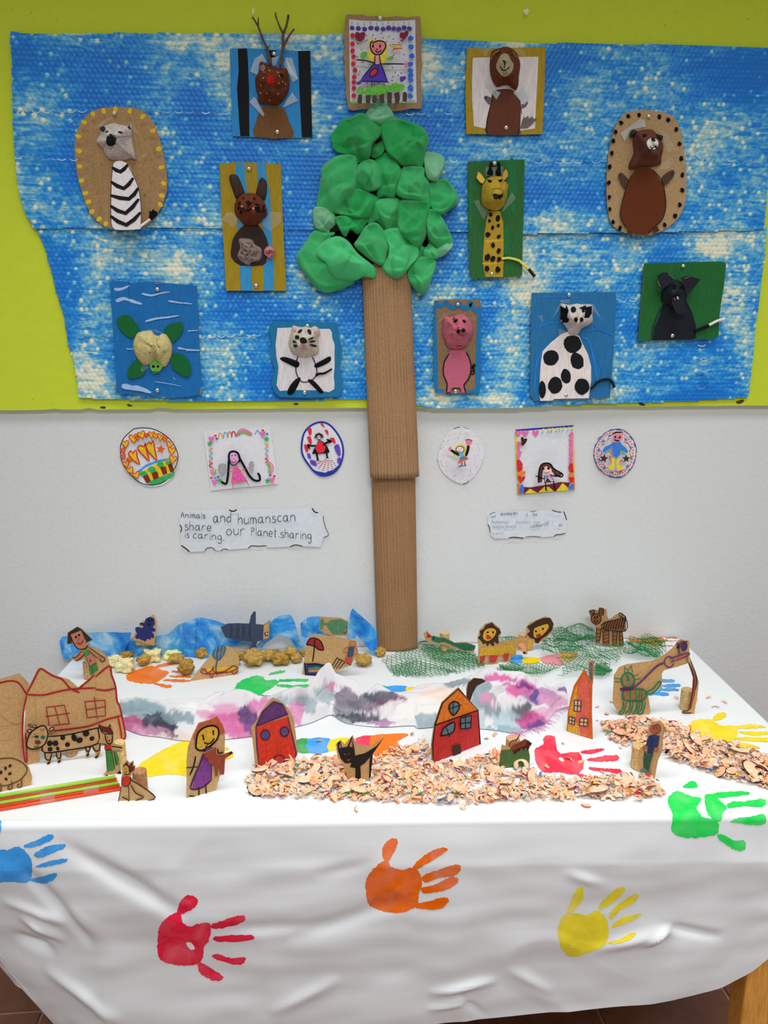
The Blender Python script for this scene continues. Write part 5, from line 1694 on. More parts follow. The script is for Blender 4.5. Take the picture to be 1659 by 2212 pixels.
c = Crop(1080, 890, 1420)
th, cv = drawing('framed_girl_drawing', 'square drawing with a blue and yellow painted border and a small brown haired girl', c, '162,185 775,138 785,500 790,822 185,873 170,500')
NV_, YL, PNK = (34, 44, 140), (232, 204, 50), (226, 112, 174)
cv.fill('blue_border', NV_, '162,185 775,138 775,158 600,168 400,185 165,205')
cv.fill('yellow_border', YL, '164,210 182,235 190,600 200,760 182,760 170,500'); cv.fill('yellow_border', YL, '765,240 778,180 785,500 788,650 770,640')
cv.fill('orange_border', (220, 120, 50), '182,760 205,760 215,868 185,873'); cv.fill('orange_border', (220, 120, 50), '770,690 788,680 790,822 770,822')
cv.fill('maroon_ground', (96, 30, 44), '250,790 320,795 480,770 640,738 740,745 725,790 720,825 250,868')
for q in ['255,862 315,808 395,850 390,855', '400,850 470,785 520,790 570,838', '590,835 660,748 722,800 715,828']:
    cv.fill('yellow_mound', YL, q)
for x in (195, 268, 375):
    cv.heart('pink_heart', PNK, x, 225, 38, 0)
for y in (340, 440):
    cv.fill('pink_blob', PNK, [(182, y - 30), (235, y - 20), (205, y + 40), (210, y + 60), (182, y + 70)], 1)
for y in range(235, 560, 48):
    cv.fill('pink_blob', PNK, [(768, y - 28), (735, y - 10), (722, y + 10), (740, y + 26), (768, y + 26)], 1)
for q in ['178,500 215,510 240,550 235,610 200,640 180,600', '720,580 745,535 768,545 778,640 750,640 730,620']:
    cv.fill('red_leaf', (186, 34, 44), q, 1)
for q in ['185,680 215,670 225,690 265,672 260,710 215,755 200,720', '720,690 745,685 778,690 770,740 745,750']:
    cv.fill('red_heart', (186, 34, 44), q, 1)
for q in ['180,640 230,620 270,625 265,660 190,670', '715,660 735,645 785,660 780,690 730,685']:
    cv.fill('orange_leaf', (228, 140, 40), q, 1)
for q in ['215,770 240,760 255,800 250,860 215,865 208,820', '735,780 760,755 778,760 775,815 735,820 722,800']:
    cv.fill('blue_blob', (56, 104, 180), q, 1)
for i, x in enumerate([452, 510, 545, 595, 628, 665, 720, 760]):
    y = 200 - i * 3
    cv.line('yellow_drop', YL, [(x - 6, y + 8), (x + 8, y - 20)], 22, False, 0)
    cv.ell('blue_drop', (90, 175, 215), x - 3, y + 13, 10)
cv.fill('dark_heart', (80, 28, 36), '225,275 240,268 252,290 280,282 275,310 238,352', 1)
cv.line('outline', (14, 12, 16), '225,275 240,268 252,290 280,282 275,310 238,352 232,310', 9, True)
rg = random.Random(4)
for k in range(130):
    x, y = rg.gauss(480, 110), rg.gauss(400, 80)
    if 280 < x < 700 and 250 < y < 540:
        cv.line('dots', (178, 196, 208), [(x, y), (x + rg.uniform(-16, 16), y + rg.uniform(-8, 8))], 4, False, 0)
cv.fill('hair', (84, 44, 38), '425,600 440,560 480,540 530,545 560,590 600,630 655,655 630,685 570,650 530,620 460,590 445,660 435,745 410,745 408,660', 1)
cv.line('outline', (12, 12, 14), '405,745 410,640 430,565 475,540 530,548 570,600 660,655 640,685 570,655', 15)
cv.line('outline', (12, 12, 14), '440,740 445,620', 10, False, 0)
cv.fill('face', (220, 188, 178), '450,600 490,572 535,590 545,630 500,655 460,640', 2)
cv.ell('eye', (24, 26, 44), 455, 598, 15); cv.ell('eye', (24, 26, 44), 512, 592, 15)
cv.line('mouth', (170, 50, 60), '470,635 490,645 518,630', 7)
cv.fill('jumper', (80, 150, 110), '470,680 490,665 480,720 475,740'); cv.fill('jumper', (222, 130, 200), '495,665 530,655 552,720 540,725'); cv.fill('jumper', (84, 32, 48), '475,735 500,690 540,735'); cv.fill('jumper', (90, 110, 190), '485,672 502,660 508,685 494,700')
cv.line('outline', (12, 12, 14), '468,670 468,742 570,735 530,655', 10, False, 0)
cv.line('arm', (12, 12, 14), '380,675 420,690 465,705', 14, False, 0); cv.line('arm', (12, 12, 14), '535,665 570,675 600,680', 14, False, 0)
cv.line('leg', (12, 12, 14), '480,745 485,820 492,828', 16, False, 0); cv.line('leg', (12, 12, 14), '565,735 575,805 590,812', 16, False, 0)
cv.done()

th, cv = drawing('boy_drawing', 'round drawing of a boy in blue among red dots and stars', c, '985,450 1000,360 1050,280 1120,210 1220,175 1310,190 1390,260 1435,350 1440,440 1410,560 1350,640 1270,695 1190,690 1090,645 1020,570', 2)
cv.line('outline', (26, 26, 70), '990,450 1004,362 1054,283 1122,214 1220,180 1308,195 1385,263 1430,352 1436,440 1405,557 1347,636 1268,690 1190,685 1093,640 1024,567', 6, True)
for i in range(18):
    a = i / 18 * 2 * math.pi
    x, y = 1213 + 212 * math.cos(a), 435 + 245 * math.sin(a)
    cv.line('wavy_line', (34, 56, 150) if i % 3 else (226, 140, 190), [(x - 22 * math.sin(a) * 1.2, y + 22 * math.cos(a)), (x + 10 * math.cos(a), y + 8 * math.sin(a)), (x + 22 * math.sin(a) * 1.2, y - 22 * math.cos(a))], 7)
for i in range(44):
    a = i / 44 * 2 * math.pi
    cv.ell('dots', (206, 92, 50), 1213 + 190 * math.cos(a), 435 + 222 * math.sin(a), 9, 9, 0, 7)
for i in range(12):
    a = i / 12 * 2 * math.pi + .2
    cv.ell('blue_dab', (56, 104, 180), 1213 + 172 * math.cos(a), 440 + 200 * math.sin(a), 22, 11, 90 + math.degrees(a), 8)
for q in ['1080,350 1105,310 1130,310 1150,270', '1310,300 1335,330 1345,320 1365,365', '1045,470 1075,430 1050,400', '1150,420 1170,450 1155,490 1175,525', '1260,530 1285,505 1290,530', '1075,550 1100,560 1110,580 1140,590', '1180,635 1220,620 1240,635 1310,605', '1375,400 1365,430 1380,470']:
    cv.line('red_squiggle', (186, 60, 50), q, 9)
for q in ['1090,330 1130,300 1175,270 1120,320', '1300,330 1350,360 1320,350', '1360,400 1380,480 1355,450', '1150,420 1180,470 1140,440']:
    cv.fill('yellow_dab', (222, 200, 60), q)
cv.fill('leg', (226, 200, 50), '1180,480 1215,490 1205,560 1200,600 1150,605 1140,575 1175,545', 1); cv.fill('leg', (226, 200, 50), '1235,490 1255,485 1260,560 1300,570 1285,615 1235,615 1225,560', 1)
cv.fill('arm', (56, 108, 184), '1190,330 1180,370 1095,430 1080,410 1100,370', 1); cv.fill('arm', (56, 108, 184), '1265,330 1330,380 1350,420 1330,440 1275,390', 1)
cv.line('sleeve', (60, 140, 90), '1100,450 1165,385', 9, False, 0); cv.line('sleeve', (60, 140, 90), '1275,385 1300,440 1320,450', 14, False, 0)
cv.fill('body', (56, 108, 184), '1185,320 1270,315 1282,340 1265,450 1230,490 1195,465 1180,400', 1)
cv.fill('face', (210, 120, 140), '1190,260 1215,235 1270,230 1295,260 1280,300 1240,320 1200,310', 2)
cv.line('hair', BLK, '1185,235 1225,215 1290,212', 16, False, 0)
cv.ell('eye', BLK, 1216, 264, 11); cv.ell('eye', BLK, 1262, 268, 11)
cv.line('mouth', BLK, '1210,292 1235,303 1255,298', 11)
cv.star('dark_star', (64, 42, 34), 1095, 490, 48, 10); cv.star('dark_star', (64, 42, 34), 1330, 492, 44, 0)
cv.done()

# ---------------------------------------------------------------- two hand written strips with scorched edges
GL = {  # one stroke letters in a unit box, x 0..w, y 0 baseline, 1 x-height, 1.8 ascender, -0.7 descender
    'A': ['0,0 .35,1.5 .7,0', '.15,.6 .6,.6'], 'n': ['0,1 0,0', '0,.6 .3,1 .6,.75 .65,0'], 'i': ['.1,1 .1,0', '.1,1.35 .12,1.45'], 'm': ['0,1 0,0', '0,.7 .2,1 .4,.7 .4,0', '.4,.7 .6,1 .8,.7 .85,0'],
    'a': ['.6,.85 .3,1 0,.55 .15,.05 .5,.2 .6,.85', '.6,1 .62,.2 .8,0'], 'l': ['.1,1.6 .1,0'], 's': ['.5,.95 .15,1 .1,.65 .5,.45 .45,.05 0,.05'], 'd': ['.6,.7 .3,.9 0,.5 .2,.05 .6,.3', '.6,1.7 .6,0'],
    'h': ['0,1.7 0,0', '0,.6 .3,1 .55,.75 .6,0'], 'u': ['0,1 .05,.2 .3,0 .6,.3', '.6,1 .62,0'], 'c': ['.55,.9 .25,1 0,.5 .2,.05 .55,.1'], 'e': ['.05,.5 .6,.55 .5,.95 .2,1 0,.5 .2,.05 .6,.1'],
    'r': ['0,1 0,0', '0,.6 .25,1 .5,.95'], 'o': ['.3,1 0,.6 .15,.05 .5,.1 .65,.6 .3,1'], 'p': ['0,1 0,-.7', '0,.9 .4,1 .55,.6 .3,.1 0,.2'], 'P': ['0,1.5 0,0', '0,1.5 .4,1.4 .45,1 0,.8'], 't': ['.25,1.6 .25,.1 .4,0', '0,1.05 .55,1.05'],
    'g': ['.6,.85 .3,1 0,.6 .2,.15 .55,.3 .6,.9', '.6,.9 .62,-.4 .35,-.75 .05,-.5'], 'y': ['0,1 .3,.3', '.6,1 .1,-.7'], 'v': ['0,1 .3,0 .6,1'], '.': ['.05,.05 .12,.1 .1,.0'], 'q': ['.1,1.5 .1,.4', '.1,0 .12,.1'], '1': ['.1,1.5 .1,0'], '!': ['.1,1.5 .1,.4', '.1,0 .12,.1'], 'L': ['0,1.2 0,0 .4,0']}


def write(cv, txt, x, y, h, sx=1.0, slope=0.0, wd=5, col=(48, 48, 56), jit=.05, gap=.28):
    for ch in txt:
        if ch == ' ':
            x += h * .7 * sx
            continue
        wm = 0
        dy = RND.uniform(-jit, jit) * h
        for st in GL[ch]:
            p = [tuple(map(float, q.split(','))) for q in st.split()]
            wm = max(wm, max(q[0] for q in p))
            cv.line('handwriting', col, [(x + q[0] * h * sx, y + dy - q[1] * h) for q in p], wd, False, 3)
        dx = (wm + gap) * h * sx
        x += dx
        y += dx * slope
    return x


c = Crop(360, 1080, 740)
th, cv = drawing('handwritten_strip', 'wide white paper strip with scorched edges and handwriting', c, '125,150 145,112 300,100 580,92 625,105 660,92 1000,84 1050,94 1085,85 1370,76 1390,105 1430,125 1470,140 1478,190 1500,270 1528,330 1478,355 1460,420 1450,445 1290,440 1215,420 1170,440 955,452 940,428 860,432 800,428 770,455 580,470 545,458 510,478 460,478 430,448 380,452 360,485 220,492 180,455 135,425 128,300 140,260 120,230', 0, (196, 202, 210))
write(cv, 'Animals', 135, 166, 34, 1.24, .05, 5)
write(cv, 'and', 440, 210, 60, 1.05, .02, 6); write(cv, 'humanscan', 675, 228, 58, 1.12, -.055, 6)
write(cv, 'share', 170, 282, 50, 1.2, .06, 6); write(cv, 'our', 565, 335, 60, 1.2, -.02, 6); write(cv, 'Planet.sharing', 800, 335, 50, 1.05, .07, 6)
write(cv, 'is', 172, 355, 38, 1.1, 0, 6); write(cv, 'caring.', 250, 362, 44, 1.3, .08, 6)
for q, w_ in (('590,95 625,108 660,93', 12), ('1372,80 1395,112 1425,122', 12), ('125,235 142,265 132,305', 9), ('140,430 180,458 215,488', 12), ('770,455 800,432 870,436 935,430', 8), ('1165,440 1215,424 1280,436', 9), ('1478,150 1480,190 1500,265 1526,330 1480,352', 6), ('360,482 380,455 430,450 460,478', 6), ('510,478 545,460 580,470', 6)):
    cv.line('scorched_edge', (62, 44, 34), q, w_)
cv.done()
c = Crop(1030, 1080, 1250)
th, cv = drawing('handwritten_strip', 'narrow white paper strip with scorched edges and faint pencil writing', c, '180,330 200,240 300,205 600,190 860,180 920,190 975,172 1140,162 1220,160 1300,190 1370,200 1410,185 1440,250 1465,330 1465,420 1440,540 1380,560 1290,565 1250,595 1070,608 920,590 800,600 760,622 620,615 540,608 510,628 290,632 235,590 210,480 180,400', 0, (196, 202, 210))
PC = (128, 132, 138)
write(cv, 'los', 235, 290, 30, 1, -.25, 6, PC, gap=.5); write(cv, 'animales', 390, 250, 34, 1, -.05, 7, (96, 100, 106), gap=.5); write(cv, 'y', 805, 255, 36, 1, 0, 7, (80, 84, 90)); write(cv, 'los', 910, 255, 32, 1, 0, 7, (96, 100, 106), gap=.5)
write(cv, 'humanos', 248, 380, 34, 1, .01, 6, PC, gap=.5); write(cv, 'pueden', 645, 380, 36, 1, .01, 6, PC, gap=.5); write(cv, 'com', 930, 385, 30, 1, 0, 6, PC, gap=.5); write(cv, 'ar y', 1135, 375, 30, 1, 0, 6, PC, gap=.5)
write(cv, 'nuestro planeta', 262, 460, 32, .8, -.01, 6, PC, gap=.45); write(cv, 'icompartir', 872, 455, 38, .9, -.12, 7, (80, 84, 92), gap=.4); write(cv, 'es', 1340, 430, 34, 1, 0, 7, (96, 100, 106))
write(cv, 'vivir!', 250, 565, 34, 1.1, .05, 7, PC, gap=.5)
for q, w_ in (('205,240 250,215 300,206', 9), ('870,182 920,190 970,175', 8), ('1225,165 1300,192 1375,200', 14), ('1415,190 1440,255 1460,325', 16), ('182,400 208,450 215,530', 12), ('520,620 600,608 700,615 760,625', 16), ('790,605 920,592 1040,605', 9), ('1260,595 1300,565 1380,560 1440,540', 14)):
    cv.line('scorched_edge', (60, 42, 32), q, w_)
cv.done()

# ================================================================ things standing on the table
KR = (186, 148, 100)          # brown wrapping card in the brighter light on the table
ILS = 0.84                    # upright cards on the table
KEDGE = mat((150, 112, 72), 'kraft', ILS)
ZT = HT + 0.0025


def fig(name, label, cat, crop, outline, base, col=KR, kind='kraft', lean=0.0, thick=0.0018, sm=0, part='card'):
    pl = stand_plane(base[0], base[1], lean)
    pts = crop(outline)
    if sm:
        pts = smooth_pts(pts, True, sm)
    th_ = Thing(name, label, cat, (pl.a + pl.b) / 2 + Vector((0, 0, ZT - HT)))
    th_.pl = pl
    slab(th_, part, pts, pl, thick, mat(col, kind, ILS), KEDGE, ZT)
    cv_ = Canvas(th_, lambda x, y, l=0.0: (lambda q: Vector((q.x, q.y, max(q.z, ZT + 0.0004))))(pl(x, y, l)), crop, 'marker', ILS, lw=1.2)
    return th_, cv_


def cork(th_, px, py, r=0.0115, h=0.042, col=(188, 150, 108), back=0.0, z0=ZT, tilt=None):
    """a wine cork: slightly barrelled cylinder with bevelled rims, standing behind a figure"""
    p = on_table(px, py)
    p = Vector((p.x, p.y + back, z0))
    prof = [(r * .90, 0), (r, 0.0015), (r * 1.01, h * .5), (r * .99, h - .0015), (r * .90, h)]
    V, Fc = [], []
    n = 18
    for q, z in prof:
        for k in range(n):
            a = 2 * math.pi * k / n
            v = Vector((q * math.cos(a), q * math.sin(a), z))
            V.append(v)
    for i in range(len(prof) - 1):
        for k in range(n):
            m = (k + 1) % n
            Fc.append((i * n + k, i * n + m, i * n + n + m, i * n + n + k))
    Fc += [tuple(range(n - 1, -1, -1)), tuple(range(4 * n, 5 * n))]
    if tilt is not None:
        V = [Vector((v.z - h / 2, v.y, v.x + r)) if tilt == 'x' else v for v in V]
    V = [p + v for v in V]
    th_.part('cork', V, Fc, mat(col, 'cork', ILS), smooth=False)


INK = (24, 20, 22)
# ---------------------------------------------------------------- blue bubble wrap sea along the wall
sea = Thing('bubble_wrap_sea', 'crinkled blue bubble wrap strip standing in waves along the wall', 'bubble wrap', on_table(480, 1408) + Vector((0, 0, 0.002)))
WAVE = mat((44, 140, 212), 'paint', 0.75)


def wave_mat():
    m = bpy.data.materials.new('wave_bubble_wrap')
    m.use_nodes = True
    nt = m.node_tree
    b = nt.nodes['Principled BSDF']
    tc = nd(nt, 'ShaderNodeTexCoord')
    no = nd(nt, 'ShaderNodeTexNoise')
    no.inputs['Scale'].default_value = 16
    no.inputs['Detail'].default_value = 7
    no.inputs['Distortion'].default_value = 1.5
    nt.links.new(tc.outputs['Object'], no.inputs['Vector'])
    cr = nd(nt, 'ShaderNodeValToRGB')
    el = cr.color_ramp.elements
    el[0].position, el[0].color = 0.32, alb((14, 104, 196), 0.72)
    el[1].position, el[1].color = 0.72, alb((168, 205, 222), 0.72)
    e = el.new(0.50)
    e.color = alb((52, 148, 216), 0.72)
    nt.links.new(no.outputs[0], cr.inputs[0])
    nt.links.new(cr.outputs[0], b.inputs['Base Color'])
    b.inputs['Roughness'].default_value = 0.3
    vo = nd(nt, 'ShaderNodeTexVoronoi')
    vo.inputs['Scale'].default_value = 95
    nt.links.new(tc.outputs['Object'], vo.inputs['Vector'])
    bp = nd(nt, 'ShaderNodeBump')
    bp.invert = True
    bp.inputs['Strength'].default_value = 0.5
    bp.inputs['Distance'].default_value = 0.003
    nt.links.new(vo.outputs['Distance'], bp.inputs['Height'])
    nt.links.new(bp.outputs[0], b.inputs['Normal'])
    return m


WM = wave_mat()


def wave_part(pts, by, bow, seed, name='wave'):
    """a piece of upright sheet: the outline is filled by columns and bowed in depth"""
    pl = stand_plane((200, by + 5), (700, by - 5))
    xs = [p[0] for p in pts]
    x0, x1 = min(xs), max(xs)
    N, M = max(10, int((x1 - x0) / 4)), 10
    V, Fc, ok = [], [], []
    for i in range(N + 1):
        x = min(max(x0 + (x1 - x0) * i / N, x0 + 0.05), x1 - 0.05)
        ys = []
        for k in range(len(pts)):
            a, b = pts[k - 1], pts[k]
            if (a[0] > x) != (b[0] > x):
                ys.append(a[1] + (b[1] - a[1]) * (x - a[0]) / (b[0] - a[0]))
        top, bot = min(ys), max(ys)
        for j in range(M + 1):
            y = top + (bot - top) * j / M
            q = pl(x, y)
            q.z = max(q.z, ZT)
            q.y += bow * math.sin((x - x0) / (x1 - x0) * math.pi * 1.5 + seed) + 0.003 * noise.noise(q * 40) + 0.004 * noise.noise(q * 14 + Vector((seed, 0, 0)))
            q.y = min(q.y, -0.006)
            V.append(q)
    n = M + 1
    for i in range(N):
        for j in range(M):
            a = i * n + j
            Fc.append((a, a + 1, a + n + 1, a + n))
    k0 = len(V)
    V += [v + Vector((0, 0.0025, 0)) for v in V]
    Fc += [tuple(i + k0 for i in reversed(f)) for f in Fc]
    sea.part(name, V, Fc, WM, smooth=True)


E3, E4 = Crop(110, 1290, 480), Crop(400, 1290, 840)
wave_part(E3('80,430 95,395 150,390 345,355 600,335 785,335 770,400 720,500 705,600 600,592 545,548 450,565 330,605 115,622'), 1421, 0.006, 0.3)
wave_part([(262, 1424), (268, 1400), (284, 1380), (330, 1378), (362, 1372), (385, 1350), (431, 1332), (470, 1339), (505, 1352), (530, 1362), (548, 1380), (556, 1400), (556, 1416), (480, 1420), (400, 1418), (330, 1420)], 1421, 0.010, 1.2)
wave_part(E4('560,425 600,380 640,300 690,200 770,140 850,135 880,170 905,250 930,330 905,360 870,345 790,290 740,300 660,370 620,425'), 1418, 0.012, 2.0)
wave_part(E4('860,330 905,250 925,330 965,450 930,465 915,440 885,395'), 1420, 0.004, 0.0)
wave_part(E4('938,225 1000,180 1100,165 1180,180 1240,230 1245,300 1100,300 1000,320 965,440 945,440'), 1419, 0.012, 0.5)
wave_part(E4('1318,352 1325,300 1355,95 1480,190 1560,260 1570,440 1545,478 1500,420 1460,375 1395,312 1380,352'), 1422, 0.010, 1.0)
cv = Canvas(sea, lambda x, y, l=0.0: stand_plane((200, 1431), (700, 1424))(x, y, l), E3, 'plastic', .7)
for q in ['1415,215 1420,245 1405,260', '1402,260 1425,285', '1415,310 1400,330 1415,350', '1410,370 1400,400 1412,435', '1408,450 1400,500']:
    cv.line('perforation_seam', (16, 66, 130), q, 7)
cv.done()

# ---------------------------------------------------------------- figures at the back, left
th, cv = fig('octopus_figure', 'brown card with a dark blue octopus above the sea', 'paper figure', E3, '778,410 870,250 990,168 1027,240 1000,470 900,445', ((285, 1432), (340, 1431)))
cv.fill('octopus', (38, 48, 110), '905,250 920,205 960,190 1000,205 1008,260 985,290 1015,310 1010,330 980,335 1000,370 995,400 970,390 965,415 935,400 915,432 890,415 870,415 860,400 830,405 812,385 835,355 820,330 815,300 840,285 880,300 900,285 885,275 855,265 865,245', 1)
cv.ell('eye', (16, 18, 40), 950, 225, 10, 14, 10); cv.ell('eye', (16, 18, 40), 980, 222, 10, 14, 10)
cv.line('mouth', (16, 18, 40), '935,255 952,272 970,262', 8)
cv.done()
p_ = th.pl(305, 1390)
cork(th, 314, 1430, 0.0115, 0.044, (196, 172, 138), 0.014, max(ZT, p_.z - .012), 'x')

th, cv = fig('whale_figure', 'dark blue card whale with an upright fin', 'paper figure', E4, '288,245 345,215 430,212 520,215 535,150 560,115 575,120 575,220 640,225 670,205 690,190 685,330 630,350 590,360 575,400 558,432 545,430 545,365 430,350 330,330', ((480, 1431), (585, 1430)), (62, 72, 96), 'kraft')
cv.fill('face', KR, '640,228 672,208 686,195 683,330 635,345', kind='kraft')
cv.line('smile', (30, 30, 40), '655,285 648,300 655,312 665,310', 6); cv.ell('eye', (20, 20, 26), 672, 285, 5); cv.ell('eye', (20, 20, 26), 670, 314, 5)
for k in range(9):
    cv.line('crayon_streak', (48, 58, 82) if k % 2 else (84, 92, 110), [(352 + k * 25, 226), (350 + k * 25, 322)], 8, False, 0)
cv.line('crayon_streak', (90, 96, 112), '352,215 345,330', 5, False, 0)
cv.done()
cork(th, 520, 1429, 0.0115, 0.044, (150, 150, 150), 0.014, ZT + 0.012, 'x')

th, cv = fig('fish_figure', 'small brown card with a green fish above the sea', 'paper figure', E4, '1090,262 1100,160 1190,165 1270,170 1330,200 1320,322 1180,310 1130,290', ((690, 1430), (755, 1429)))
cv.fill('fish', (86, 132, 96), '1098,200 1110,170 1128,185 1130,205 1155,210 1190,185 1270,180 1328,205 1320,290 1270,305 1200,300 1175,270 1150,225 1125,235 1120,265 1098,262', 1)
cv.line('gill', (20, 26, 30), '1312,235 1315,255', 6, False, 0); cv.line('smile', (120, 40, 50), '1290,285 1300,298 1315,285', 6)
cv.done()
cork(th, 722, 1429, 0.0115, 0.052, back=0.014)

th, cv = fig('umbrella_card', 'arched brown card with a blue parasol and a sunbather', 'paper figure', E4, '38,692 130,570 220,460 280,405 330,395 390,412 425,460 443,520 432,632 280,662', ((412, 1473), (512, 1459)))
cv.fill('sun_patch', (206, 160, 50), '150,585 230,570 400,560 410,600 300,620 180,620', 1)
cv.fill('sand_patch', (214, 150, 130), '110,615 200,630 330,610 330,635 130,640', 1); cv.fill('green_patch', (104, 150, 70), '260,615 340,600 345,615 280,632')
cv.fill('parasol', (66, 96, 118), '218,460 245,415 290,395 330,400 330,440 300,495 275,515 235,500', 2)
for a in ['255,410 240,490', '285,400 272,500', '312,405 300,480']:
    cv.line('parasol_rib', (170, 150, 120), a, 6, False, 0)
cv.line('parasol_pole', (54, 80, 100), '265,510 250,570 258,635', 9)
cv.line('outline', (130, 44, 36), '125,610 140,585 165,590 180,615 215,600 230,565 235,610 320,605 390,560 430,580 380,605 400,625 430,600', 7)
cv.line('outline', (130, 44, 36), '130,615 180,628 350,612 385,600', 7); cv.line('outline', (130, 44, 36), '145,600 160,600', 7)
cv.line('outline', (130, 44, 36), '200,630 218,660 228,632', 6)
cv.done()

th, cv = fig('beach_card', 'brown card with a red parasol, a deckchair and a swimmer', 'paper figure', E4, '953,640 962,550 980,430 1010,317 1130,310 1270,330 1392,358 1402,470 1345,558 1255,592 1160,655', ((655, 1460), (708, 1463)))
cv.fill('parasol', (150, 40, 40), '990,385 1015,340 1060,335 1105,365 1125,425 1085,425 1055,400', 2)
cv.line('outline', INK, '988,385 1015,340 1060,335 1105,362 1127,428 1085,425 1055,400 1010,388', 8, True); cv.line('outline', INK, '1055,345 1050,430 1038,525', 8)
cv.fill('pool', (40, 50, 110), '975,545 1060,545 1165,560 1155,640 980,630'); cv.fill('towel', (66, 120, 90), '1000,575 1070,565 1130,575 1135,600 1005,605')
cv.fill('towel', (190, 110, 60), '1005,592 1130,590 1130,610 1005,612'); cv.line('outline', INK, '972,535 978,632 1150,640 1165,560 1060,542 1000,545', 9, True, 0)
for a in ['1188,575 1235,495', '1210,578 1255,510', '1232,580 1275,520', '1255,580 1300,530']:
    cv.line('deckchair', INK, a, 9, False, 0)
cv.line('deckchair', INK, '1235,495 1350,552', 9, False, 0)
cv.line('swimmer', (190, 80, 60), [(1366 + 24 * math.cos(i * .7), 382 + 20 * math.sin(i * .7)) for i in range(9)], 6, True)
cv.fill('swimmer', (60, 76, 100), '1330,405 1378,402 1368,480 1318,485'); cv.line('swimmer', (190, 80, 60), '1330,405 1298,420 1292,450 1320,450', 6); cv.line('swimmer', (190, 80, 60), '1378,405 1400,420 1402,460 1370,470', 6)
cv.fill('swimmer', (190, 70, 56), '1302,492 1362,488 1355,545 1330,545 1328,515 1320,540 1298,530')
cv.done()
cork(th, 690, 1462, 0.011, 0.040, (70, 50, 40), 0.018)

E3b = E3
th, cv = fig('swimsuit_girl_figure', 'tilted card girl with bobbed hair and a green swimsuit', 'paper figure', E3, '155,460 158,345 255,285 300,310 405,415 362,440 362,465 470,510 545,575 560,640 520,680 440,740 400,830 365,830 355,660 320,605 245,625 195,590 235,560 285,530 265,500 215,445', ((178, 1474), (236, 1474)))
SK = (178, 112, 88)
cv.fill('hair', (58, 42, 36), '158,455 165,345 255,287 298,312 402,412 345,440 290,320 190,360 205,445')
cv.fill('face', SK, '190,362 285,322 355,470 300,505 260,495 215,440', 1)
cv.line('outline', INK, '185,360 215,440 262,500 330,500 358,468', 8); cv.line('outline', INK, '180,360 285,320', 6, False, 0)
cv.ell('eye', INK, 243, 385, 12, 10, 20); cv.ell('eye', INK, 272, 366, 12, 10, 20); cv.line('nose', (120, 60, 50), '275,400 270,415', 6, False, 0); cv.line('mouth', (90, 40, 36), '255,440 280,455 305,435 308,415', 7)
cv.fill('belly', SK, '335,575 400,540 440,640 375,665'); cv.fill('top', (70, 128, 66), '305,530 360,500 380,545 330,575'); cv.fill('shorts', (62, 116, 62), '365,672 440,640 458,705 380,760 370,720', 0)
cv.ell('navel', INK, 382, 614, 9)
cv.fill('arm', SK, '205,585 240,580 300,520 315,545 290,580 235,620', 1); cv.fill('arm', SK, '350,480 380,510 440,570 520,590 520,620 470,610 440,590', 1)
cv.line('outline', INK, '205,585 245,580 300,520', 6); cv.line('outline', INK, '245,622 300,580 325,555', 6); cv.line('outline', INK, '358,478 480,565 520,590 520,615 490,625 475,600', 6); cv.line('outline', INK, '365,520 450,590', 6, False, 0); cv.line('outline', INK, '335,575 375,670 440,635', 6, False, 0); cv.line('outline', INK, '395,680 405,750', 5, False, 0)
cv.done()
cork(th, 189, 1471, 0.0115, 0.042, back=0.013)

# ---------------------------------------------------------------- figures at the back, right
E5, E6 = Crop(880, 1290, 1210), Crop(1180, 1290, 1560)
th, cv = fig('snake_figure', 'long green card snake with a red tongue on a cork', 'paper figure', E5, '173,400 210,368 225,385 270,425 400,435 450,460 510,495 640,488 742,528 722,600 640,598 560,572 400,522 215,482 190,450', ((915, 1413), (1028, 1413)))
cv.fill('snake', (46, 110, 82), '262,470 262,430 285,415 330,440 400,440 450,465 520,500 640,497 735,530 735,560 700,582 620,578 540,545 450,505 400,485 330,495', 1)
cv.fill('tongue', (180, 44, 44), '205,375 225,395 258,415 262,435 215,440 200,430 220,420'); cv.ell('eye', INK, 284, 450, 9)
cv.done()
cork(th, 962, 1413, 0.0125, 0.052, (196, 172, 128), 0.016)

MANE = (62, 42, 30)
th, cv = fig('lion_figure', 'front card lion with a shaggy brown mane and red legs', 'paper figure', E5, '765,450 790,350 850,290 920,268 1000,330 1018,385 990,480 1080,480 1300,475 1305,622 1265,618 1240,570 1190,540 1180,625 1125,645 1120,700 1060,715 1010,655 985,735 885,725 880,660 842,764 765,748 775,560', ((1032, 1441), (1098, 1432)))
cv.fill('mane', MANE, '785,370 830,340 850,300 920,275 960,320 1000,345 1018,385 985,420 995,500 970,505 940,480 945,525 920,530 895,500 870,535 850,500 820,510 805,480 765,440 795,410', 1)
cv.fill('face', (204, 154, 46), '820,430 835,370 880,340 940,340 965,380 930,440 880,475 840,465', 2); cv.fill('muzzle', (168, 62, 40), '850,430 870,405 905,425 915,450 870,460', 1)
cv.ell('eye', INK, 872, 382, 13, 10); cv.ell('eye', INK, 932, 382, 11)
cv.fill('body', (196, 152, 52), '790,560 900,530 1100,515 1170,525 1185,580 1150,620 1000,632 870,632 785,640', 1)
cv.fill('rump', (224, 156, 120), '1195,520 1240,492 1285,515 1290,590 1250,590 1225,545', 1); cv.fill('tail_tip', (60, 40, 34), '1250,592 1285,600 1285,622 1260,615')
for q in ['790,640 850,640 830,700 790,712', '890,635 985,632 960,705 895,712', '1045,615 1105,610 1090,690 1050,690']:
    cv.fill('leg', (176, 58, 48), q)
cv.line('claw', INK, '785,720 800,715 815,730', 4); cv.line('claw', INK, '790,738 820,735', 4)
cv.done()
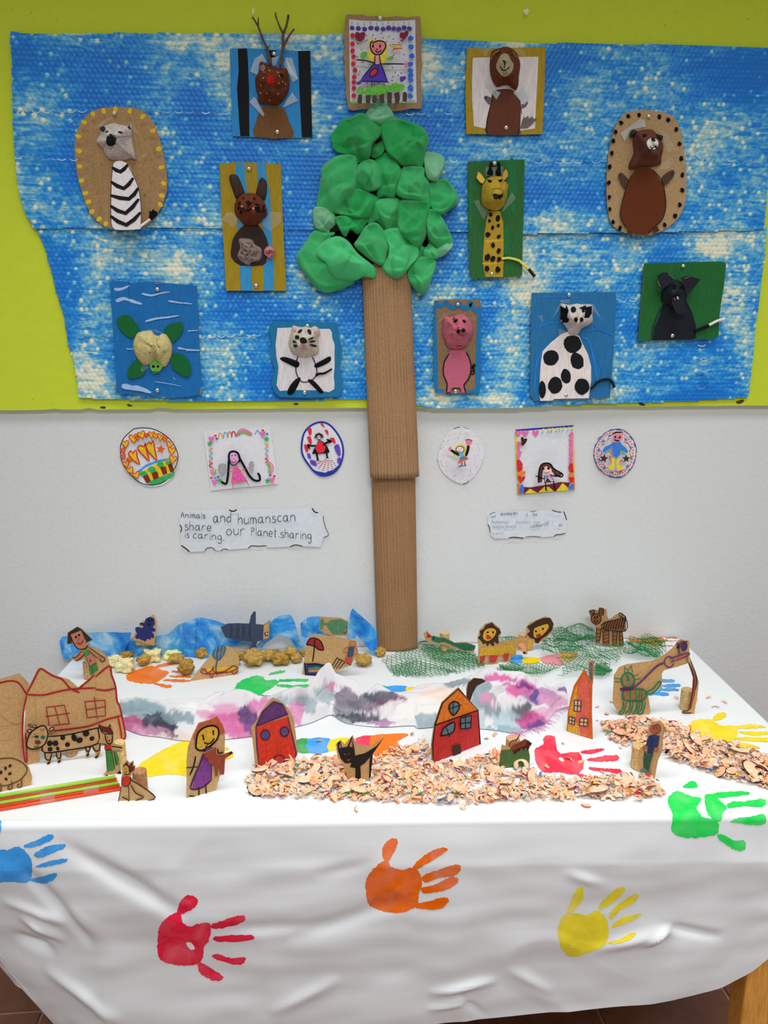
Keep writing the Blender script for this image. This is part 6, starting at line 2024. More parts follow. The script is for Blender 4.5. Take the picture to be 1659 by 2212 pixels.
cork(th, 1068, 1437, 0.011, 0.028, back=0.014)

th, cv = fig('lion_figure', 'rear card lion turned away with its large head raised beside a cork', 'paper figure', E5, '1060,470 1180,445 1300,440 1290,330 1330,280 1420,245 1500,210 1560,230 1592,300 1560,390 1500,450 1420,505 1368,500 1370,560 1310,582 1290,482', ((1098, 1411), (1175, 1407)))
cv.fill('body', (196, 158, 60), '1080,470 1200,450 1295,450 1280,485 1100,488'); cv.fill('body', (196, 158, 60), '1305,450 1350,460 1350,560 1310,572')
cv.fill('mane', MANE, '1300,320 1350,290 1410,250 1480,225 1550,225 1588,285 1570,360 1510,420 1460,450 1420,500 1390,495 1380,455 1330,440 1300,400 1335,370', 1)
cv.fill('face', (204, 158, 56), '1370,400 1380,340 1450,310 1520,290 1535,330 1490,390 1440,430 1385,440', 2); cv.fill('muzzle', (150, 54, 40), '1395,425 1410,400 1445,395 1455,425 1420,440', 1)
cv.ell('eye', INK, 1396, 371, 12); cv.ell('eye', INK, 1472, 344, 12)
cv.done()
cork(th, 1131, 1409, 0.0118, 0.044, (196, 160, 128), 0.014)

th, cv = fig('tiger_figure', 'striped brown card tiger standing on the green net', 'paper figure', E6, '400,130 440,118 498,125 500,98 570,115 575,175 585,205 610,205 650,170 700,145 755,188 750,325 720,330 735,460 690,470 640,465 545,450 520,420 500,415 490,440 465,442 470,300 455,260 425,210', ((1287, 1398), (1350, 1400)), (168, 134, 92))
BRN = (150, 92, 50)
cv.fill('body', BRN, '515,265 560,235 650,215 745,200 748,310 700,310 560,305 520,285', 1)
cv.ell('head', BRN, 470, 205, 46, 52)
for q in ['405,135 450,125 455,165 425,185', '495,150 500,105 540,110 540,165 515,180']:
    cv.fill('ear', (128, 80, 46), q, 1)
for q in ['475,290 520,295 500,430 470,428', '535,315 590,310 590,440 540,440', '628,315 670,315 660,460 630,455', '690,318 715,315 730,450 695,460']:
    cv.fill('leg', BRN, q)
    p = [tuple(map(float, a.split(','))) for a in q.split()]
    for k in range(4):
        t = .15 + k * .24
        cv.line('stripe', INK, [(p[0][0] + (p[3][0] - p[0][0]) * t, p[0][1] + (p[3][1] - p[0][1]) * t), (p[1][0] + (p[2][0] - p[1][0]) * t, p[1][1] + (p[2][1] - p[1][1]) * t - 8)], 6, False, 0)
    cv.line('outline', INK, q, 5, True, 0)
for k in range(9):
    x = 545 + k * 23
    cv.line('stripe', INK, [(x + 18, 232 - k * 4), (x, 270), (x - 6, 300)], 8)
cv.line('outline', INK, '515,265 560,235 650,215 748,200 750,315 560,308 520,285', 7)
cv.line('outline', INK, [(470 + 46 * math.cos(i * .6), 205 + 50 * math.sin(i * .6)) for i in range(11)], 7, True)
cv.line('outline', INK, '405,130 455,122 450,165', 7); cv.line('outline', INK, '498,160 500,108 540,112 538,170', 7)
for a in ['410,140 445,155', '505,130 540,125', '505,150 535,150', '460,215 490,215']:
    cv.line('stripe', INK, a, 8, False, 0)
cv.ell('eye', INK, 458, 190, 8, 14); cv.ell('eye', INK, 482, 186, 8, 14); cv.line('mouth', INK, '450,225 465,235 490,225', 9)
cv.line('tail', INK, '685,165 700,148 750,190 740,225 715,190 690,175', 8)
cv.line('tail', INK, '700,185 722,165', 6, False, 0); cv.line('tail', INK, '722,205 745,185', 6, False, 0)
cv.done()
cork(th, 1318, 1396, 0.011, 0.036, back=0.014)

th, cv = fig('cat_on_lead_figure', 'green striped card cat led by a purple figure on a cork', 'paper figure', E6, '640,740 690,660 760,635 1010,600 1100,555 1190,485 1260,400 1348,412 1350,560 1370,600 1440,800 1425,930 1395,1105 1285,1090 1300,1060 1365,1050 1375,930 1385,760 1340,622 1240,655 1110,690 1090,720 1095,830 1030,900 960,920 985,1080 965,1135 690,1118 628,1000', ((1337, 1547), (1497, 1544)))
GC = (44, 116, 80)
cv.line('outline', GC, [(770 + 62 * math.cos(i * .5), 785 + 72 * math.sin(i * .5)) for i in range(13)], 14, True)
cv.ell('face', (140, 118, 76), 770, 785, 52, 62)
cv.line('outline', GC, '740,705 740,660 772,695 800,645 815,705', 14, False, 0)
cv.fill('nose', GC, '750,730 775,735 795,790 755,790 765,765')
for a in ['645,765 705,770', '650,800 710,798', '830,745 870,730', '838,780 888,765', '820,745 818,735']:
    cv.line('whisker', GC, a, 11, False, 0)
cv.fill('body', (140, 112, 66), '725,880 860,865 930,880 945,915 910,970 740,965', 1)
cv.line('outline', GC, '725,880 720,950 745,970 900,980 945,925 930,880 870,865 740,875', 13, True)
for a in ['795,885 790,965', '850,870 848,970', '905,875 900,975', '880,880 875,975']:
    cv.line('stripe', GC, a, 12, False, 0)
for x in (735, 800, 865, 915):
    cv.line('leg', GC, [(x - 5, 985), (x - 15, 1060), (x - 45, 1085), (x - 40, 1098), (x - 5, 1090), (x + 22, 990)], 12, False, 2)
cv.line('tail', GC, '950,890 1010,860 1060,800 1080,800 1070,840 1010,900 950,915', 13)
cv.line('lead', (96, 62, 100), '700,865 760,860 830,845 900,790 1000,690 1060,640 1110,620', 18)
cv.fill('collar', (70, 46, 90), '695,870 720,855 820,845 820,875 720,885', 1)
cv.line('lead', (96, 62, 100), [(1160 + 44 * math.cos(i * .6 + .3), 610 + 50 * math.sin(i * .6 + .3)) for i in range(10)], 11)
cv.line('arm', (96, 62, 100), '1165,580 1190,570 1330,525 1340,550 1200,600 1180,610', 11)
cv.fill('arm', (184, 96, 80), '1200,580 1320,540 1325,550 1210,598')
cv.ell('hair', (74, 48, 88), 1300, 460, 34, 48); cv.line('hair', (74, 48, 88), '1262,425 1250,500 1262,530', 12); cv.line('hair', (74, 48, 88), '1270,420 1330,420', 12); cv.line('outline', INK, '1230,430 1245,445 1235,480 1255,470', 10)
cv.line('outline', (74, 48, 88), '1325,540 1332,615', 9, False, 0)
cv.fill('leg', (150, 66, 50), '1345,610 1370,660 1420,760 1405,900 1365,1060 1345,1055 1370,930 1388,760')
cv.line('outline', (60, 36, 50), '1342,620 1392,760 1372,930 1345,1060 1290,1075 1295,1092 1370,1090', 9); cv.line('outline', (60, 36, 50), '1365,610 1420,760 1408,870', 9)
cv.done()
cork(th, 1489, 1541, 0.0135, 0.047, (196, 168, 116), 0.017)
cork(th, 1362, 1547, 0.0115, 0.034, back=0.015)
th.part('torn_edge', *slab_geo(E6('1030,900 1085,812 1098,815 1060,875'), th.pl.__class__(th.pl.o - th.pl.n * -0.0006, th.pl.n), 0.001)[:2], mat((226, 226, 222), 'paper', ILS))

# ---------------------------------------------------------------- farm at the left
E7 = Crop(0, 1420, 360)
th, cv = fig('barn_figure', 'folded brown paper barn with red outlined roofs and windows', 'paper figure', E7, '268,345 380,110 412,104 540,180 690,222 780,302 940,175 1090,58 1150,290 1180,470 1218,600 1252,805 1200,832 1040,880 700,905 395,935 395,1055 285,1085 220,1095', ((50, 1657), (272, 1600)))
RL = (158, 34, 40)
for a in ['268,360 340,220 400,115 470,150 540,190 620,220 700,310 790,350', '770,325 880,230 940,175', '955,190 1090,85 1110,170 1150,285 1165,430 1190,480 1215,590 1245,740 1245,800 1200,830', '265,370 430,375 560,345 720,315 950,305', '955,318 1050,328 1145,310',
          '265,380 230,560 225,750 230,900 250,1030 268,1030 262,900 255,760', '540,730 760,705 900,680 1060,620 1210,580', '1175,590 1205,740 1210,800']:
    cv.line('outline', RL, a, 15)
for q in (['460,500 640,475', '460,500 490,680', '640,475 690,660', '490,680 690,660', '460,588 690,555', '545,490 595,670'], ['845,440 1045,425', '845,440 870,600', '1045,425 1050,580', '870,600 1050,580', '860,520 1050,490', '940,400 970,610']):
    for a in q:
        cv.line('window', RL, a, 14, False, 0)
cv.line('fold', (150, 116, 74), '345,385 360,650', 4, False, 0); cv.line('fold', (150, 116, 74), '950,190 965,610', 4, False, 0)
cv.done()
th.part('fold_strut', *box_geo(th.pl.b.x - .06, th.pl.b.x - .058, th.pl.b.y, th.pl.b.y + .05, ZT, ZT + .07), mat(KR, 'kraft', ILS))
th, cv = fig('barn_side_figure', 'plain brown paper side of the barn with one curved red line', 'paper figure', E7, '-190,300 -60,240 0,218 195,163 290,270 262,370 240,560 222,1000 150,1060 -190,1130', ((-40, 1664), (48, 1648)))
cv.line('outline', RL, '-150,300 0,255 90,235 170,245 215,290 262,365', 14)
cv.line('fold', (160, 124, 80), '0,575 140,665 240,640', 5); cv.line('fold', (160, 124, 80), '0,690 200,660', 4); cv.line('fold', (160, 124, 80), '0,835 120,820', 4)
cv.done()

th, cv = fig('cow_figure', 'spotted card cow with pink ears on a cork', 'paper figure', E7, '262,830 290,760 255,720 275,670 330,655 390,690 470,690 540,682 545,715 485,750 485,795 760,750 960,702 1000,712 990,860 1002,930 990,1000 940,1008 955,960 905,892 890,940 885,985 858,985 845,890 740,930 620,945 605,1045 572,1052 560,955 530,955 500,1062 468,1072 475,1030 450,1010 425,885 330,918 275,900', ((102, 1652), (216, 1637)))
cv.line('outline', INK, '265,860 300,760 370,700 440,680 475,740 470,800 440,870 360,910 290,905', 11, True)
cv.line('outline', INK, '480,790 700,765 960,705 975,720 970,860 700,920 445,950 425,880', 11)
cv.line('hair', INK, '330,690 300,665 280,680 330,700 370,690 330,665', 7)
for q in ['490,735 500,705 535,692 530,720', '270,730 300,715 315,735 290,750']:
    cv.fill('ear', (214, 130, 130), q, 1)
    cv.line('outline', INK, q, 8, True)
cv.line('horn', (190, 90, 50), '400,710 420,730 445,705', 10)
for x, y, rx, ry in [(495, 855, 30, 28), (552, 855, 30, 28), (672, 868, 26, 24), (792, 825, 34, 28), (915, 808, 26, 22), (738, 800, 28, 38), (625, 800, 26, 24), (855, 755, 34, 34), (498, 915, 26, 22), (575, 908, 18, 20)]:
    cv.ell('black_spot', INK, x, y, rx, ry, -20, 11)
cv.ell('eye', (30, 50, 48), 365, 790, 22, 14, -10); cv.ell('eye', (30, 90, 80), 428, 795, 24, 18); cv.line('lash', INK, '315,795 350,785', 6, False, 0); cv.line('lash', INK, '335,762 355,775', 6, False, 0)
cv.ell('muzzle', (90, 56, 50), 375, 845, 32, 22); cv.line('mouth', INK, '340,885 360,895 385,880', 7)
for a in ['445,945 455,1010 495,1020 515,960', '560,950 570,1000 600,1000 605,945', '850,885 860,930 890,930 900,880', '920,880 950,930 990,920 995,860', '470,1062 500,1030', '578,1040 600,1020', '865,975 885,945', '945,1000 985,960']:
    cv.line('leg', INK, a, 11)
for x, y in [(485, 1052), (588, 1038), (873, 972), (962, 992)]:
    cv.ell('hoof', INK, x, y, 18, 11, -35)
cv.done()
cork(th, 149, 1641, 0.0115, 0.020, back=0.016)

th, cv = fig('farmer_figure', 'card farmer with a red hat and green trousers taped to a cork', 'paper figure', E7, '975,660 1005,668 1060,690 1110,690 1130,760 1132,860 1220,885 1215,912 1150,925 1195,1150 1212,1172 1100,1182 1030,1192 1062,1130 1050,920 1035,862 975,860 1010,770', ((226, 1677), (262, 1673)))
cv.fill('hat', (96, 36, 30), '978,665 1040,690 1100,695 1130,750 1120,770 1040,745 1010,740', 1); cv.line('outline', INK, '978,665 1010,740 1060,765 1125,760', 7)
cv.line('feather', INK, '1075,690 1098,665 1090,690 1110,680', 6)
cv.line('outline', INK, '1045,765 1060,840 1090,862 1115,840 1118,770', 9); cv.line('mouth', INK, '1070,820 1085,838 1098,815', 6); cv.line('nose', INK, '1075,790 1068,800', 6, False, 0)
cv.fill('shirt', (186, 44, 36), '1050,868 1105,868 1110,915 1048,920', 1)
cv.line('arm', INK, '970,858 1050,865', 11, False, 0); cv.line('arm', INK, '1120,885 1215,900', 14, False, 0); cv.line('outline', INK, '1050,868 1045,920 1110,918', 6)
cv.fill('leg', (60, 120, 56), '1050,930 1110,925 1140,1110 1125,1125 1070,1135 1062,1050'); cv.fill('leg', (60, 120, 56), '1130,930 1165,950 1185,1020 1180,1070 1150,1070')
cv.line('outline', INK, '1050,930 1072,1140', 6, False, 0); cv.line('outline', INK, '1112,925 1145,1115', 6, False, 0); cv.line('outline', INK, '1130,930 1160,1070', 6, False, 0)
cv.fill('boot', INK, '1160,1155 1195,1125 1210,1150 1200,1162'); cv.fill('boot', INK, '1035,1188 1070,1165 1075,1180')
cv.done()
cork(th, 258, 1668, 0.0115, 0.054, (206, 178, 120), 0.012)

th, cv = fig('hen_figure', 'small card hen with a red comb leaning on a cork', 'paper figure', E7, '1212,1180 1222,1080 1240,1050 1268,1028 1285,1055 1328,1032 1328,1075 1348,1085 1335,1130 1295,1195 1345,1232 1548,1400 1460,1442 1290,1450 1180,1440 1205,1290', ((256, 1733), (333, 1731)))
cv.fill('comb', (104, 38, 34), '1225,1080 1265,1035 1280,1080 1322,1040 1320,1085 1345,1090 1330,1130 1290,1150 1270,1090', 0)
cv.fill('head', (190, 156, 52), '1228,1090 1255,1070 1282,1100 1280,1160 1240,1165 1225,1130', 1); cv.line('outline', (70, 36, 28), '1225,1090 1255,1068 1285,1105 1290,1160 1235,1165', 8); cv.line('eye', INK, '1240,1115 1260,1110', 6, False, 0); cv.line('mouth', INK, '1238,1140 1252,1148 1262,1135', 5)
cv.fill('breast', (196, 50, 34), '1220,1195 1255,1180 1295,1190 1290,1250 1260,1280 1218,1265', 1); cv.line('outline', (70, 30, 26), '1215,1190 1215,1265 1258,1285 1295,1250 1300,1190', 8)
for a in ['1205,1290 1180,1435', '1280,1285 1285,1445', '1305,1270 1350,1350 1430,1390 1350,1425', '1290,1210 1420,1290 1545,1390 1460,1440', '1215,1390 1260,1410 1280,1425']:
    cv.line('outline', (74, 46, 26), a, 11)
cv.done()
cork(th, 302, 1722, 0.0125, 0.045, (170, 122, 84), 0.010)

th, cv = fig('sheep_figure', 'rounded brown card sheep with curly feet at the left edge', 'paper figure', E7, '-150,970 0,942 100,945 200,990 285,1090 322,1190 310,1262 180,1322 0,1358 -150,1380', ((-20, 1718), (66, 1699)))
cv.line('outline', (96, 78, 50), '-120,1040 0,1010 120,1005 210,1040 265,1095 260,1150 200,1220 90,1270 0,1280', 12)
for x, y, r in [(100, 1080, 40), (55, 1105, 0), (10, 1145, 10), (98, 1158, 60), (60, 1212, -40), (-30, 1090, 0)]:
    cv.ell('wool_mark', (40, 36, 30), x, y, 14, 20, r, 9)
for x in (205, 110, 0):
    cv.line('curly_leg', (90, 72, 46), [(x + 5, 1215 + (205 - x) * .2), (x + 12, 1270 + (205 - x) * .2), (x - 10, 1300 + (205 - x) * .18), (x - 32, 1280 + (205 - x) * .2), (x - 15, 1262 + (205 - x) * .2)], 12)
cv.done()

fence = Thing('straw_fence', 'low fence of green and orange drinking straws taped together', 'fence', on_table(120, 1736) + Vector((0, 0, .0025)))
pf = stand_plane((0, 1754), (262, 1709))
uf = (pf.b - pf.a).normalized()
rs_ = 0.0032
for i, cc in enumerate([(250, 88, 38), (250, 92, 40), (158, 200, 62), (248, 92, 44), (150, 196, 60)]):
    z = ZT + rs_ + i * rs_ * 1.96
    a = pf.a - uf * 0.10 + Vector((0, 0.0015 * (i % 2), z - HT))
    b = pf.b - uf * 0.002 * i + Vector((0, 0.0015 * (i % 2), z - HT))
    V, Fc = [], []
    n = 12
    for q, cp in ((a, 0), (b, 0)):
        for r in (rs_, rs_ * .8):
            for k in range(n):
                t = 2 * math.pi * k / n
                V.append(q + pf.n * (r * math.cos(t)) + Vector((0, 0, r * math.sin(t))))
    for k in range(n):
        m = (k + 1) % n
        Fc += [(k, m, 2 * n + m, 2 * n + k), (n + m, n + k, 3 * n + k, 3 * n + m), (k, n + k, n + m, m), (2 * n + m, 3 * n + m, 3 * n + k, 2 * n + k)]
    fence.part('straw', V, Fc, mat(cc, 'plastic', 0.85), smooth=True)
for q in ['400,1350 545,1335 545,1455 400,1475', '830,1290 980,1265 980,1340 830,1360']:
    v, f, mi = slab_geo(E7(q), Plane(pf.o + pf.n * .0045, pf.n), 0.0003)
    fence.part('tape', v, f, CLEAR)

# ---------------------------------------------------------------- figures in front
E8 = Crop(230, 1440, 680)
th, cv = fig('girl_with_fox_figure', 'card girl in a purple dress holding a brown fox', 'paper figure', E8, '640,750 652,640 690,540 735,450 820,425 882,393 925,465 945,560 940,700 935,862 905,865 870,990 760,1030 640,1056', ((404, 1726), (467, 1709)))
cv.fill('hair', (176, 88, 54), '735,455 820,428 882,397 930,470 945,530 900,545 880,480 830,470 750,500 700,600 690,560', 0)
cv.fill('face', (204, 158, 52), '715,600 725,540 770,490 850,470 890,510 880,570 820,630 760,665 720,650', 2); cv.line('outline', INK, '715,600 730,530 780,485 850,470 892,500 885,570 830,630 760,668 715,650', 12, True)
cv.line('eye', INK, '768,548 775,580', 18, False, 0); cv.line('eye', INK, '850,512 852,540', 16, False, 0); cv.line('mouth', INK, '778,605 810,615 840,600 858,572', 9)
cv.fill('dress', (116, 56, 126), '790,650 838,640 838,800 835,905 760,965 680,975 700,890 745,760', 1)
cv.line('outline', (50, 24, 56), '795,635 745,770 690,900 672,975 760,965 835,905', 9); cv.line('outline', (50, 24, 56), '838,640 835,905', 8, False, 0); cv.line('neck', INK, '805,625 790,655', 8, False, 0)
cv.line('arm', INK, '710,715 695,790 665,862', 10); cv.line('arm', INK, '640,805 720,798', 10, False, 0); cv.line('arm', INK, '885,655 895,690 925,680', 9)
cv.line('leg', INK, '735,965 735,1030 690,1035 660,1028', 10, False, 2); cv.line('leg', INK, '790,940 795,1010 800,1015', 10, False, 0)
cv.done()
slab(th, 'fox', E8('765,690 800,680 870,640 875,700 930,700 1000,675 1008,690 945,735 938,855 905,858 898,775 885,868 865,872 862,785 820,775 800,735'), Plane(th.pl.o + th.pl.n * .006, th.pl.n), 0.0018, mat((138, 62, 40), 'marker', ILS), KEDGE, ZT)
slab(th, 'fox_tail_tip', E8('975,688 1000,675 1008,690 985,702'), Plane(th.pl.o + th.pl.n * .0064, th.pl.n), 0.0004, mat((50, 34, 30), 'marker', ILS))
cork(th, 440, 1716, 0.0115, 0.042, back=0.016)

th, cv = fig('red_house_figure', 'red card house with a pointed purple roof and round windows', 'paper figure', E8, '1152,480 1190,440 1240,350 1325,248 1380,270 1440,320 1490,400 1508,540 1522,700 1500,748 1330,800 1190,840 1175,660', ((553, 1667), (637, 1641)))
cv.fill('roof', (92, 56, 106), '1200,468 1240,370 1300,300 1340,275 1400,300 1445,375', 0); cv.fill('wall', (200, 56, 38), '1190,480 1440,400 1470,500 1510,690 1500,735 1215,815 1200,640')
cv.line('outline', (76, 40, 84), '1195,470 1245,360 1330,280 1400,300 1445,378 1195,472', 11, True, 0); cv.line('outline', (90, 44, 80), '1190,480 1200,650 1218,822 1500,740 1512,690 1445,400', 11, False, 0)
for x, y, rx in [(1265, 545, 36), (1418, 518, 34)]:
    cv.ell('round_window', (86, 72, 112), x, y, rx, rx * 1.1, 20)
    cv.line('outline', (50, 34, 70), [(x + rx * math.cos(i * .6), y + rx * 1.1 * math.sin(i * .6)) for i in range(11)], 7, True)
cv.fill('door', (186, 64, 62), '1335,780 1330,740 1350,715 1385,705 1412,725 1415,755'); cv.line('outline', (110, 30, 44), '1335,780 1330,740 1350,715 1385,705 1412,725 1418,755', 9)
cv.done()
cork(th, 597, 1654, 0.0115, 0.042, back=0.016)

th, cv = fig('black_cat_figure', 'card black cat with a raised tail in the shavings', 'paper figure', G1, '348,560 385,528 412,560 470,494 500,558 560,570 605,568 700,503 650,570 615,640 600,780 575,835 500,848 445,825 400,700 362,650', ((752, 1690), (800, 1690)))
BK2 = (34, 28, 26)
cv.fill('head', BK2, '365,600 360,545 382,532 395,580 430,575 465,500 482,580 490,650 460,690 420,695 385,660', 1)
cv.fill('body', BK2, '480,640 560,620 640,570 695,508 640,590 610,630 560,690 500,730 450,720', 1)
for q in ['490,700 525,700 530,800 520,815 470,808 490,790', '595,640 615,630 600,790 588,805 590,700']:
    cv.fill('leg', BK2, q)
for q in ['372,580 380,545 390,585', '445,570 468,515 470,580']:
    cv.fill('inner_ear', (170, 110, 90), q)
cv.fill('mouth', (150, 50, 50), '425,668 455,660 445,680'); cv.ell('eye', (90, 80, 72), 415, 628, 6); cv.ell('eye', (90, 80, 72), 445, 625, 6)
cv.done()
cork(th, 776, 1688, 0.0115, 0.036, back=0.012)

th, cv = fig('smoking_house_figure', 'red card house with an orange gable and a smoking chimney', 'paper figure', G1, '1040,705 1035,560 1058,405 1110,258 1170,200 1230,148 1290,220 1372,312 1386,560 1320,620 1250,662 1140,690', ((933, 1652), (1037, 1610)))
cv.fill('gable', (206, 112, 36), '1062,420 1115,262 1228,165 1370,312'); cv.fill('wall', (182, 44, 42), '1060,425 1368,318 1382,560 1250,655 1048,700 1045,560')
cv.line('outline', INK, '1060,420 1115,260 1228,160 1370,312 1062,420', 8, True, 0); cv.line('outline', INK, '1060,425 1045,560 1048,700 1250,660 1385,560 1370,315', 8, False, 0)
cv.fill('window', (86, 112, 124), '1165,290 1190,255 1225,265 1235,300 1190,345', 1); cv.line('outline', INK, '1160,290 1190,252 1230,262 1232,305 1190,350', 8, True); cv.line('outline', INK, '1192,245 1190,355', 7, False, 0); cv.line('outline', INK, '1160,305 1250,275', 7, False, 0)
cv.fill('window', (86, 112, 124), '1105,490 1130,440 1195,400 1195,465 1110,500', 1); cv.line('outline', INK, '1105,490 1130,435 1200,398 1190,470 1110,495', 8, True); cv.line('outline', INK, '1140,430 1165,500', 8, False, 0)
cv.fill('window', (86, 112, 124), '1245,370 1320,352 1315,440 1245,445'); cv.line('outline', INK, '1245,370 1322,350 1316,440 1245,446', 9, True, 0); cv.line('outline', INK, '1280,355 1280,450', 9, False, 0); cv.line('outline', INK, '1235,410 1320,400', 9, False, 0)
cv.fill('door', (56, 36, 28), '1185,570 1245,555 1248,640 1192,665')
cv.done()
slab(th, 'chimney_smoke', G1('1288,222 1290,160 1300,115 1340,82 1400,88 1425,105 1360,140 1332,190 1312,250'), Plane(th.pl.o - th.pl.n * .003, th.pl.n), 0.0018, mat((58, 40, 30), 'marker', ILS), KEDGE)
cork(th, 985, 1632, 0.0115, 0.042, back=0.016)

th, cv = fig('hedgehog_figure', 'green card with a brown hedgehog taped to a cork', 'paper figure', G2, '213,1085 228,950 245,848 330,875 345,850 400,830 470,790 535,835 520,860 500,900 515,960 512,1072 380,1115 280,1100', ((1080, 1662), (1143, 1657)))
cv.fill('grass', (72, 104, 56), '215,1080 235,900 330,890 500,890 515,960 500,1065 380,1105 280,1095', 1)
cv.fill('hedgehog', (120, 56, 36), '325,880 360,845 470,795 510,810 500,850 420,890 335,905', 1)
cv.fill('spines', (60, 36, 26), '485,800 535,835 510,860 495,900 470,875 460,905 430,880 410,920 395,885 365,945 345,905 420,880 480,850')
cv.fill('head', (150, 110, 76), '315,860 330,820 390,790 415,745 405,790 360,845 330,862', 1); cv.line('outline', (60, 36, 26), '315,860 330,815 385,795 415,745', 7)
cv.done()
cork(th, 1110, 1655, 0.0135, 0.050, (196, 150, 114), 0.014)

th, cv = fig('tall_house_figure', 'tall pink and orange card house with a blue chimney', 'paper figure', G2, '868,722 880,540 905,400 940,272 1040,112 1117,250 1112,520 1120,802 1000,765', ((1224, 1581), (1279, 1599)))
cv.fill('orange_edge', (200, 92, 34), '870,720 882,540 940,275 1040,118 1115,250 1112,520 1118,800', 0); cv.fill('yellow_side', (204, 150, 44), '878,715 892,540 945,330 975,260 965,420 960,600 1000,755')
cv.fill('pink_front', (206, 96, 78), '960,600 968,420 985,250 1040,165 1095,260 1095,520 1060,770 1005,755')
NB = (48, 44, 80)
for x0, y0, x1, y1, sk in [(945, 415, 1010, 520, 6), (895, 575, 950, 638, 16), (1000, 590, 1075, 660, 8)]:
    cv.fill('window', (214, 178, 120), [(x0, y0), (x1, y0 + sk), (x1 - 8, y1 + sk), (x0, y1)])
    for a in ([(x0, y0), (x1, y0 + sk)], [(x0, y1), (x1 - 8, y1 + sk)], [(x0, y0), (x0 - 4, y1)], [(x1, y0 + sk), (x1 - 8, y1 + sk)], [((x0 + x1) / 2, y0), ((x0 + x1) / 2 - 4, y1)], [(x0, (y0 + y1) / 2), (x1, (y0 + y1) / 2 + sk)]):
        cv.line('outline', NB, a, 11, False, 0)
for a in ['940,665 940,735', '985,670 1000,745', '940,665 985,670', '962,690 970,740']:
    cv.line('door', (214, 170, 110), a, 7, False, 0)
cv.done()
slab(th, 'chimney', G2('1078,62 1090,38 1136,35 1128,180 1120,262 1084,200'), Plane(th.pl.o - th.pl.n * .002, th.pl.n), 0.0018, mat((190, 120, 60), 'kraft', ILS), KEDGE)
slab(th, 'chimney_front', G2('1092,55 1120,45 1118,200 1110,240 1090,195'), Plane(th.pl.o - th.pl.n * .0016, th.pl.n), 0.0004, mat((84, 100, 118), 'marker', ILS))
cork(th, 1252, 1588, 0.0115, 0.042, back=0.018)

th, cv = fig('man_figure', 'card man in a dark blue jacket and green trousers taped to a cork', 'paper figure', G3, '448,800 455,640 480,580 540,545 545,440 560,370 600,345 660,328 702,372 690,470 680,600 640,700 625,780 610,870 520,830', ((1376, 1668), (1412, 1684)))
cv.fill('face', (168, 88, 66), '568,400 590,370 640,358 672,385 665,430 620,455 578,440', 2); cv.line('outline', (120, 60, 44), '590,370 610,385 640,360 665,385 660,430 620,450', 7); cv.ell('eye', INK, 605, 400, 5); cv.ell('eye', INK, 632, 395, 5)
cv.fill('jacket', (44, 56, 96), '560,465 610,455 660,468 645,570 610,575 600,635 545,630 550,560 530,560', 1); cv.line('outline', (28, 30, 50), '595,465 580,620', 5, False, 0)
cv.fill('hand', (172, 92, 72), '500,565 530,555 535,590 505,600', 1); cv.fill('hand', (172, 92, 72), '615,580 655,580 645,612 612,612', 1)
cv.fill('leg', (44, 84, 62), '520,600 545,640 600,640 575,720 560,790 515,780 510,700', 0)
cv.fill('shoe', (90, 130, 110), '480,780 510,760 560,790 585,800 570,825 520,815 490,800', 1)
cv.done()
cork(th, 1384, 1668, 0.014, 0.046, (196, 164, 112), 0.013)

# ---------------------------------------------------------------- sponge and foam crumbs along the shore


def lump(name, px, py, w_, h_, col, kind, label, group, seed, rough):
    p = on_table(px, py)
    k = (p - CO).length / F
    rx, rz = w_ * k / 2 * 1.1, h_ * k / 2 * 1.1
    bm = bmesh.new()
    bmesh.ops.create_icosphere(bm, subdivisions=4, radius=1.0)
    rg_ = random.Random(seed)
    off = Vector((seed * 3.1, seed * 1.7, seed))
    for v in bm.verts:
        d = v.co.normalized()
        cl_ = .82 if rough < .5 else 1.1
        q = Vector((max(-cl_, min(cl_, d.x * 1.15)), max(-cl_, min(cl_, d.y * 1.15)), max(-cl_, min(cl_, d.z * 1.15))))
        r = 1 + 0.42 * noise.noise(d * 1.7 + off) + 0.10 * noise.noise(d * 4 + off)
        pore = noise.noise(d * 7 + off)
        r -= rough * max(0.0, pore) * 0.30
        r += rough * 0.10 * noise.noise(d * 16 + off)
        v.co = q * r
    zmin = min(v.co.z for v in bm.verts)
    zmax = max(v.co.z for v in bm.verts)
    xm = max(abs(v.co.x) for v in bm.verts)
    a = rg_.uniform(-.4, .4)
    for v in bm.verts:
        x, y, z = v.co.x / xm * rx, v.co.y / xm * rx * .9, (v.co.z - zmin) / (zmax - zmin) * 2 * rz * .92
        v.co = Vector((x * math.cos(a) - y * math.sin(a), x * math.sin(a) + y * math.cos(a), z))
    me = bpy.data.meshes.new(name)
    bm.to_mesh(me)
    bm.free()
    me.materials.append(mat(col, kind, 0.78))
    for f in me.polygons:
        f.use_smooth = True
    o = bpy.data.objects.new(name, me)
    COL.objects.link(o)
    o.location = (p.x, p.y, ZT)
    return tag(o, label, 'sponge', group)


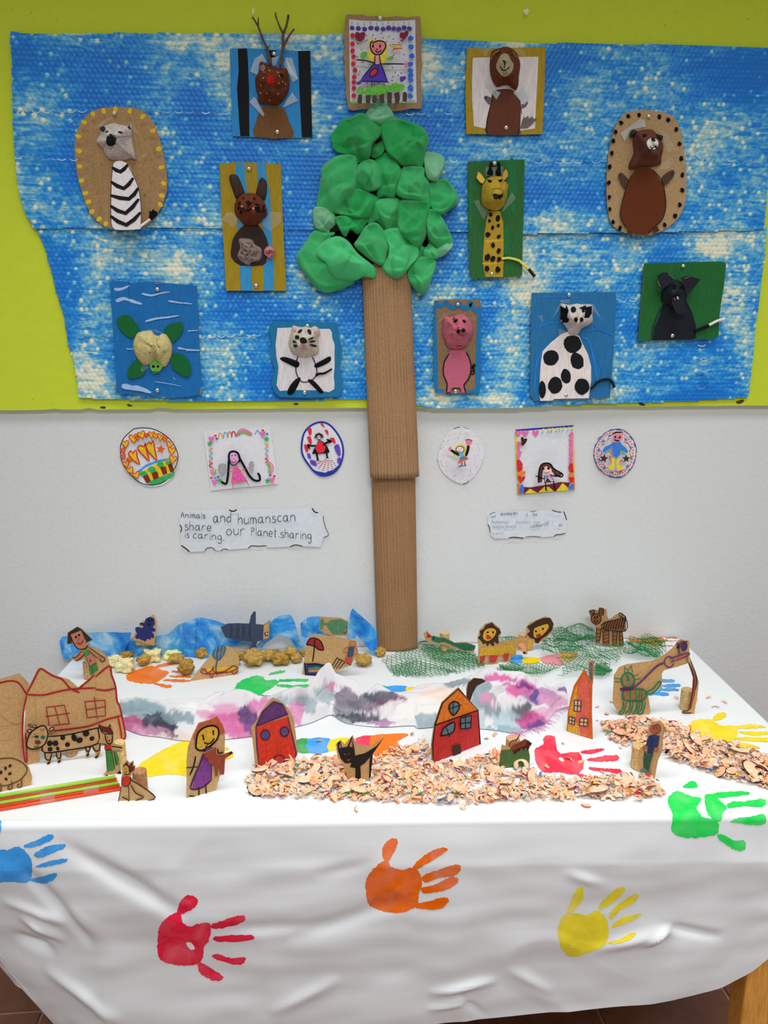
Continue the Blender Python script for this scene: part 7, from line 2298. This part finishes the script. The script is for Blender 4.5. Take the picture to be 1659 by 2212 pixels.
SP = (178, 144, 74)
for i, (x, y, w_, h_, lb) in enumerate([
        (273, 1428, 26, 20, 'brown sponge crumb behind the two pale foam pieces'), (311, 1440, 30, 26, 'small brown sponge crumb next to the orange handprint thumb'), (382, 1434, 34, 20, 'brown sponge crumb beside the green tinted foam piece'),
        (404, 1459, 36, 34, 'large brown sponge crumb left of the arched parasol card'), (437, 1422, 32, 26, 'brown sponge crumb behind the arched parasol card'), (515, 1428, 26, 24, 'narrow sponge crumb just right of the arched card top'),
        (511, 1440, 16, 14, 'tiny sponge crumb at the right side of the arched card'), (550, 1440, 46, 36, 'biggest sponge crumb under the whale'), (580, 1430, 28, 24, 'sponge crumb touching the biggest one on its right'),
        (606, 1437, 40, 28, 'wide flat sponge crumb under the bubble wrap arch'), (627, 1424, 34, 24, 'sponge crumb standing highest under the bubble wrap arch'), (641, 1433, 24, 22, 'sponge crumb against the left edge of the beach card'), (655, 1420, 14, 16, 'small sponge crumb half hidden by the beach card'),
        (786, 1440, 34, 26, 'sponge crumb right of the beach card'), (822, 1420, 24, 22, 'sponge crumb at the foot of the tree trunk'), (594, 1421, 22, 18, 'dark sponge crumb at the back of the arch opening')]):
    lump('sponge_crumb', x, y, w_, h_, SP if i % 3 else (166, 130, 64), 'sponge', lb, 'brown sponge crumbs along the shore', i + 3, 1.0)
for i, (x, y, w_, h_, lb, cc) in enumerate([
        (249, 1441, 28, 22, 'pale foam piece stained orange near the card girl', (226, 214, 160)), (272, 1452, 36, 28, 'largest pale foam piece in front of the shore', (232, 224, 172)), (330, 1430, 34, 26, 'pale foam block behind the orange handprint', (234, 224, 166)), (372, 1425, 30, 18, 'greenish pale foam piece near the sea', (216, 216, 150))]):
    lump('foam_piece', x, y, w_, h_, cc, 'pulp', lb, 'pale foam pieces along the shore', i + 40, .35)

# ---------------------------------------------------------------- crumpled scarf lying across the table like a river
FRONT = [(256, 1572), (300, 1590), (345, 1596), (400, 1604), (470, 1602), (560, 1592), (641, 1573), (674, 1564), (695, 1555), (716, 1548), (735, 1560), (753, 1567), (789, 1572), (831, 1574), (891, 1571), (905, 1577), (960, 1573), (1034, 1578), (1075, 1582), (1112, 1587), (1150, 1578), (1177, 1568), (1200, 1540), (1226, 1532)]
TOP = [(256, 1518), (300, 1521), (344, 1528), (371, 1524), (431, 1521), (474, 1509), (517, 1505), (536, 1510), (575, 1512), (610, 1502), (637, 1496), (659, 1505), (680, 1494), (713, 1473), (731, 1485), (765, 1482), (784, 1506), (816, 1499), (849, 1509), (891, 1497), (921, 1490), (967, 1481), (1006, 1470), (1052, 1458), (1070, 1458), (1124, 1461), (1148, 1482), (1164, 1484), (1195, 1496), (1237, 1481)]
HGT = [(256, .025), (371, .030), (474, .038), (536, .036), (637, .038), (680, .046), (713, .062), (731, .052), (765, .054), (784, .038), (816, .042), (849, .030), (900, .024), (967, .026), (1006, .046), (1052, .062), (1124, .058), (1148, .036), (1195, .020), (1237, .010)]
BLOT = [  # dyed patches: x, y, rx, ry, colour
    (300, 1530, 40, 14, (120, 150, 160)), (285, 1560, 26, 10, (168, 70, 120)), (340, 1565, 26, 22, (50, 54, 74)), (355, 1572, 22, 16, (40, 42, 60)), (385, 1548, 24, 14, (120, 142, 152)), (300, 1580, 50, 10, (190, 130, 165)), (270, 1580, 18, 14, (176, 90, 140)),
    (480, 1540, 40, 16, (200, 140, 175)), (510, 1560, 44, 18, (190, 84, 140)), (535, 1545, 16, 16, (70, 46, 96)), (570, 1525, 26, 14, (196, 110, 160)), (560, 1585, 60, 10, (190, 90, 145)), (545, 1570, 14, 12, (100, 60, 120)), (420, 1530, 30, 8, (214, 216, 218)), (400, 1595, 60, 8, (206, 190, 180)),
    (660, 1520, 18, 14, (140, 158, 166)), (700, 1495, 14, 18, (150, 165, 170)), (712, 1480, 10, 8, (190, 120, 150)), (640, 1540, 12, 20, (196, 120, 165)), (745, 1505, 16, 16, (110, 100, 118)), (745, 1530, 20, 14, (120, 118, 130)), (765, 1552, 40, 8, (50, 56, 66)), (790, 1520, 24, 16, (96, 90, 106)), (825, 1505, 26, 12, (70, 70, 86)), (815, 1530, 20, 10, (140, 120, 140)),
    (850, 1515, 24, 10, (110, 70, 100)), (825, 1563, 22, 6, (150, 110, 150)), (730, 1560, 20, 8, (150, 170, 172)), (950, 1500, 40, 12, (226, 200, 186)), (900, 1530, 60, 18, (214, 212, 210)), (930, 1560, 26, 16, (130, 150, 160)), (990, 1475, 24, 8, (120, 134, 142)), (1040, 1500, 18, 30, (120, 140, 150)), (1030, 1560, 14, 22, (160, 178, 184)),
    (1075, 1465, 30, 6, (196, 80, 140)), (1125, 1488, 24, 14, (200, 70, 140)), (1130, 1482, 12, 5, (90, 40, 110)), (1170, 1505, 26, 14, (170, 110, 160)), (1155, 1502, 10, 12, (70, 60, 120)), (1200, 1515, 20, 10, (196, 140, 175)), (1225, 1490, 16, 6, (110, 70, 140)), (1130, 1530, 16, 12, (70, 76, 86)), (1115, 1548, 12, 10, (84, 90, 100)), (1090, 1555, 20, 20, (160, 180, 188)),
    (1150, 1560, 24, 16, (170, 50, 120)), (1160, 1572, 16, 12, (80, 50, 120)), (1090, 1578, 30, 8, (130, 160, 176)), (1190, 1540, 20, 10, (206, 150, 180)), (1050, 1510, 12, 10, (196, 130, 160)), (1065, 1535, 14, 10, (110, 124, 132)), (610, 1512, 20, 8, (150, 164, 170)), (580, 1548, 16, 12, (204, 150, 180))]
FRONT, TOP, HGT = smooth_pts(FRONT, False, 5), smooth_pts(TOP, False, 5), smooth_pts(HGT, False, 8)
sv, sf, scol = [], [], []
NS, NT = 420, 46
rgs = np.random.RandomState(8)
for i in range(NS + 1):
    x = 256 + (1228 - 256) * i / NS
    fpx = (x, interp(FRONT, x))
    hgt = interp(HGT, x)
    tpx = (x + 4 * math.sin(x * .05), interp(TOP, x))
    a = on_table(*fpx)
    b = on_table(tpx[0], tpx[1], HT + hgt)
    for j in range(NT + 1):
        t = j / NT
        if t < 0.72:
            s = t / 0.72
            q = Vector((a.x + (b.x - a.x) * s, a.y + (b.y - a.y) * s, 0))
            z = hgt * (math.sin(s * math.pi / 2) ** 0.9)
        else:
            s = (t - 0.72) / 0.28
            q = Vector((b.x, b.y + 0.035 * s, 0))
            z = hgt * (1 - s * s)
        w0 = min(1, s * 3 if t < .72 else 1)
        env = min(1.0, t * 8) * min(1.0, (1 - t) * 8)
        L = i / NS * 1.1
        f1 = noise.noise(Vector((L * 11 + t * 1.5, t * 2.0, 2.0)))
        f2 = 1 - 2.4 * abs(noise.noise(Vector((L * 6 - t * 1.5, t * 3.2 + L * 1.5, 7.0))))
        f4 = 1 - 2.4 * abs(noise.noise(Vector((L * 10 + t * 1.0, t * 6.5 - L * 2, 17.0))))
        f3 = noise.noise(Vector((L * 40, t * 9, 4.0)))
        amp = 0.70 * hgt + 0.006
        roll = math.sin(2 * math.pi * (1.7 * t + 0.9 * noise.noise(Vector((L * 3.2, t * .5, 31))) + L * .8))
        z = z * (0.86 + 0.28 * f1) + env * amp * (0.34 * f1 + 0.50 * (f2 - 0.5) + 0.16 * (f4 - 0.5) + 0.04 * f3 + 0.30 * roll)
        q.y += env * 0.010 * f2
        q.z = HT + 0.004 + max(0.0, z)
        sv.append(q)
        # dye
        px, py = project(q)
        wob = 14 * noise.noise(Vector((px * .05, py * .07, 1))) + 5 * noise.noise(Vector((px * .16, py * .2, 5)))
        c = np.array([206, 204, 208.0])
        for bx, by, rx, ry, bc in BLOT:
            d = ((px + wob - bx) / (rx * 1.35)) ** 2 + ((py + wob * .7 - by) / (ry * 1.25)) ** 2
            if d < 1.5:
                k = min(1.0, max(0.0, (1.2 - d) * 3.2)) * 0.9
                k *= 0.92 + 0.2 * noise.noise(Vector((px * .1, py * .1, 3)))
                c = c * (1 - k) + np.array(bc) * k
        scol.append([lin(v) / 0.86 for v in c] + [1.0])
n = NT + 1
for i in range(NS):
    for j in range(NT):
        k = i * n + j
        sf.append((k, k + n, k + n + 1, k + 1))
scarf = Thing('scarf', 'crumpled white scarf dyed with magenta and grey blotches', 'scarf', on_table(740, 1560) + Vector((0, 0, .002)))
m = bpy.data.materials.new('dyed_scarf')
m.use_nodes = True
nt = m.node_tree
at = nd(nt, 'ShaderNodeAttribute', attribute_name='dye')
nt.links.new(at.outputs['Color'], nt.nodes['Principled BSDF'].inputs['Base Color'])
nt.nodes['Principled BSDF'].inputs['Roughness'].default_value = 0.8
nt.nodes['Principled BSDF'].inputs['Sheen Weight'].default_value = 0.15
so = scarf.part('cloth', sv, sf, m, smooth=True)
ca = so.data.attributes.new('dye', 'FLOAT_COLOR', 'POINT')
ca.data.foreach_set('color', np.array(scol, np.float32).ravel())
V, Fc = [], []
rg = random.Random(6)
for k in range(130):     # fringe threads at the right hand end
    px = rg.uniform(1100, 1228)
    py = interp(FRONT, px) + rg.uniform(-3, 1)
    p = on_table(px, py) + Vector((0, 0, .004))
    a = rg.uniform(-1.0, 0.6)
    l = rg.uniform(.008, .02)
    d = Vector((math.cos(a), math.sin(a) - .5, 0)) * l
    v, f = tube_geo([p, p + d * .5 + Vector((0, 0, .002)), p + d + Vector((0, 0, -.003))], .0004, 3, False)
    k0 = len(V)
    V += v
    Fc += [tuple(i + k0 for i in q) for q in f]
tag(scarf.part('fringe', V, Fc, mat((200, 150, 185), 'flat', .8)), kind='stuff')

# ---------------------------------------------------------------- green plastic net


def net_patch(poly, pitch, hgt, ang, seed, V, Fc, squeeze=1.0, lift=0.0):
    W = [on_table(x, y) for x, y in poly]
    P2 = [(p.x, p.y) for p in W]
    x0, x1 = min(p[0] for p in P2), max(p[0] for p in P2)
    y0, y1 = min(p[1] for p in P2), max(p[1] for p in P2)
    cx, cy = (x0 + x1) / 2, (y0 + y1) / 2
    R = math.hypot(x1 - x0, y1 - y0) / 2
    ca, sa = math.cos(ang), math.sin(ang)
    N = int(R / pitch) + 2
    off = Vector((seed * 2.3, seed, seed * .7))

    def place(u, v):
        x, y = u * ca - v * sa * squeeze, u * sa + v * ca * squeeze
        q = Vector((cx + x, cy + y, 0))
        w1 = noise.noise_vector(q * 18 + off)
        q.x += 0.012 * w1.x
        q.y += 0.012 * w1.y
        ins = inside(P2, q.x, q.y)
        h1 = 0.5 + 0.5 * noise.noise(q * 14 + off)
        h2 = 1 - 2 * abs(noise.noise(q * 24 + off * 2))
        q.z = HT + 0.0035 + lift + hgt * max(0.0, 0.15 + 0.75 * h1 * h1 * 1.6 + 0.35 * max(0, h2) - 0.25)
        q.y = min(q.y, -0.004)
        return q, ins
    pitch *= 1.7
    N = int(R / pitch / .6) + 2
    grid = {}
    for i in range(-N, N + 1):
        for j in range(-N, N + 1):
            grid[i, j] = place((i + (j % 2) * .5) * pitch * .62, j * pitch * .72)
    for (i, j), (p, a) in grid.items():
        if not a:
            continue
        d = j % 2
        for nb in ((i + d - 1, j + 1), (i + d, j + 1)):
            if nb in grid and grid[nb][1]:
                q = grid[nb][0]
                mid = (p + q) / 2 + Vector((0, 0, .0006))
                v, f = tube_geo([p, mid, q], .0007, 3, False)
                k0 = len(V)
                V += v
                Fc += [tuple(t + k0 for t in z) for z in f]


NETM = mat((18, 112, 50), 'plastic', 0.75)
NETS = [('green plastic net spread loosely beside the tree trunk', [
            ([(820, 1428), (880, 1402), (940, 1398), (1000, 1410), (1035, 1428), (1060, 1448), (1000, 1462), (940, 1455), (905, 1468), (850, 1466)], .0105, .010, .3, 1, 1.0),
            ([(900, 1400), (960, 1396), (1030, 1420), (1050, 1446), (980, 1450), (930, 1430)], .0095, .010, .9, 2, .8),
            ([(895, 1384), (915, 1378), (940, 1384), (935, 1396), (905, 1396)], .008, .020, .4, 3, .7),
            ([(840, 1440), (900, 1430), (990, 1450), (970, 1464), (900, 1470), (845, 1466)], .0095, .012, -.5, 8, .8)]),
        ('narrow green plastic net between the snake and the rear lion', [([(1075, 1384), (1110, 1378), (1140, 1384), (1140, 1410), (1080, 1410)], .0095, .022, .2, 4, .8)]),
        ('green plastic net piled behind the lions beside the tiger', [
            ([(1160, 1396), (1220, 1380), (1280, 1380), (1290, 1404), (1240, 1420), (1170, 1432)], .0095, .040, .5, 5, .75),
            ([(1185, 1384), (1240, 1376), (1290, 1384), (1280, 1402), (1200, 1400)], .008, .050, 1.1, 6, .6)]),
        ('green plastic net bunched in front of the lions', [
            ([(1060, 1458), (1075, 1442), (1130, 1440), (1200, 1438), (1215, 1450), (1180, 1462), (1160, 1476), (1120, 1470), (1080, 1462)], .009, .018, .2, 7, .8), ([(1075, 1446), (1110, 1440), (1140, 1450), (1120, 1462), (1085, 1460)], .0065, .022, 1.0, 9, .6)]),
        ('green plastic net spread under the tiger and the cat on a lead', [
            ([(1200, 1408), (1240, 1400), (1310, 1400), (1360, 1404), (1345, 1432), (1330, 1445), (1260, 1432), (1210, 1428)], .0100, .030, .4, 10, .85), ([(1195, 1425), (1260, 1418), (1320, 1440), (1322, 1466), (1280, 1474), (1230, 1468), (1200, 1474), (1215, 1450)], .0095, .026, .0, 11, .85),
            ([(1285, 1440), (1310, 1440), (1325, 1460), (1305, 1474), (1280, 1470)], .0062, .026, .7, 12, .6), ([(1350, 1390), (1395, 1378), (1420, 1384), (1440, 1400), (1440, 1425), (1400, 1436), (1345, 1425)], .0095, .034, .2, 13, .8),
            ([(1345, 1405), (1400, 1400), (1435, 1408), (1425, 1430), (1370, 1432)], .007, .040, .9, 14, .7)]),
        ('small green net tuft standing up against the wall behind the rear lion', [([(1150, 1396), (1185, 1392), (1188, 1402), (1155, 1406)], .007, .075, .4, 21, .6)])]
for lb, patches in NETS:
    V, Fc = [], []
    for poly, pit, hg, an, sd, sq in patches:
        net_patch(poly, pit, hg, an, sd, V, Fc, sq)
    cxp = patches[0][0][0]
    p = on_table(*cxp)
    o = mesh_obj('green_net', V, Fc, NETM, loc=Vector((p.x, p.y, ZT)))
    o.location = (p.x, p.y, ZT)
    tag(o, lb, 'net', 'green plastic nets')

# ---------------------------------------------------------------- pencil shavings
HEAPS = [('around the red houses and the black cat', [(530, 1690), (560, 1660), (610, 1660), (650, 1645), (700, 1640), (740, 1660), (800, 1650), (850, 1620), (920, 1600), (935, 1655), (1000, 1650), (1080, 1625), (1090, 1668), (1150, 1680), (1250, 1685), (1330, 1680), (1400, 1680), (1440, 1720), (1380, 1735), (1290, 1730), (1150, 1735), (1000, 1742), (850, 1738), (700, 1730), (560, 1725)], .013),
         ('in front of the cat on a lead', [(1300, 1565), (1360, 1550), (1430, 1560), (1500, 1590), (1560, 1610), (1620, 1625), (1700, 1660), (1700, 1712), (1640, 1705), (1580, 1690), (1500, 1665), (1430, 1640), (1370, 1625), (1310, 1600)], .016)]
EXTRA = [(1290, 1430 + 100), (1478, 1500), (1500, 1515), (1530, 1510), (1565, 1520), (1545, 1530), (1320, 1520), (1310, 1545), (1460, 1512), (1290, 1560), (1255, 1650), (1230, 1645), (1340, 1620), (1370, 1650), (1215, 1610), (1070, 1590), (890, 1590), (690, 1605), (1050, 1600), (770, 1752), (1265, 1745), (1000, 1748), (1430, 1715), (1300, 1672), (1180, 1660)]
WOODC = [(252, 210, 174), (249, 199, 160), (241, 186, 146), (252, 220, 188), (226, 166, 126)]
RIMC = [(40, 44, 90), (30, 30, 40), (200, 50, 60), (60, 140, 90), (232, 196, 50), (60, 120, 190), (120, 40, 60), (150, 80, 150), (230, 120, 50)]


def shaving_mesh(seed):
    """a curl of wood from a sharpener: part of a cone with a scalloped painted rim"""
    rg_ = random.Random(seed)
    span = rg_.uniform(0.7, 3.4)
    ro = rg_.uniform(.0080, .0135) if seed % 5 else rg_.uniform(.014, .018)
    ri = ro * rg_.uniform(.15, .45)
    n = max(5, int(span * 4))
    slope = rg_.uniform(.25, .8)
    V, Fc, mi = [], [], []
    for k in range(n + 1):
        a = span * k / n
        twist = 0.0022 * k / n
        sc_ = 1 + (0.07 if k % 2 else -0.05)
        for r, dz in ((ri, 0), ((ri + ro) / 2, .0012), (ro * .93, 0), (ro * sc_, -.0003)):
            V.append(Vector((r * math.cos(a), r * math.sin(a), (ro - r) * slope + dz + twist)))
    for k in range(n):
        for j in range(3):
            p = 4 * k + j
            Fc.append((p, p + 1, p + 5, p + 4))
            mi.append(1 if j == 2 else 0)
    me = bpy.data.meshes.new('shaving_shape')
    cx = sum(v.x for v in V) / len(V)
    cy = sum(v.y for v in V) / len(V)
    zb_ = min(v.z for v in V)
    V = [Vector((v.x - cx, v.y - cy, v.z - zb_)) for v in V]
    k0 = len(V)
    V += [v - Vector((0, 0, .0004)) for v in V]
    Fc += [tuple(i + k0 for i in reversed(f)) for f in Fc]
    mi += mi
    me.from_pydata([tuple(v) for v in V], [], Fc)
    me.materials.append(mat(WOODC[seed % 5], 'shave', .78))
    me.materials.append(mat(RIMC[seed % 9], 'flat', .84))
    me.polygons.foreach_set('material_index', mi)
    me.update()
    return me


SHAPES = [shaving_mesh(k) for k in range(45)]
BLOCK = []
rg = random.Random(77)


def heap_point(poly):
    x0, x1 = min(p[0] for p in poly), max(p[0] for p in poly)
    y0, y1 = min(p[1] for p in poly), max(p[1] for p in poly)
    while True:
        x, y = rg.uniform(x0, x1), rg.uniform(y0, y1)
        if inside(poly, x, y):
            return x, y


def heap_height(x, y, top):
    return top * max(0.0, 0.45 + 1.0 * noise.noise(Vector((x * .018, y * .035, 3))))


def put_shaving(x, y, z, label, group, me, sc_=1.0):
    p = on_table(x, y)
    o = bpy.data.objects.new('pencil_shaving', me)
    COL.objects.link(o)
    o.location = (p.x, p.y, ZT + z + .001)
    o.rotation_euler = (rg.gauss(0, .38), rg.gauss(0, .38), rg.uniform(0, 6.28))
    o.scale = (sc_,) * 3
    return tag(o, label, 'shaving', group)


for hi, (where, poly, top) in enumerate(HEAPS):
    for k in range((175, 115)[hi]):
        x, y = heap_point(poly)
        put_shaving(x, y, heap_height(x, y, top) * rg.uniform(.5, 1.1), 'curled wood pencil shaving in the heap ' + where, 'pencil shavings ' + where, SHAPES[rg.randrange(45)], rg.uniform(.85, 1.35))
for x, y in EXTRA:
    put_shaving(x, y, 0, 'single wood pencil shaving lying scattered outside the heaps', 'scattered pencil shavings', SHAPES[rg.randrange(45)], rg.uniform(.6, .9))
for hi, (where, poly, top) in enumerate(HEAPS):
    V, Fc, mi = [], [], []
    for k in range((2700, 1800)[hi]):
        x, y = heap_point(poly)
        p = on_table(x, y)
        z = ZT + .0006 + heap_height(x, y, top) * rg.uniform(0, 1)
        s = rg.uniform(.0018, .0075)
        a = rg.uniform(0, 6.28)
        tilt = Vector((rg.gauss(0, .45), rg.gauss(0, .45), 1)).normalized()
        u = Vector((math.cos(a), math.sin(a), 0)).cross(tilt).normalized()
        v = tilt.cross(u)
        w2 = s * rg.uniform(.35, .9)
        k0 = len(V)
        c0 = Vector((p.x, p.y, z + s * .35))
        if k % 7 == 0:      # thin curls of coloured lacquer
            w2 = .0004
            s *= 1.3
        V += [c0 + u * s + v * w2 * .3, c0 - u * s * rg.uniform(.5, 1) + v * w2, c0 - u * s * .8 - v * w2 * rg.uniform(.3, 1), c0 + u * s * .6 - v * w2, c0 + tilt * s * .35]
        Fc += [(k0, k0 + 1, k0 + 4), (k0 + 1, k0 + 2, k0 + 4), (k0 + 2, k0 + 3, k0 + 4), (k0 + 3, k0, k0 + 4)]
        c_ = rg.randrange(5, 14) if (k % 7 == 0 or rg.random() < .05) else rg.randrange(5)
        mi += [c_] * 4
    cx = on_table(sum(p[0] for p in poly) / len(poly), sum(p[1] for p in poly) / len(poly))
    o = mesh_obj('shaving_crumbs', V, Fc, [mat(c_, 'shave', .78) for c_ in WOODC] + [mat(c_, 'flat', .84) for c_ in RIMC], mi, loc=Vector((cx.x, cx.y, ZT)))
    o.location = (cx.x, cx.y, ZT)
    tag(o, 'fine pencil shaving crumbs heaped ' + where, 'shavings', kind='stuff')


def spiral(px, py, r, turns, label, rim, tiltx=.2):
    """a long unbroken ribbon of shaving curled into a rosette"""
    p = on_table(px, py)
    n = int(turns * 22)
    V, Fc, mi = [], [], []
    for k in range(n + 1):
        a = 2 * math.pi * turns * k / n
        rr = r * (1 - .12 * k / n)
        sc_ = 1.05 if k % 2 else .97
        for q, dz in ((rr * .38, .006), (rr * .7, .004), (rr * .95, .0008), (rr * sc_, 0)):
            V.append(Vector((q * math.cos(a), q * math.sin(a), dz + .004 * k / n * turns)))
    for k in range(n):
        for j in range(3):
            b = 4 * k + j
            Fc.append((b, b + 1, b + 5, b + 4))
            mi.append(1 if j == 2 else 0)
    o = mesh_obj('shaving_curl', V, Fc, [mat(WOODC[0], 'shave', .78), mat(rim, 'flat', .84)], mi)
    o.location = (p.x, p.y, ZT + .007)
    o.rotation_euler = (tiltx, .1, px * .1)
    tag(o, label, 'shaving', 'long curled pencil shavings')


spiral(1288, 1716, .024, .92, 'large squared shaving curl with a blue scalloped rim in front', (60, 60, 110), .35)
spiral(1640, 1680, .034, 1.2, 'largest shaving rosette at the right end of the heap', (44, 34, 44), .3)
spiral(672, 1672, .022, .8, 'shaving curl with a navy rim between the red house and the black cat', (46, 44, 84), .3)
spiral(1125, 1664, .016, .7, 'shaving curl leaning on the green hedgehog card', (90, 80, 70), .5)
spiral(1590, 1632, .015, .9, 'round shaving curl near the yellow handprint', (40, 34, 40), .4)
spiral(775, 1718, .017, .8, 'fanned shaving curl with a green tip in front of the black cat', (130, 170, 90), .4)
